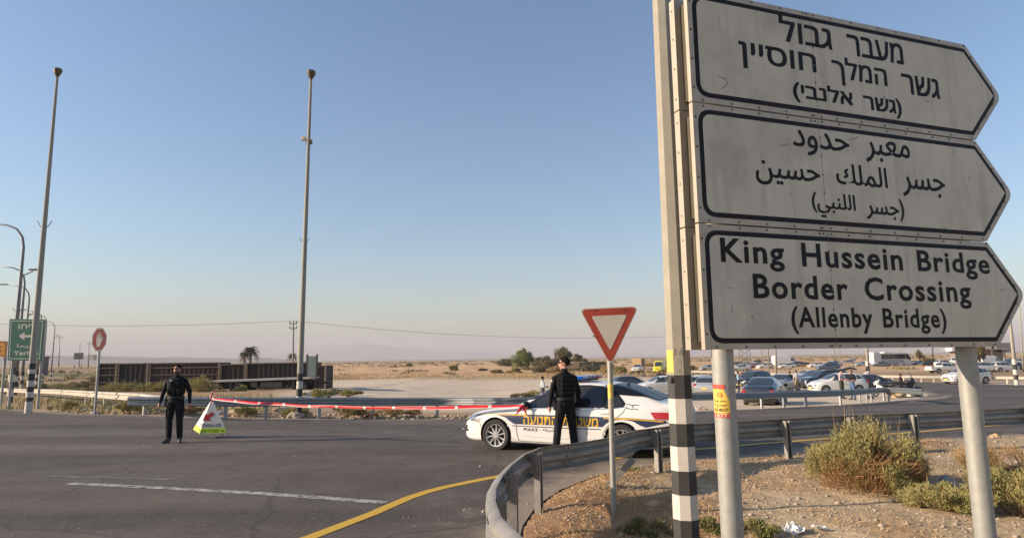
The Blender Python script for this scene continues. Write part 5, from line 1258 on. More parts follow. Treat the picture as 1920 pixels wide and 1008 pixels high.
# motorcycles by the rail end
def moto(px, py, head, label, s_=1.0):
    p = gp(px, py); t = empty('motorcycle', p, rad(head)); tag(t, label, 'motorcycle', 'motorcycles behind the guardrail end'); t.scale = (s_,)*3
    for wx, nm in ((-.68,'wheel'),(.70,'wheel')):
        w_ = wheel(t, wx, -.06, .31, .13, -1, spokes=6, hi=False)
    m = MB(); m.tube([(-.68,0,.31),(-.45,0,.7),(-.30,0,1.02)], .035, 8); m.tube([(-.33,-.34,1.05),(-.33,.34,1.05)], .018, 6); m.build('fork', mat('leg_steel', (.3,.3,.31)), t)
    m = MB(); m.tube([(-.35,0,.86),(-.1,0,.84),(.15,0,.78)], [.10,.16,.10], 10, sq=(1,.9), rnd=True); m.build('fuel_tank', PAINT['dark'], t, smooth=True)
    m = MB(); m.tube([(-.60,0,.82),(-.48,0,.93),(-.36,0,1.06)], [.06,.13,.10], 10, rnd=True); m.add([(-.55,-.12,.9),(-.15,-.20,.70),(-.25,-.16,.40),(-.45,-.10,.55),(-.55,.12,.9),(-.15,.20,.70),(-.25,.16,.40),(-.45,.10,.55)], [(0,1,2,3),(7,6,5,4)]); m.build('fairing', PAINT['white'] if s_ < 1.05 else PAINT['dark'], t, smooth=True)
    m = MB(); m.box((.1,0,.45), (.6,.3,.36), bev=.07); m.tube([(.1,-.16,.3),(.8,-.18,.38)], .05, 8); m.build('engine', dark_plastic, t)
    m = MB(); m.tube([(.1,0,.80),(.45,0,.80),(.85,0,.92)], [.13,.15,.08], 8, sq=(1,.55)); m.build('seat', dark_plastic, t, smooth=True)
    m = MB(); m.add([(-.52,-.16,1.05),(-.52,.16,1.05),(-.34,.13,1.42),(-.34,-.13,1.42),(-.50,-.16,1.05),(-.50,.16,1.05),(-.32,.13,1.42),(-.32,-.13,1.42)], [(0,1,2,3),(7,6,5,4),(0,3,7,4),(1,5,6,2),(3,2,6,7)]); m.build('windshield', win_n, t)
    m = MB(); m.ell((-.63,0,.92), (.06,.12,.08), 8); m.build('headlight', head_clear, t)
    return t
moto(1662, 744.5, -35, 'motorcycle with white fairing parked behind the guardrail end', 1.0)
moto(1697, 743, 160, 'dark motorcycle with tall windshield leaning by the boulder', 1.1)

# ================================================================== thin poles, mast, wires
def thin_pole(px, pbase, ptop, y_, r_, label, cat='pole', mt=None, top_px=None, name='utility_pole', cross=0, bands_=False, cw=1.1):
    q = on_y(px, pbase, y_); zt_ = on_y(top_px or px, ptop, y_); t = empty(name, (q.x, y_, zg(q.x, y_))); tag(t, label, cat)
    h = zt_.z-t.location.z; dx_ = zt_.x-q.x
    m = MB(); m.tube([(0,0,-.2),(dx_,0,h)], [r_, r_*.6], 8); m.build('pole', mt or concrete, t, smooth=True)
    for k in range(cross): m = MB(); m.box((dx_,0,h-.3-k*.5), (cw-.2*k,.08,.08)); m.build('crossarm', steel_d, t)
    for k in range(cross):
        for s_ in (-1, 0, 1): m = MB(); m.tube([(dx_+s_*cw*.42,0,h-.3-k*.5),(dx_+s_*cw*.42,0,h-.05-k*.5)], .05, 6); m.build('insulator', steel_d, t)
    if bands_:
        for k in range(5): m = MB(); m.tube([(0,0,k*.5),(0,0,k*.5+.5)], r_*1.03, 10); m.build('paint_band', white_paint if k % 2 == 0 else black_paint, t)
    return t, Vector((q.x+dx_, y_, zt_.z))
_, wA = thin_pole(550, 700, 601, 66, .13, 'thin utility pole left of the middle lamp post', cross=2, cw=.8)
thin_pole(1629, 716, 560, 66, .17, 'striped lamp post in front of the coach', 'lamp post', bands_=True, top_px=1620)
thin_pole(1906, 716, 560, 64, .19, 'striped lamp post at the right edge leaning over the lot', 'lamp post', bands_=True, top_px=1889)
thin_pole(1918, 690, 560, 110, .12, 'slim pole right of the striped post at the right edge', top_px=1911)
thin_pole(1455, 698, 560, 84, .13, 'tall pale lamp post left of the large white van', 'lamp post', top_px=1451)
thin_pole(1441, 690, 560, 120, .13, 'second thin pole left of the large white van', top_px=1437)
thin_pole(1428.5, 690, 560, 130, .10, 'thinnest pole left of the large white van', top_px=1426)
thin_pole(1565, 676, 560, 240, .15, 'left one of two slim poles beyond the far white SUV', top_px=1561)
thin_pole(1575, 676, 560, 230, .15, 'right one of two slim poles beyond the far white SUV', top_px=1571)
thin_pole(1712, 680, 640, 190, .18, 'utility pole with crossarms right of the coach', cross=2)
thin_pole(1683, 668, 636, 260, .2, 'pole with a box on top above the coach front', cross=1)
thin_pole(1748, 676, 600, 150, .14, 'dark pole left of the low building', mt=steel_d)
thin_pole(112, 668, 630, 420, .35, 'left far power pylon above the trees', 'pylon', mt=lamp_met, cross=3, name='power_pylon', cw=5)
thin_pole(150, 668, 643, 380, .3, 'short far pole above the dark billboard', mt=lamp_met, cross=1)
thin_pole(167, 670, 641, 380, .35, 'far power pylon between the billboard and stop sign', 'pylon', mt=lamp_met, cross=2, name='power_pylon', cw=3)
# lattice mast
q = on_y(1398, 690, 140); t = empty('lattice_mast', (q.x, 140, zg(q.x, 140))); tag(t, 'steel lattice mast beside the left sign post far behind', 'mast')
for sx_, sy_ in ((-1,-1),(1,-1),(1,1),(-1,1)):
    m = MB(); m.tube([(sx_*1.0, sy_*1.0, 0), (sx_*.55, sy_*.55, 14)], .07, 5); m.build('leg', lamp_met, t)
m = MB()
for k in range(12):
    r0 = 1.0-.45*k/12; r1 = 1.0-.45*(k+1)/12; z0 = k*14/12; z1 = (k+1)*14/12
    for (a, b_) in (((-1,-1),(1,-1)),((1,-1),(1,1)),((1,1),(-1,1)),((-1,1),(-1,-1))): m.tube([(a[0]*r0,a[1]*r0,z0),(b_[0]*r1,b_[1]*r1,z1)], .04, 4)
m.build('bracing', lamp_met, t)['kind'] = 'stuff'
# overhead wires
wire = mat('wire', (.24,.24,.25), .6)
def cable(pts, r_, label):
    m = MB(); m.tube(pts, r_, 4); o = m.build('power_line', wire); tag(o, label, 'cable')
def sag(a, b_, s_, n_=14): return [lerp(a, b_, k/n_)+Vector((0,0,-s_*4*(k/n_)*(1-k/n_))) for k in range(n_+1)]
cable(sag(on_y(-150, 601, 60), wA, .5), .016, 'single overhead power line running left from the thin utility pole')
cable(sag(wA, on_y(1500, 612, 80), 1.6), .017, 'single overhead power line running right from the thin utility pole')
# low building and billboard, far left structures
q = gp(1775, 680); t = empty('low_building', (q.x, 190, zg(q.x, 190))); tag(t, 'low beige checkpoint building with upper room and flat canopy', 'building')
u_ = 190/F_PX
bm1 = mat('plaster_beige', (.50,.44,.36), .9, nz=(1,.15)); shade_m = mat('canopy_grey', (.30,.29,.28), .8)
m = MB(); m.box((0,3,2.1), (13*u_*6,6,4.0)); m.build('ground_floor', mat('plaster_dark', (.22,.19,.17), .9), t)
m = MB(); m.box((-.3,3,5.6), (6.0,5,3.0)); m.build('upper_room', bm1, t)
m = MB(); m.box((-2,1.5,4.2), (14,8,.3)); m.build('canopy', shade_m, t); m = MB(); m.box((-8.2,1,4.2),(3.0,3,.9)); m.build('canopy_sign', mat('plaster_white', (.66,.63,.58)), t)
for k in range(3): m = MB(); m.box((-2+k*1.6,.47,5.8), (.9,.08,.9)); m.build('window', win_n, t)
for k in range(4): m = MB(); m.box((-6+k*3.5,-1.5,2.0), (.35,.35,4.1)); m.build('column', bm1, t)
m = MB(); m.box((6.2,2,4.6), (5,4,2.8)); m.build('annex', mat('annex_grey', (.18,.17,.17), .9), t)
q = on_y(147, 673, 300); t = empty('billboard', (q.x, 300, zg(q.x, 300))); tag(t, 'dark far billboard on legs beyond the left road', 'billboard')
m = MB(); m.box((0,0,on_y(147,667,300).z-t.location.z), (4.2,.3,3.0)); m.build('panel', mat('board_far', (.05,.06,.06), .8), t)
for s_ in (-1.6,1.6): m = MB(); m.tube([(s_,0,0),(s_,0,3)], .15, 6); m.build('leg', steel_d, t)
q = on_y(77, 688, 170); t = empty('small_hut', (q.x, 170, zg(q.x, 170))); tag(t, 'small dark hut with reddish top behind the green sign', 'hut')
hz_ = on_y(77, 668, 170).z-t.location.z
m = MB(); m.box((0,0,hz_/2-.2), (2.4,2,hz_-.4)); m.build('wall', mat('hut_grey', (.12,.11,.11), .9), t); m = MB(); m.box((0,0,hz_-.2), (2.8,2.4,.4)); m.build('roof', mat('hut_red', (.25,.10,.08), .8), t)
q = on_y(174, 670, 420); t = empty('small_hut', (q.x, 420, zg(q.x, 420))); tag(t, 'tiny white hut on the far left horizon', 'hut')
m = MB(); m.box((0,0,on_y(174,667,420).z-t.location.z-1.0), (3,3,3.0)); m.build('wall', bm1, t); m = MB(); m.box((0,0,on_y(174,667,420).z-t.location.z+.6),(3.4,3.4,.2)); m.build('roof', shade_m, t)

# ================================================================== people
def person_mesh(name, segs, tors, mats, voxel, parent, extra=None):
    """segs: (pts, radii, mat, sq) limbs; tors: list of (z,rx,ry,cx,cy) loft; one continuous surface by voxel remesh; cloth by nearest source"""
    m = MB(); m.tube([(cx, cy, z) for z, rx, ry, cx, cy in tors], [1]*len(tors), 20)
    k = 20; V_ = []
    for i, (z, rx, ry, cx, cy) in enumerate(tors):
        for j_ in range(k): a = 2*math.pi*j_/k; V_.append((cx+math.cos(a)*rx, cy+math.sin(a)*ry, z))
    m.v = V_
    src = []
    for (pts, rs, mi, sq) in segs:
        if pts == 'ell': c_, r_ = rs; m.ell(c_, r_, 14, R=sq); src.append((Vector(c_), Vector(c_), max(r_), mi)); continue
        m.tube(pts, rs, 12, rnd=True, sq=sq or (1,1))
        for a, b_, r_ in zip(pts, pts[1:], rs): src.append((Vector(a), Vector(b_), r_, mi))
    for (z, rx, ry, cx, cy), (z2, rx2, ry2, cx2, cy2) in zip(tors, tors[1:]):
        src.append((Vector((cx-rx*.4, cy, z)), Vector((cx2-rx2*.4, cy2, z2)), (rx+ry)/2*.8, 1 if z > 1.0 else 2)); src.append((Vector((cx+rx*.4, cy, z)), Vector((cx2+rx2*.4, cy2, z2)), (rx+ry)/2*.8, 1 if z > 1.0 else 2))
    o = m.build(name, mats, parent)
    md = o.modifiers.new('r', 'REMESH'); md.mode = 'VOXEL'; md.voxel_size = voxel; md.use_smooth_shade = True
    ms = o.modifiers.new('s', 'SMOOTH'); ms.iterations = 4; ms.factor = .5
    dg = bpy.context.evaluated_depsgraph_get(); dg.update(); me = bpy.data.meshes.new_from_object(o.evaluated_get(dg)); o.modifiers.clear(); old = o.data; o.data = me; bpy.data.meshes.remove(old)
    me.materials.clear()
    for q in mats: me.materials.append(q)
    P = np.array([f.center[:] for f in me.polygons]); best = np.full(len(P), 1e9); bi = np.zeros(len(P), int)
    for a, b_, r_, mi in src:
        A_ = np.array(a); D = np.array(b_)-A_; L2 = D@D+1e-9; t = np.clip(((P-A_)@D)/L2, 0, 1); d = np.linalg.norm(P-(A_+t[:,None]*D), axis=1)/max(r_, .02)
        s_ = d < best; best[s_] = d[s_]; bi[s_] = mi
    me.polygons.foreach_set('material_index', bi.astype(np.int32)); me.polygons.foreach_set('use_smooth', np.ones(len(P), bool)); return o
def hand_segs(w_, f_dir, side, s_=1, curl=.5):
    """palm + four fingers + thumb starting at wrist w_, fingers along f_dir (down), thumb to the front"""
    w_ = Vector(w_); d = Vector(f_dir).normalized(); fr = Vector((0,-1,0)); fr = (fr-d*fr.dot(d)).normalized(); inn = d.cross(fr)*(1 if side > 0 else -1); inn = Vector((-side, 0, 0)); inn = (inn-d*inn.dot(d)).normalized()
    segs = [([w_, w_+d*.045, w_+d*.088], [.026*s_, .034*s_, .032*s_], 0, (1,1))]
    for k, ln in enumerate((.072,.080,.075,.058)):
        b0 = w_+d*.085+fr*(.026-.0175*k)
        p1 = b0+d*ln*.5+inn*.004; p2 = p1+d*ln*.40*(1-curl*.4)+inn*ln*.35*curl
        segs.append(([b0-d*.03, b0, p1, p2], [.010,.0098,.0090,.0076], 0, (1,1)))
    t0 = w_+d*.025+fr*.028; segs.append(([t0, t0+fr*.022+d*.028, t0+fr*.024+d*.062+inn*.008], [.013,.012,.009], 0, (1,1)))
    return segs
HAIR = mat('hair_dark', (.020,.014,.010), .85, nz=(60,.4), bump=(90,.8,.01), spec=.1); BEARD = mat('beard', (.045,.03,.024), .7)
def person(label, loc, face, H=1.78, shirt=(.5,.5,.5), pants=(.1,.1,.1), shoe=(.03,.03,.03), arms='down', legs='stand', sleeve='short', detail=False, cat='person', group=None, hair=True, turn=0, build_=1.0):
    """face: heading in degrees of the body, 0 = facing the camera (-Y), positive turns to the viewer's right"""
    t = empty('person', loc, rad(face)); tag(t, label, cat, group); s_ = H/1.80; t.scale = (s_, s_, s_)
    ms = [skin_m, mat('cloth_%.3f_%.3f_%.3f' % shirt, shirt, .85, nz=(14,.25), bump=(7,.9,.05), spec=.2), mat('cloth_%.3f_%.3f_%.3f' % pants, pants, .85, nz=(14,.25), bump=(7,.9,.05), spec=.2), mat('shoe_%.3f_%.3f_%.3f' % shoe, shoe, .6), BEARD]
    b_ = build_
    tors = [(.86,.120*b_,.10,0,0),(.93,.172*b_,.125,0,0),(1.0,.170*b_,.122,0,0),(1.10,.155*b_,.112,0,-.005),(1.22,.165*b_,.118,0,-.008),(1.34,.185*b_,.128,0,-.004),(1.43,.19*b_,.112,0,0),(1.49,.135,.085,0,.008),(1.53,.07,.065,0,.012)]
    segs = []
    # legs
    if legs == 'stand': LP = [(-.10,0),( .10,0)]; K = [(-.115,-.015),(.115,-.02)]; A_ = [(-.12,.03,0),(.125,.02,0)]; TO = [(-.35,-1),(.35,-1)]
    if legs == 'apart': LP = [(-.10,0),(.10,0)]; K = [(-.14,-.02),(.15,-.01)]; A_ = [(-.16,.03,0),(.215,.03,0)]; TO = [(-.4,-1),(.5,-1)]
    if legs == 'walk': LP = [(-.10,0),(.10,0)]; K = [(-.105,-.08),(.105,-.02)]; A_ = [(-.10,-.16,0),(.11,.20,.03)]; TO = [(-.1,-1),(.2,-1)]
    for i in range(2):
        hx_, hy_ = LP[i]; kx, ky = K[i]; ax, ay, az = A_[i]; to = Vector((TO[i][0], TO[i][1], 0)).normalized()
        segs.append(([(hx_*.85, hy_, .92),(hx_*.98, hy_, .78),(kx, ky, .50),((kx+ax)/2, (ky+ay)/2, .30),(ax, ay, .13+az)], [.105*b_,.098,.074,.072,.062], 2, (1,1)))
        a = Vector((ax, ay, .09+az)); segs.append(([a, Vector((ax, ay, .05+az)), Vector((ax, ay, .045+az))+to*.10, Vector((ax, ay, .035+az))+to*.19], [.056,.050,.046,.032], 3, (1,1)))
    sx_ = .182*b_
    if arms == 'down': E_ = [(-.262,.015,1.16),(.262,.015,1.16)]; W_ = [(-.28,-.06,.92),(.28,-.06,.92)]
    if arms == 'wide': E_ = [(-.285,.03,1.17),(.29,.03,1.17)]; W_ = [(-.33,-.04,.93),(.33,-.06,.92)]
    if arms == 'phone': E_ = [(-.26,-.02,1.17),(.26,-.02,1.17)]; W_ = [(-.09,-.27,1.16),(.09,-.27,1.18)]
    if arms == 'hip': E_ = [(-.275,.015,1.16),(.30,.05,1.18)]; W_ = [(-.30,-.06,.92),(.20,-.14,1.10)]
    fm = 1 if sleeve == 'long' else 0
    for i, sd in enumerate((-1, 1)):
        e = Vector(E_[i]); w_ = Vector(W_[i]); sh = Vector((sd*sx_, .005, 1.408)); mid = e.lerp(w_, .25)
        segs.append(([Vector((sd*.10,.005,1.44)), sh, sh.lerp(e, .5), e], [.066,.066,.056,.050], 1, (1,1)))
        if fm: segs.append(([e, mid, e.lerp(w_, .97)], [.050,.047,.036], 1, (1,1)))
        else: segs.append(([e, mid, w_], [.044,.042,.028], 0, (1,1)))
        dr_ = (w_-e).normalized(); dr_ = (dr_*.7+Vector((0,0,-.6))).normalized() if arms != 'phone' else Vector((0,-1,.1))
        segs += hand_segs(w_, dr_, sd)
    # neck and head
    hd = Vector((0,-.015,1.68)); Rz = Matrix.Rotation(rad(turn), 3, 'Z')
    def hp(x, y, z): return hd+Rz @ Vector((x, y, z))
    segs.append(([(0,.015,1.47),(0,.008,1.60)], [.062,.058], 0, (1,1)))
    segs.append(('ell', (tuple(hp(0,.012,.03)), (.078,.098,.098)), 0, Rz))
    segs.append(([hp(0,-.01,0), hp(0,-.028,-.045), hp(0,-.040,-.078)], [.070,.060,.044], 0, (1,1)))
    segs.append(([hp(0,-.088,.012), hp(0,-.104,-.022)], [.011,.016], 0, (1,1)))
    for sd in (-1, 1): segs.append(([hp(sd*.077,.006,.018), hp(sd*.080,.010,-.010)], [.012,.009], 0, (1,1)))
    segs.append(([hp(-.022,-.086,-.052), hp(.022,-.086,-.052)], [.010,.010], 4 if detail == 'beard' else 0, (1,1)))
    vox = .0085 if detail else .017
    o = person_mesh('body', segs, tors, ms, vox, t)
    if detail:                                            # short beard
        me = o.data; inv_ = Rz.transposed()
        for f in me.polygons:
            q = inv_ @ (Vector(f.center)-hd)
            if detail == 'beard' and q.z < -.050+.35*max(0,abs(q.x)-.035) and q.z > -.105 and q.y < .03 and abs(q.x) < .085 and f.center.z > 1.56 and not (abs(q.x) < .02 and -.058 < q.z < -.046): f.material_index = 4
    # hair as a cap of its own
    m = MB(); V_ = []; n_ = 22; h = 10
    for i in range(h+1):
        th = (math.pi*.56)*i/h
        for k in range(n_):
            a = 2*math.pi*k/n_; lim = 1.0
            frt = max(0, -math.sin(a)); thh = th*(1-.42*frt**1.5)
            thh *= 1+.50*max(0, math.sin(a))
            rr_ = 1+.02*mnoise.noise(Vector((k*.7, i*.9, 1)))
            V_.append(hp(.0835*math.sin(thh)*math.cos(a)*rr_, .015+.104*math.sin(thh)*math.sin(a)*rr_, .036+.101*math.cos(thh)*rr_))
    m.add(V_, [(i*n_+k, (i+1)*n_+k, (i+1)*n_+(k+1) % n_, i*n_+(k+1) % n_) for i in range(h) for k in range(n_)]); m.build('hair', HAIR, t, smooth=True)
    return t, hp, Rz
navy_c = (.011,.012,.017)
# first officer, left, walking towards the camera
gloss = mat('sunglasses', (.008,.008,.009), .12, coat=.6)
vest_m = mat('vest_black', (.008,.008,.009), .8, nz=(20,.3), bump=(30,.4,.006), spec=.15); vest_o = mat('vest_olive', (.013,.015,.012), .8, nz=(20,.3), bump=(30,.4,.006), spec=.15); web = mat('webbing', (.010,.010,.012), .7)
def glasses(t, hp, Rz):
    m = MB()
    for sd in (-1, 1): m.box(hp(sd*.032,-.090,.026), (.050,.016,.034), R=Rz, bev=.006)
    m.box(hp(0,-.095,.032), (.02,.01,.008), R=Rz)
    for sd in (-1, 1): m.box(hp(sd*.076,-.035,.032), (.006,.11,.010), R=Rz)
    m.build('sunglasses', gloss, t)
def vest(t, mt, pouches_front=True, thick=.03, b_=1.0, back=False):
    secs = [(1.10,.170,.130),(1.16,.178,.140),(1.30,.192,.152),(1.40,.190,.148),(1.46,.160,.125),(1.49,.12,.10)]
    m = MB(); k = 24; V_ = []
    for z, rx, ry in secs:
        for j_ in range(k):
            a = 2*math.pi*j_/k; ex = .75
            V_.append((math.copysign(abs(math.cos(a))**ex, math.cos(a))*rx*b_, math.copysign(abs(math.sin(a))**ex, math.sin(a))*ry-.003, z))
    m.add(V_, [(i*k+j_, i*k+(j_+1) % k, (i+1)*k+(j_+1) % k, (i+1)*k+j_) for i in range(len(secs)-1) for j_ in range(k)]+[tuple(range(k-1, -1, -1)), tuple((len(secs)-1)*k+j_ for j_ in range(k))])
    vo_ = m.build('vest', mt, t, smooth=True, auto=50)
    sg_ = -1 if not back else 1
    if not back:
        for i, (x, z, w_, h) in enumerate(((-.10,1.18,.085,.13),(0,1.17,.085,.15),(.10,1.18,.085,.13),(.085,1.35,.08,.09))):
            m = MB(); m.box((x, -.158, z), (w_,.05,h), bev=.012); m.build('pouch', mt, vo_, smooth=True)
        m = MB(); m.box((-.065,-.165,1.36), (.05,.04,.12), bev=.01); m.tube([(-.08,-.165,1.41),(-.085,-.16,1.50)], .006, 5); m.build('radio', web, vo_)
        m = MB(); m.ell((-.06,-.172,1.425), (.022,.006,.026), 8); m.build('badge', mat('badge_grey', (.30,.31,.32), .4, .4), vo_)
    else:
        m = MB(); m.box((0,.165,1.28), (.27,.07,.36), bev=.03); m.build('back_panel', mt, vo_, smooth=True)
        for z in (1.16,1.24,1.32,1.40): m = MB(); m.box((0,.205,z), (.25,.008,.02)); m.build('strap', web, vo_)
        m = MB(); m.box((-.16,.10,1.22), (.05,.08,.17), bev=.012); m.build('pouch', web, vo_)
    return vo_
def belt(t, holster=1, b_=1.0):
    m = MB(); m.tube([(0,0,1.015),(0,0,1.065)], [.182*b_,.180*b_], 24, sq=(1,.76), up=(1,0,0)); bo_ = m.build('belt', web, t, smooth=True, auto=40)
    m = MB(); m.box((holster*.195,-.02,.93), (.05,.09,.20), bev=.015); m.box((holster*.205,.0,1.04), (.04,.05,.09), bev=.012); m.build('holster', web, bo_)
    m = MB(); m.box((-holster*.16,-.09,1.03), (.06,.04,.08), bev=.01); m.build('pouch', web, bo_)
p = gp(325, 829.5)
t, hp, Rz = person('bearded officer in dark uniform and sunglasses facing the camera beside the folding sign', p, 8, H=1.87, shirt=navy_c, pants=(.013,.013,.016), shoe=(.06,.055,.045), arms='wide', legs='stand', sleeve='long', detail='beard', cat='person', turn=-4, build_=1.07)
glasses(t, hp, Rz); vest(t, vest_o, b_=1.05); belt(t, -1, 1.06)
m = MB(); m.box((.165,-.005,.66), (.03,.16,.18), bev=.012); m.box((-.165,-.005,.66), (.03,.16,.18), bev=.012); m.build('thigh_pocket', mat('pocket_dark', (.009,.009,.011), .85, spec=.15), t)
m = MB(); m.ell((-.262,-.03,1.33), (.012,.028,.034), 8); m.build('sleeve_patch', mat('patch_tan', (.30,.27,.20)), t)
m = MB()
for z in (.105,): 
    for x in (-.12,.125): m.box((x, .015, z), (.098,.11,.03), bev=.01)
m.build('boot_collar', mat('boot_tan', (.07,.06,.045), .8), t)
# second officer, back turned, in front of the police car
p = gp(1062, 854)
t, hp, Rz = person('tall officer seen from behind in front of the police car looking left', p, 195, H=1.90, shirt=(.009,.010,.013), pants=(.012,.013,.017), shoe=(.02,.02,.02), arms='down', legs='apart', sleeve='long', detail=True, turn=68, build_=1.05)
glasses(t, hp, Rz); vest(t, vest_m, back=True, b_=1.04); belt(t, 1, 1.05)
m = MB(); m.box((.165,.0,.68), (.03,.15,.19), bev=.012); m.box((-.165,.0,.68), (.03,.15,.19), bev=.012); m.build('thigh_pocket', mat('pocket_dark', (.009,.009,.011), .85, spec=.15), t)
m = MB(); m.box((.258,.012,1.365), (.012,.055,.035), bev=.004); m.build('sleeve_flag', mat('patch_white', (.55,.56,.6)), t)
m = MB(); m.ell((.264,.012,1.295), (.010,.030,.036), 10); m.build('sleeve_patch', mat('patch_tan', (.30,.27,.20)), t)
# small far people
def fp(px, py, label, face=180, **kw): return person(label, gp(px, py), face, group=None, **kw)
fp(1495, 734, 'man in white shirt and khaki trousers walking between the parked cars', 185, shirt=(.60,.58,.57), pants=(.33,.25,.15), legs='walk', H=1.80)
fp(1483, 733, 'person in dark green shirt standing left of the man in white', 150, shirt=(.04,.045,.025), pants=(.02,.02,.022), H=1.74)
fp(1386, 737, 'man in light blue shirt leaning over the dark grey sedan', 70, shirt=(.28,.45,.52), pants=(.05,.06,.1), arms='phone', H=1.8)
fp(1580, 747, 'man in pale pink shirt and olive trousers with arms folded at the guardrail', 40, shirt=(.58,.47,.46), pants=(.06,.06,.035), arms='phone', H=1.80)
fp(1600, 749, 'man in black shirt and blue jeans facing the man in pink', -70, shirt=(.015,.015,.018), pants=(.10,.15,.26), arms='phone', H=1.74)
fp(1627, 727, 'person in white shirt half hidden behind the white hatchback', 160, shirt=(.55,.53,.56), pants=(.05,.05,.06), H=1.75)
fp(1406, 722, 'man in bright green shirt between the far parked cars', 170, shirt=(.12,.26,.06), pants=(.04,.04,.05), H=1.7)
fp(1391, 723, 'dark haired woman in patterned top left of the green shirted man', 0, shirt=(.30,.16,.15), pants=(.03,.03,.04), H=1.66)
fp(1377, 725, 'person in black at the left end of the parked cars', 0, shirt=(.02,.02,.022), pants=(.02,.02,.022), H=1.66)
fp(1018, 762, 'man in pale shirt bending his head beyond the police car bonnet', 110, shirt=(.42,.47,.45), pants=(.06,.06,.07), arms='phone', H=1.6)
fp(1692, 744, 'person in dark clothes crouching by the motorcycles', 60, shirt=(.02,.02,.02), pants=(.02,.02,.02), arms='phone', H=1.5)
# camera-side onlookers' heads above the crossover roof
fp(1237, 727, 'dark haired man behind the roof of the white crossover left', 180, shirt=(.04,.04,.045), pants=(.03,.03,.03), H=1.85)
fp(1245, 727, 'dark haired man behind the roof of the white crossover right', 180, shirt=(.05,.05,.05), pants=(.03,.03,.03), H=1.82)

# ================================================================== police tape from the folding sign to the car mirror
bpy.context.view_layer.update()
a = tt.matrix_world @ (apex+Vector((0,-.03,.05))); mloc = pc.matrix_world @ Vector((1.66, -(PC.side_y(1.72,.97)+.16), .99))
V_ = []; Fm = []; n_ = 132
for k in range(n_+1):
    u = k/n_; p = a.lerp(mloc, u)+Vector((0,0,-.13*4*u*(1-u)+.006*math.sin(u*31)))
    tw = .035*math.sin(u*9)+.01*math.sin(u*40); hw_ = .032*(1-.45*max(0, (u-.86)/.14)-.3*max(0, (.04-u)/.04))
    yo = tw*.5
    for q, z in ((-1,-hw_),(-.82,-hw_*.78),(1,hw_)): V_.append((p.x+z*.6*0, p.y+yo*q, p.z+z))
m = MB(); Fs = []; mi = []
for k in range(n_):
    cyc = (k % 12); 
    Fs += [(3*k, 3*k+3, 3*k+4, 3*k+1), (3*k+1, 3*k+4, 3*k+5, 3*k+2)]; mi += [1, 1 if cyc == 0 else 0]
m.v = V_; m.f = Fs; m.m = mi
for k in range(n_):                                        # slanted breaks
    pass
o = m.build('police_tape', [knot, tape_w], smooth=True); tag(o, 'red and white barrier tape stretched from the folding sign to the police car mirror', 'barrier tape')
md = o.modifiers.new('thickness', 'SOLIDIFY'); md.thickness = .002
m = MB()
for k in range(6):
    b_ = mloc+Vector((.02*math.sin(k*2), -.03, -.01)); d = Vector((math.cos(k*1.3)*.09-.03, -.02, -.03-.05*(k % 3)+.06*(k == 1))); m.tube([b_, b_+d*.5, b_+d*1.3], [.022,.03,.008], 6, sq=(1,.3), mi=0)
o2 = m.build('tape_knot', [knot], o)

# ================================================================== vegetation
def leaf_mat(name, c1_, c2_, c3_=None, sc_=1.7):
    m_ = mat(name, c1_, .8, nz=(sc_, .3), c2=c2_, detail=5, thr=(.35,.62)); nn = m_.node_tree; bb = nn.nodes['Principled BSDF']; bb.inputs['Specular IOR Level'].default_value = .2
    global tc; tc = nn.nodes.new('ShaderNodeTexCoord'); f = noise_node(nn, 26, 2, .6); src_ = bb.inputs['Base Color'].links[0].from_socket
    o1 = mixrgb(nn, src_, c3_ or c2_, ramp(nn, f.outputs[0], .52, .66)); nn.links.new(o1, bb.inputs['Base Color']); return m_
sage = leaf_mat('sage_leaf', (.23,.235,.085), (.34,.30,.125), (.40,.29,.13)); straw = leaf_mat('straw', (.40,.28,.13), (.30,.185,.085), (.50,.39,.22), 2.5)
twig = mat('twig', (.16,.09,.045), .85); weed = leaf_mat('green_weed', (.13,.17,.05), (.21,.18,.07), (.28,.21,.10)); tamar = leaf_mat('tamarisk', (.13,.13,.065), (.19,.15,.08), (.23,.18,.10), .9)
fresh = leaf_mat('fresh_green', (.13,.18,.05), (.18,.21,.07), (.23,.21,.10), .9)
def blade_arrays(C_, D_, Ln, Wd):
    """C_ base points, D_ directions (unit) -> tapered quads"""
    n_ = len(C_); ref = rng.normal(size=(n_, 3)); sd = np.cross(D_, ref); sd /= np.linalg.norm(sd, axis=1)[:,None]+1e-9
    sd = sd*Wd[:,None]/2; tip = C_+D_*Ln[:,None]; mid = C_+D_*(Ln*.55)[:,None]+rng.normal(size=(n_, 3))*(Ln*.05)[:,None]
    V_ = np.stack([C_-sd*.6, C_+sd*.6, mid+sd, tip, mid-sd], 1).reshape(-1, 3)
    b0 = np.arange(n_)*5; F1 = np.stack([b0, b0+1, b0+2, b0+4], 1); F2 = np.stack([b0+4, b0+2, b0+3, b0+3], 1)
    return V_, b0
def blades_mesh(name, C_, D_, Ln, Wd, mt, parent=None, keepz=None):
    V_, b0 = blade_arrays(C_, D_, Ln, Wd)
    T_ = np.concatenate([np.stack([b0, b0+1, b0+2], 1), np.stack([b0, b0+2, b0+4], 1), np.stack([b0+4, b0+2, b0+3], 1)])
    return npmesh(name, V_, T_, mt, parent)
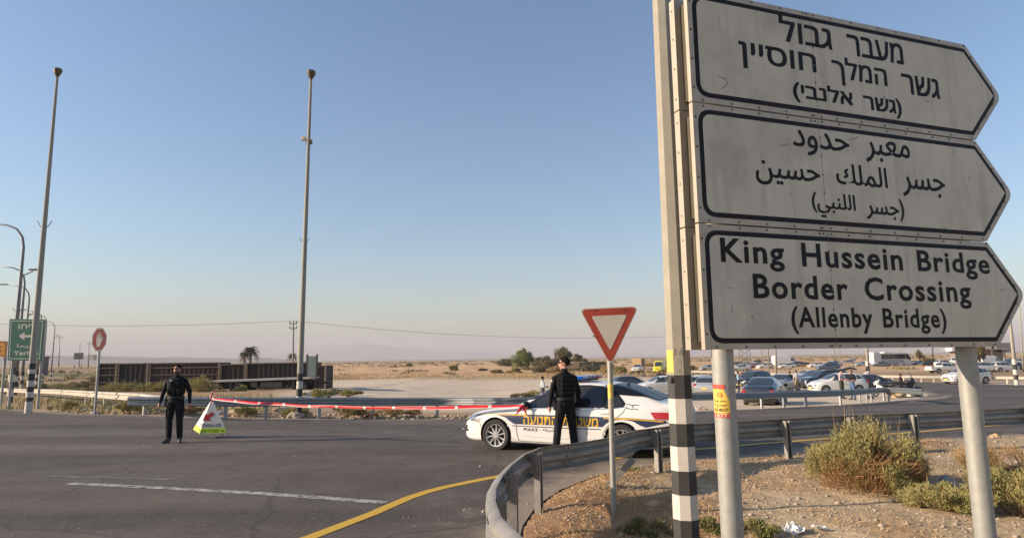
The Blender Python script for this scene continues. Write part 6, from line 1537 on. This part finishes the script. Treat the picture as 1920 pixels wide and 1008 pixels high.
def bush(name, label, loc, r, h, n_leaf, lmat, cat='shrub', group=None, lobes=9, ll=.05, lw=.007, dry=.0, flat=1.0, stalks=0, twigs=40):
    t = empty(name, loc); tag(t, label, cat, group)
    lc_ = []
    for k in range(lobes):
        a = rng.uniform(0, 2*math.pi); outer = k > lobes*.55; q = rng.uniform(.45, 1.02) if outer else rng.uniform(.0, .6)**.8; sc2 = .62 if outer else 1
        lc_.append((math.cos(a)*q*r, math.sin(a)*q*r*flat, h*rng.uniform(.18, .90)*(1-.42*q), r*rng.uniform(.20, .38)*sc2, h*rng.uniform(.18, .32)*sc2))
    lc_ = np.array(lc_); which = rng.integers(0, lobes, n_leaf); L_ = lc_[which]
    d = rng.normal(size=(n_leaf, 3)); d /= np.linalg.norm(d, axis=1)[:,None]; rad_ = rng.uniform(.1, 1.12, n_leaf)**.6
    rad_ *= 1+.22*np.sin(d[:,0]*7+which)*np.sin(d[:,1]*6+which*2)
    C_ = np.c_[L_[:,0]+d[:,0]*L_[:,3]*rad_, L_[:,1]+d[:,1]*L_[:,3]*rad_, L_[:,2]+d[:,2]*L_[:,4]*rad_]
    C_[:,2] = np.abs(C_[:,2])*.97+.02
    base_d = C_-np.array([0,0,-.15*h]); base_d /= np.linalg.norm(base_d, axis=1)[:,None]
    D_ = base_d*.8+rng.normal(size=(n_leaf, 3))*.5+np.array([0,0,.35]); D_ /= np.linalg.norm(D_, axis=1)[:,None]
    blades_mesh('foliage', C_, D_, rng.uniform(.5, 1.3, n_leaf)*ll, rng.uniform(.6, 1.4, n_leaf)*lw, lmat, t)
    m = MB()
    for k in range(twigs):
        L = lc_[k % lobes]; e = Vector((L[0]+rng.normal()*L[3]*.6, L[1]+rng.normal()*L[3]*.6, L[2]+abs(rng.normal())*L[4]*.8)); s0 = Vector((rng.normal()*.05*r, rng.normal()*.05*r, -.03)); mdp = s0.lerp(e, .5)+Vector((rng.normal()*.08*r, rng.normal()*.08*r, .05*h))
        m.tube([s0, mdp, e], [.012*r, .007*r, .002*r+.001], 4, cap=False)
    m.build('stems', twig, t)
    if stalks:
        a = rng.uniform(0, 2*math.pi, stalks); q = rng.uniform(.1, .8, stalks)*r
        Cs = np.c_[np.cos(a)*q, np.sin(a)*q, np.full(stalks, h*.55)]; Ds = np.c_[rng.normal(size=stalks)*.13, rng.normal(size=stalks)*.13, np.ones(stalks)]; Ds /= np.linalg.norm(Ds, axis=1)[:,None]
        blades_mesh('dry_stalks', Cs, Ds, rng.uniform(.35, .75, stalks)*h, np.full(stalks, .006), straw, t)
    return t
# the big bush in the right foreground
bp_ = gp(1664, 932); bush('desert_bush', 'big sage green desert bush in the right foreground verge', bp_+Vector((0,.35,0)), .72, 1.0, 42000, sage, lobes=36, ll=.055, lw=.0075, stalks=26, twigs=120)
bp_ = gp(1800, 968); bush('desert_bush', 'low sprawling green shrub at the foot of the right sign post', bp_+Vector((0,.2,0)), .55, .34, 14000, sage, lobes=12, ll=.05, lw=.007, stalks=6)
bp_ = gp(1915, 985); bush('desert_bush', 'green shrub cut by the lower right corner', bp_+Vector((.25,.3,0)), .62, .66, 20000, sage, lobes=14, ll=.05, lw=.007, stalks=14)
bp_ = gp(1845, 900); bush('desert_bush', 'dry straw brown shrub behind the right sign post', bp_+Vector((.1,.2,0)), .62, .50, 9000, straw, lobes=12, ll=.07, lw=.004, twigs=120)
bp_ = gp(1905, 895); bush('desert_bush', 'dry twiggy shrub at the right edge behind the green one', bp_+Vector((.3,.2,0)), .5, .42, 6000, straw, lobes=9, ll=.07, lw=.004, twigs=90)
for px, py, r, h, lb in ((1210,1004,.26,.16,'green weed clump at the bottom edge left of the striped post'),(1325,1004,.15,.18,'green weed between the two big posts at the bottom edge'),(1425,1006,.24,.15,'green weed right of the left sign post at the bottom edge'),
    (1180,888,.18,.08,'green weed patch at the foot of a near guardrail post')):
    bush('weed', lb, gp(px, py), r*1.25, h, 2600, weed, 'weed', lobes=12, ll=.04, lw=.009, twigs=20, stalks=5)
bb_ = [q for q in C.objects if q.get('label', '').startswith('big sage')][0]
n_ = 5200; a = rng.uniform(0, 6.283, n_); q = rng.uniform(0, 1, n_)**.5*.62; zz = rng.uniform(.03, .62, n_)*(1-.5*q)
Cs = np.c_[np.cos(a)*q, np.sin(a)*q, zz]; Ds = np.c_[np.cos(a)*.7+rng.normal(size=n_)*.4, np.sin(a)*.7+rng.normal(size=n_)*.4, rng.uniform(.1, 1.2, n_)]; Ds /= np.linalg.norm(Ds, axis=1)[:,None]
blades_mesh('dry_twigs', Cs, Ds, rng.uniform(.08, .30, n_), np.full(n_, .005), leaf_mat('dry_twig_leaf', (.36,.20,.09), (.26,.14,.07), (.42,.29,.15), 3), bb_)
# shrubs of the left verge behind the rails
sh = [(60,712,1.3,.9),(30,716,1.5,1.0),(115,695,3.0,1.2),(150,722,1.6,.7),(175,712,2.0,1.0),(205,728,1.7,.9),(235,722,2.1,1.3),(262,728,1.7,1.1),(290,732,1.5,1.0),(270,716,2.0,1.6),(372,735,1.6,1.5),(345,738,1.3,1.1),(395,741,1.0,.8),(225,737,1.4,.8),(140,738,1.3,.6),
      (620,741,1.5,.6),(600,745,1.0,.5),(448,741,.7,.7),(190,740,1.5,1.0),(208,741,1.3,1.15),(232,741,1.5,1.25),(255,740,1.3,1.0),(276,741,1.4,1.2),(300,741,1.3,1.2),(322,741,1.3,1.3),(360,741,1.2,1.35),(385,742,1.2,1.5),(80,735,1.6,.9),(105,730,1.8,.9),(125,734,1.5,.9),(160,735,1.5,.9),(10,728,1.8,1.1),(45,730,1.6,.9),(185,724,2.0,1.2),(130,712,2.4,1.1),(95,705,2.4,1.1),(165,700,2.8,1.2),(652,743,.9,.4),(1000,745,1.1,.55),(975,748,.9,.4),(1035,741,1.0,.5)]
def shl(px, i):
    tone = 'grey green' if i % 3 else 'brownish green'
    where = ('left of the stop sign behind the sunlit guardrail' if px < 172 else 'between the stop sign and the first officer' if px < 310 else 'between the first officer and the trailer' if px < 400 else 'at the flatbed trailer wheels' if px < 500 else 'on the lot edge right of the middle lamp post' if px < 700 else 'on the lot behind the police car bonnet')
    return tone+' desert shrub '+where
for i, (px, py, r, h) in enumerate(sh):
    q = gp(px, py); 
    bush('desert_shrub', shl(px, i), q, r, h, 3200, sage if i % 3 else tamar, 'shrub', 'desert shrubs behind the rear guardrails', lobes=12, ll=.13, lw=.022, flat=.7, twigs=24)
uls = ['low shrub under the guardrail just left of the first officer','straw coloured shrub under the guardrail right of the first officer','low shrub under the sunlit guardrail beside the leaning lamp post','wide straw coloured shrub under the guardrail below the tape right of the lamp post','taller green shrub under the tape right of the middle lamp post','rightmost straw coloured shrub of the patch under the tape','green shrub against the foot of the middle lamp post','small straw coloured shrub under the tape left of the police car','small green shrub under the guardrail right of the folding sign']
for i, (px, py, r, h) in enumerate(((225,778,.5,.45),(350,779,.4,.3),(100,771,.5,.4),(680,783,1.0,.42),(640,784,.7,.5),(730,783,.8,.36),(545,784,.6,.35),(770,783,.5,.3),(450,782,.5,.35))):
    q = gp(px, py); bush('desert_shrub', uls[i], q+Vector((0,.6,0)), r, h, 2200, (sage, straw)[i % 2], 'shrub', 'dry shrubs under the rear guardrails', lobes=9, ll=.10, lw=.014, flat=.7, twigs=20)
# trees far behind
def tree(name, label, px, pyb, pyt, wpx, lmat, n_leaf=7000, lobes=16, group=None, ll=.34, lw=.16, trunk_h=.3):
    n_leaf = int(n_leaf*1.7); lw *= .62; lobes = int(lobes*1.4)
    q = gp(px, pyb); s_ = F_PX/q.y; H_ = (pyb-pyt)/s_; r = wpx/2/s_; t = empty(name, q); tag(t, label, 'tree', group)
    lc_ = []
    for k in range(lobes):
        a = rng.uniform(0, 2*math.pi); qd = rng.uniform(.1, .78); lc_.append((math.cos(a)*qd*r, math.sin(a)*qd*r*.7, H_*rng.uniform(trunk_h+.05, .84-.25*qd), r*rng.uniform(.18, .36), H_*rng.uniform(.12, .20)))
    lc_ = np.array(lc_); L_ = lc_[rng.integers(0, lobes, n_leaf)]; d = rng.normal(size=(n_leaf, 3)); d /= np.linalg.norm(d, axis=1)[:,None]; rr_ = rng.uniform(.2, 1.08, n_leaf)**.5
    C_ = np.c_[L_[:,0]+d[:,0]*L_[:,3]*rr_, L_[:,1]+d[:,1]*L_[:,3]*rr_, L_[:,2]+d[:,2]*L_[:,4]*rr_]; C_[:,2] = np.maximum(C_[:,2], .1)
    D_ = rng.normal(size=(n_leaf, 3))+np.array([0,0,.4]); D_ /= np.linalg.norm(D_, axis=1)[:,None]
    blades_mesh('crown', C_, D_, rng.uniform(.6, 1.3, n_leaf)*ll, rng.uniform(.6, 1.3, n_leaf)*lw, lmat, t)
    m = MB(); m.tube([(0,0,-.2),(.05*r,0,H_*.25),(.02*r,0,H_*.5)], [.05*H_,.035*H_,.02*H_], 7)
    for L in lc_[:10]: m.tube([(.03*r,0,H_*.22), (L[0]*.5, L[1]*.5, L[2]*.7), (L[0], L[1], L[2])], [.022*H_,.014*H_,.005*H_], 5, cap=False)
    m.build('trunk', twig, t); return t
tree('tamarisk_tree','light green feathery tree left of the brown bushes',983,696,651,50,fresh,8000,20,trunk_h=.18)
tree('tamarisk_tree','tall brown green tree right of the second officer head',1052,694,647,58,tamar,9000,22,trunk_h=.1)
tree('tamarisk_tree','wide low brown green tree behind the second officer',1023,696,662,52,tamar,7000,18,trunk_h=.05)
tree('tamarisk_tree','rounded brown green tree at the right of the far clump',1082,695,663,44,tamar,6000,16,trunk_h=.05)
tree('tamarisk_tree','low dark bush at the left end of the far clump',948,693,669,50,tamar,6000,16,trunk_h=.0)
for i, (px, pb, pt, wp) in enumerate(((1010,700,684,60),(1045,701,686,50),(965,700,687,40),(1100,697,683,40),(1140,699,681,42),(1165,699,684,36),(933,700,692,30),(1122,690,676,40),(765,693,678,22),(735,694,684,26),(697,694,686,24),(850,697,680,18),(905,697,690,24),(1215,690,680,30),(1290,694,682,40))):
    q = tree('desert_scrub_bush', 'low brown scrub bush along the foot of the sand bank', px, pb, pt, wp, (tamar, straw, sage)[i % 3], 2600, 12, 'scrub bushes along the sand bank', ll=.3, lw=.14, trunk_h=0); q['category'] = 'bush'
tree('broadleaf_tree','yellowing tree right of the low building beyond the right post',1838,686,640,34,leaf_mat('autumn_leaf',(.20,.15,.055),(.13,.11,.04)),5000,12,ll=.4,lw=.25,trunk_h=.35)
tree('broadleaf_tree','small tree by the crossarm pole above the lot',1726,684,655,18,tamar,2500,8,ll=.35,lw=.2,trunk_h=.4)
tree('broadleaf_tree','dark tree crown behind the small dark hut',97,680,655,34,tamar,5000,14,ll=.5,lw=.3,trunk_h=.05)
tree('broadleaf_tree','second dark tree crown right of the street lamps',117,680,657,26,tamar,4000,12,ll=.5,lw=.3,trunk_h=.05)
tree('broadleaf_tree','small yellow green tree in front of the low building',1742,687,668,22,leaf_mat('autumn_leaf',(.20,.15,.055),(.13,.11,.04)),2500,8,ll=.35,lw=.2,trunk_h=.1)
def palm(px, pyb, pyc, rpx, label, y_):
    q = on_y(px, pyb, y_); z0 = zg(q.x, y_); c = on_y(px, pyc, y_); H_ = c.z-z0; r = rpx*y_/F_PX*1.15; t = empty('date_palm', (q.x, y_, z0)); tag(t, label, 'palm tree')
    m = MB(); m.tube([(0,0,-.3),(.1,0,H_*.5),(0,0,H_)], [.35,.27,.25], 8); m.build('trunk', mat('palm_bark', (.16,.12,.08), .9, nz=(3,.4)), t)
    for k in range(56):
        a = k*2.4; up = rng.uniform(-.5, 1.05); L = r*rng.uniform(.85, 1.15); P = []
        for i in range(7): u = i/6; P.append(Vector((math.cos(a)*L*u*math.cos(up*.9), math.sin(a)*L*u*math.cos(up*.9), H_+L*(math.sin(up)*u-.75*u*u*(1.1-.3*up)))))
        V_ = []; Fs = []
        mm = MB()
        for i in range(6):
            p0, p1 = P[i], P[i+1]; d = (p1-p0).normalized(); sd = d.cross(Vector((0,0,1))).normalized()
            for s_ in (-1, 1):
                for q_ in range(3):
                    b0 = p0.lerp(p1, q_/3); w_ = r*.26*(1-abs((i+q_/3)/6-.4)); e = b0+sd*s_*w_+d*w_*.7-Vector((0,0,w_*.35)); mm.add([b0, b0+d*.10*r*.5, e], [(0,1,2)])
        mm.tube(P, [.05,.04,.04,.03,.03,.02,.01], 4); mm.build('frond', mat('palm_green', (.075,.075,.035), .7, nz=(1,.3)) if up > 0 else mat('palm_dry', (.20,.15,.08), .8), t)
palm(468, 700, 655, 16, 'taller date palm beyond the dark containers', 150)
palm(457, 700, 664, 11, 'shorter date palm leaning against the taller one', 146)
palm(547, 698, 665, 9, 'small palm beside the thin utility pole', 200)

# grass, straw and stones of the near verge
def scatter_px(n_, box):
    """random verge points inside world box, outside the road"""
    Q = np.c_[rng.uniform(box[0], box[1], n_), rng.uniform(box[2], box[3], n_)]; ins_, d_ = in_poly(Q, np.array(road_poly)); return Q[(~ins_) & (d_ > .12)], d_[(~ins_) & (d_ > .12)]
def ground_z(Q, dd):
    """terrain height incl. relief, same formula as the sheet"""
    n1_ = np.array([mnoise.fractal(Vector((x*.55, y*.55, 0)), 1.0, 2.0, 4) for x, y in Q]); n3_ = np.array([mnoise.fractal(Vector((x*3.1, y*3.1, 3)), 1.0, 2.0, 3) for x, y in Q]); ed = np.clip((dd-.02)/.5, 0, 1)
    vg = (Q[:,1] < 22) & (Q[:,0] > -6)
    return zg_np(Q[:,0], Q[:,1])+ed*(.03*n1_+.012*n3_)-.012+np.where(vg, ed*.05+.10*np.exp(-((dd-.55)/.35)**2)*(.35+.65*np.abs(n1_)), 0), n1_
Q, dd = scatter_px(150000, (-.8, 9, 5.3, 13.5)); zq_, nn1 = ground_z(Q, dd)
fav = (Q[:,0] < 2.6-(Q[:,1]-8)*.25) & (Q[:,1] < 10.2) | (dd < .7); keep = rng.uniform(size=len(Q)) < np.where(fav, .70, .15)*np.clip(.35+1.7*(nn1+.15), .1, 1)
Q, zq_, dd2 = Q[keep], zq_[keep], dd[keep]; N_ = len(Q)
D_ = np.c_[rng.normal(size=(N_, 2))*1.2, np.abs(rng.normal(size=N_))*.6+.12]; D_ /= np.linalg.norm(D_, axis=1)[:,None]
o = blades_mesh('dry_grass', np.c_[Q, zq_-.004], D_, rng.uniform(.04, .15, N_), rng.uniform(.0025, .006, N_), leaf_mat('dry_grass_mat', (.50,.34,.17), (.36,.21,.10), (.62,.49,.29), 1.3)); tag(o, 'dry straw grass lying over the near verge', 'grass', kind='stuff')
def stones(name, Q, z, s0, s1, mt, label):
    n_ = len(Q); oct_ = np.array([(1,0,0),(0,1,0),(-1,0,0),(0,-1,0),(0,0,1),(0,0,-1),(.7,.7,.5),(-.7,.6,.5)], float)[:6]; F_ = np.array([(0,1,4),(1,2,4),(2,3,4),(3,0,4),(1,0,5),(2,1,5),(3,2,5),(0,3,5)])
    sz = s0+(s1-s0)*rng.uniform(size=n_)**3; an = rng.uniform(0, 6.28, n_); V_ = oct_[None]*sz[:,None,None]*(1+rng.normal(size=(n_, 6, 3))*.25); V_[:,:,2] *= .6
    V_ = V_+np.c_[Q, z+sz*.2][:,None,:]; F2 = (F_[None]+(np.arange(n_)*6)[:,None,None]).reshape(-1, 3)
    o = npmesh(name, V_.reshape(-1, 3), F2, mt); tag(o, label, 'gravel', kind='stuff'); return o
Q, dd = scatter_px(24000, (-.8, 12, 5.3, 15)); zq_, nn1 = ground_z(Q, dd); 
stones('gravel', Q, zq_, .004, .022, mat('pebble', (.44,.37,.29), .9, nz=(8,.4)), 'pale pebbles strewn over the near verge')
Q, dd = scatter_px(1100, (-.8, 12, 5.3, 15)); zq_, nn1 = ground_z(Q, dd)
stones('gravel', Q, zq_, .02, .05, mat('pebble', (.44,.37,.29)), 'larger pale stones strewn over the near verge')
Q = np.c_[rng.uniform(-22, 14, 5000), rng.uniform(21.6, 27, 5000)]; ins_, d_ = in_poly(Q, np.array(road_poly)); Q = Q[~ins_]; zq_, _n = ground_z(Q, d_[~ins_])
stones('gravel', Q, zq_, .015, .12, mat('pebble_tan', (.42,.32,.22), .9, nz=(2,.4)), 'rubble and stones behind the rear guardrails')
Q = np.c_[rng.uniform(-24, 12, 9000), rng.uniform(21.3, 26, 9000)]; ins_, d_ = in_poly(Q, np.array(road_poly)); Q = Q[~ins_]; zq_, nn1 = ground_z(Q, d_[~ins_]); k_ = nn1 > -.05; Q = Q[k_]; zq_ = zq_[k_]; N_ = len(Q)
D_ = np.c_[rng.normal(size=(N_, 2))*.6, np.abs(rng.normal(size=N_))+.3]; D_ /= np.linalg.norm(D_, axis=1)[:,None]
o = blades_mesh('dry_grass', np.c_[Q, zq_], D_, rng.uniform(.06, .22, N_), rng.uniform(.005, .012, N_), straw); tag(o, 'dry grass tufts behind the rear guardrails', 'grass', kind='stuff')
Q = np.c_[rng.uniform(-22, 12, 700), rng.uniform(5, 22, 700)]; ins_, d_ = in_poly(Q, np.array(road_poly)); Q = Q[ins_ & ((d_ < 1.6) | (rng.uniform(size=700) < .12))]
stones('gravel', Q, zg_np(Q[:,0], Q[:,1])+.006, .008, .035, mat('pebble_white', (.55,.50,.44), .9, nz=(2,.4)), 'little stones and grit lying on the asphalt')
# distant ground cover
Qx = np.c_[rng.uniform(-75, -9, 90000), rng.uniform(24, 120, 90000)]; k_ = np.array([mnoise.fractal(Vector((x*.13, y*.13, 9)), 1, 2, 3) for x, y in Qx]) > -.06; Qx = Qx[k_]; k2 = (Qx[:,0] < -.31*Qx[:,1]) & ~((Qx[:,1] > 44) & (Qx[:,1] < 53) & (Qx[:,0] > -26)); Qx = Qx[k2]; N_ = len(Qx)
D_ = np.c_[rng.normal(size=(N_, 2))*.5, np.abs(rng.normal(size=N_))+.5]; D_ /= np.linalg.norm(D_, axis=1)[:,None]
o = blades_mesh('desert_ground_cover', np.c_[Qx, zg_np(Qx[:,0], Qx[:,1])-.03], D_, rng.uniform(.12, .48, N_), rng.uniform(.015, .05, N_), sage); tag(o, 'patchy low desert plants over the left ground', 'ground cover', kind='stuff')
Qx = np.c_[rng.uniform(-60, 40, 50000), rng.uniform(100, 150, 50000)]; k_ = np.array([mnoise.fractal(Vector((x*.05, y*.12, 9)), 1, 2, 3) for x, y in Qx]) > .10; Qx = Qx[k_]; N_ = len(Qx)
D_ = np.c_[rng.normal(size=(N_, 2))*.5, np.abs(rng.normal(size=N_))+.5]; D_ /= np.linalg.norm(D_, axis=1)[:,None]
o = blades_mesh('desert_ground_cover', np.c_[Qx, zg_np(Qx[:,0], Qx[:,1])], D_, rng.uniform(.2, .6, N_), rng.uniform(.02, .07, N_), straw); tag(o, 'dry scrub cover at the foot of the far sand bank', 'ground cover', kind='stuff')
kc = 900; cx = np.c_[rng.uniform(-150, 260, kc), rng.uniform(112, 520, kc)]; cx = cx[np.abs(cx[:,0]) < cx[:,1]*.9]; kc = len(cx)
Qx = np.repeat(cx, 26, 0)+rng.normal(size=(kc*26, 2))*np.repeat(rng.uniform(.3, 1.3, kc), 26)[:,None]; N_ = len(Qx)
D_ = np.c_[rng.normal(size=(N_, 2))*.7, np.abs(rng.normal(size=N_))+.4]; D_ /= np.linalg.norm(D_, axis=1)[:,None]
o = blades_mesh('desert_ground_cover', np.c_[Qx, zg_np(Qx[:,0], Qx[:,1])+.9*np.clip((Qx[:,1]-150)/60, 0, 1)], D_, rng.uniform(.4, 1.0, N_), rng.uniform(.10, .26, N_), tamar); tag(o, 'scattered dark scrub specks over the far sand', 'ground cover', kind='stuff')
# rocks
def rock(px, py, s_, label, mt, sq=(1,.8,.6)):
    p = gp(px, py); bm = bmesh.new(); bmesh.ops.create_icosphere(bm, subdivisions=3, radius=1); sd = px*.13
    for v in bm.verts: n_ = mnoise.fractal(v.co*1.1+Vector((sd, 0, 0)), 1, 2, 3); v.co = v.co*(1+.45*n_); v.co = Vector((v.co.x*s_*sq[0], v.co.y*s_*sq[1], v.co.z*s_*sq[2]))
    me = bpy.data.meshes.new('rock'); bm.to_mesh(me); bm.free(); me.materials.append(mt); o = link('rock', me); o.location = p+Vector((0,0,s_*sq[2]*.35)); o.rotation_euler.z = sd; tag(o, label, 'rock')
rk = mat('rock_pale', (.45,.37,.27), .9, nz=(6,.25), bump=(15,.5,.02)); rk2 = mat('rock_tan', (.50,.35,.19), .9, nz=(4,.25), bump=(12,.5,.03)); rkw = mat('rock_white', (.58,.54,.48), .85, nz=(6,.2))
rock(1182, 914, .16, 'pale flat rock beside the broken rail post', rk, (1.1,.6,.35)); rock(1200, 918, .09, 'small grey rock right of the pale flat rock', rk, (1,.8,.6)); rock(1228, 952, .12, 'rounded tan rock left of the striped post foot', rk2, (1,.8,.6))
rock(1779, 921, .15, 'grey blue stone half hidden by the big bush', mat('rock_grey_blue', (.40,.42,.46), .8, nz=(5,.2)), (.85,.6,.95)); rock(1865, 826, .13, 'tan rock under the guardrail right of the right sign post', rk2, (1,.8,.8))
rock(1686, 744.5, .42, 'large tan boulder under the guardrail end', rk2, (1,.7,.8)); rock(1708, 742, .25, 'pale stone right of the large tan boulder', rkw); rock(1716, 741.5, .28, 'upright pale stone near the guardrail end', rkw, (.7,.7,1.2)); rock(1724, 742.5, .22, 'white stone at the very end of the guardrail', rkw); rock(1632, 747, .25, 'dark stone under the guardrail left of the boulder', steel_d)
rock(458, 776, .38, 'large pale rock under the rear guardrail right of the folding sign', rk, (1.3,.6,.6)); rock(536, 777, .42, 'broad rock at the left foot of the middle lamp post', rk, (1.3,.7,.5)); rock(553, 783, .28, 'grey rock against the middle lamp post', rk); rock(575, 781, .26, 'brown rock right of the middle lamp post', rk2)
rock(412, 776, .16, 'small white stone under the rear guardrail behind the folding sign', rkw); rock(215, 762, .18, 'white stone in the scrub behind the sunlit guardrail', rkw); rock(178, 776, .14, 'white stone at the foot of the stop sign', rkw); rock(1303, 768, .2, 'pale stone beside the guardrail between the big posts', rkw, (1.2,.7,.5)); rock(1318, 767, .2, 'tan stone beside the guardrail between the big posts', rk2, (1.4,.7,.4))
rock(412, 731, .9, 'low grey gravel heap behind the trailer board', mat('gravel_grey', (.26,.24,.21), .95, nz=(3,.3)), (1.6,1,.45))
# litter
def litter(px, py, s_, label, c=(.70,.69,.67)):
    p = gp(px, py); bm = bmesh.new(); bmesh.ops.create_grid(bm, x_segments=8, y_segments=8, size=s_)
    for v in bm.verts: v.co.z = abs(mnoise.noise(v.co*(3/s_)*.7+Vector((px, 0, 0))))*s_*1.2; v.co.x *= 1+.3*mnoise.noise(Vector((px, v.co.y*9, 1)))
    me = bpy.data.meshes.new('litter'); bm.to_mesh(me); bm.free(); me.materials.append(mat('plastic_white', c, .4)); o = link('plastic_litter', me); md = o.modifiers.new('thickness', 'SOLIDIFY'); md.thickness = .002; o.location = p+Vector((0,0,.05)); o.rotation_euler = (.3, .2, px); tag(o, label, 'litter')
litter(1488, 1002, .09, 'crumpled white plastic bag at the bottom edge right of the left sign post'); litter(1535, 999, .06, 'small white plastic scrap right of the crumpled bag'); litter(1345, 833, .0+.08, 'white plastic scrap on the road edge behind the left sign post')

# ================================================================== air
HAZE = True
if HAZE:
    hm = bpy.data.materials.new('haze'); hm.use_nodes = True; nn = hm.node_tree; nn.nodes.remove(nn.nodes['Principled BSDF']); pv = nn.nodes.new('ShaderNodeVolumePrincipled')
    pv.inputs['Color'].default_value = (.60,.60,.65,1); pv.inputs['Density'].default_value = 2.2e-4; pv.inputs['Anisotropy'].default_value = .0
    nn.links.new(pv.outputs[0], nn.nodes['Material Output'].inputs['Volume'])
    m = MB(); m.box((0, 0, 75), (26000, 22000, 350)); hz = m.build('haze', hm); tag(hz, kind='stuff'); hz['label'] = 'thin pale desert haze'
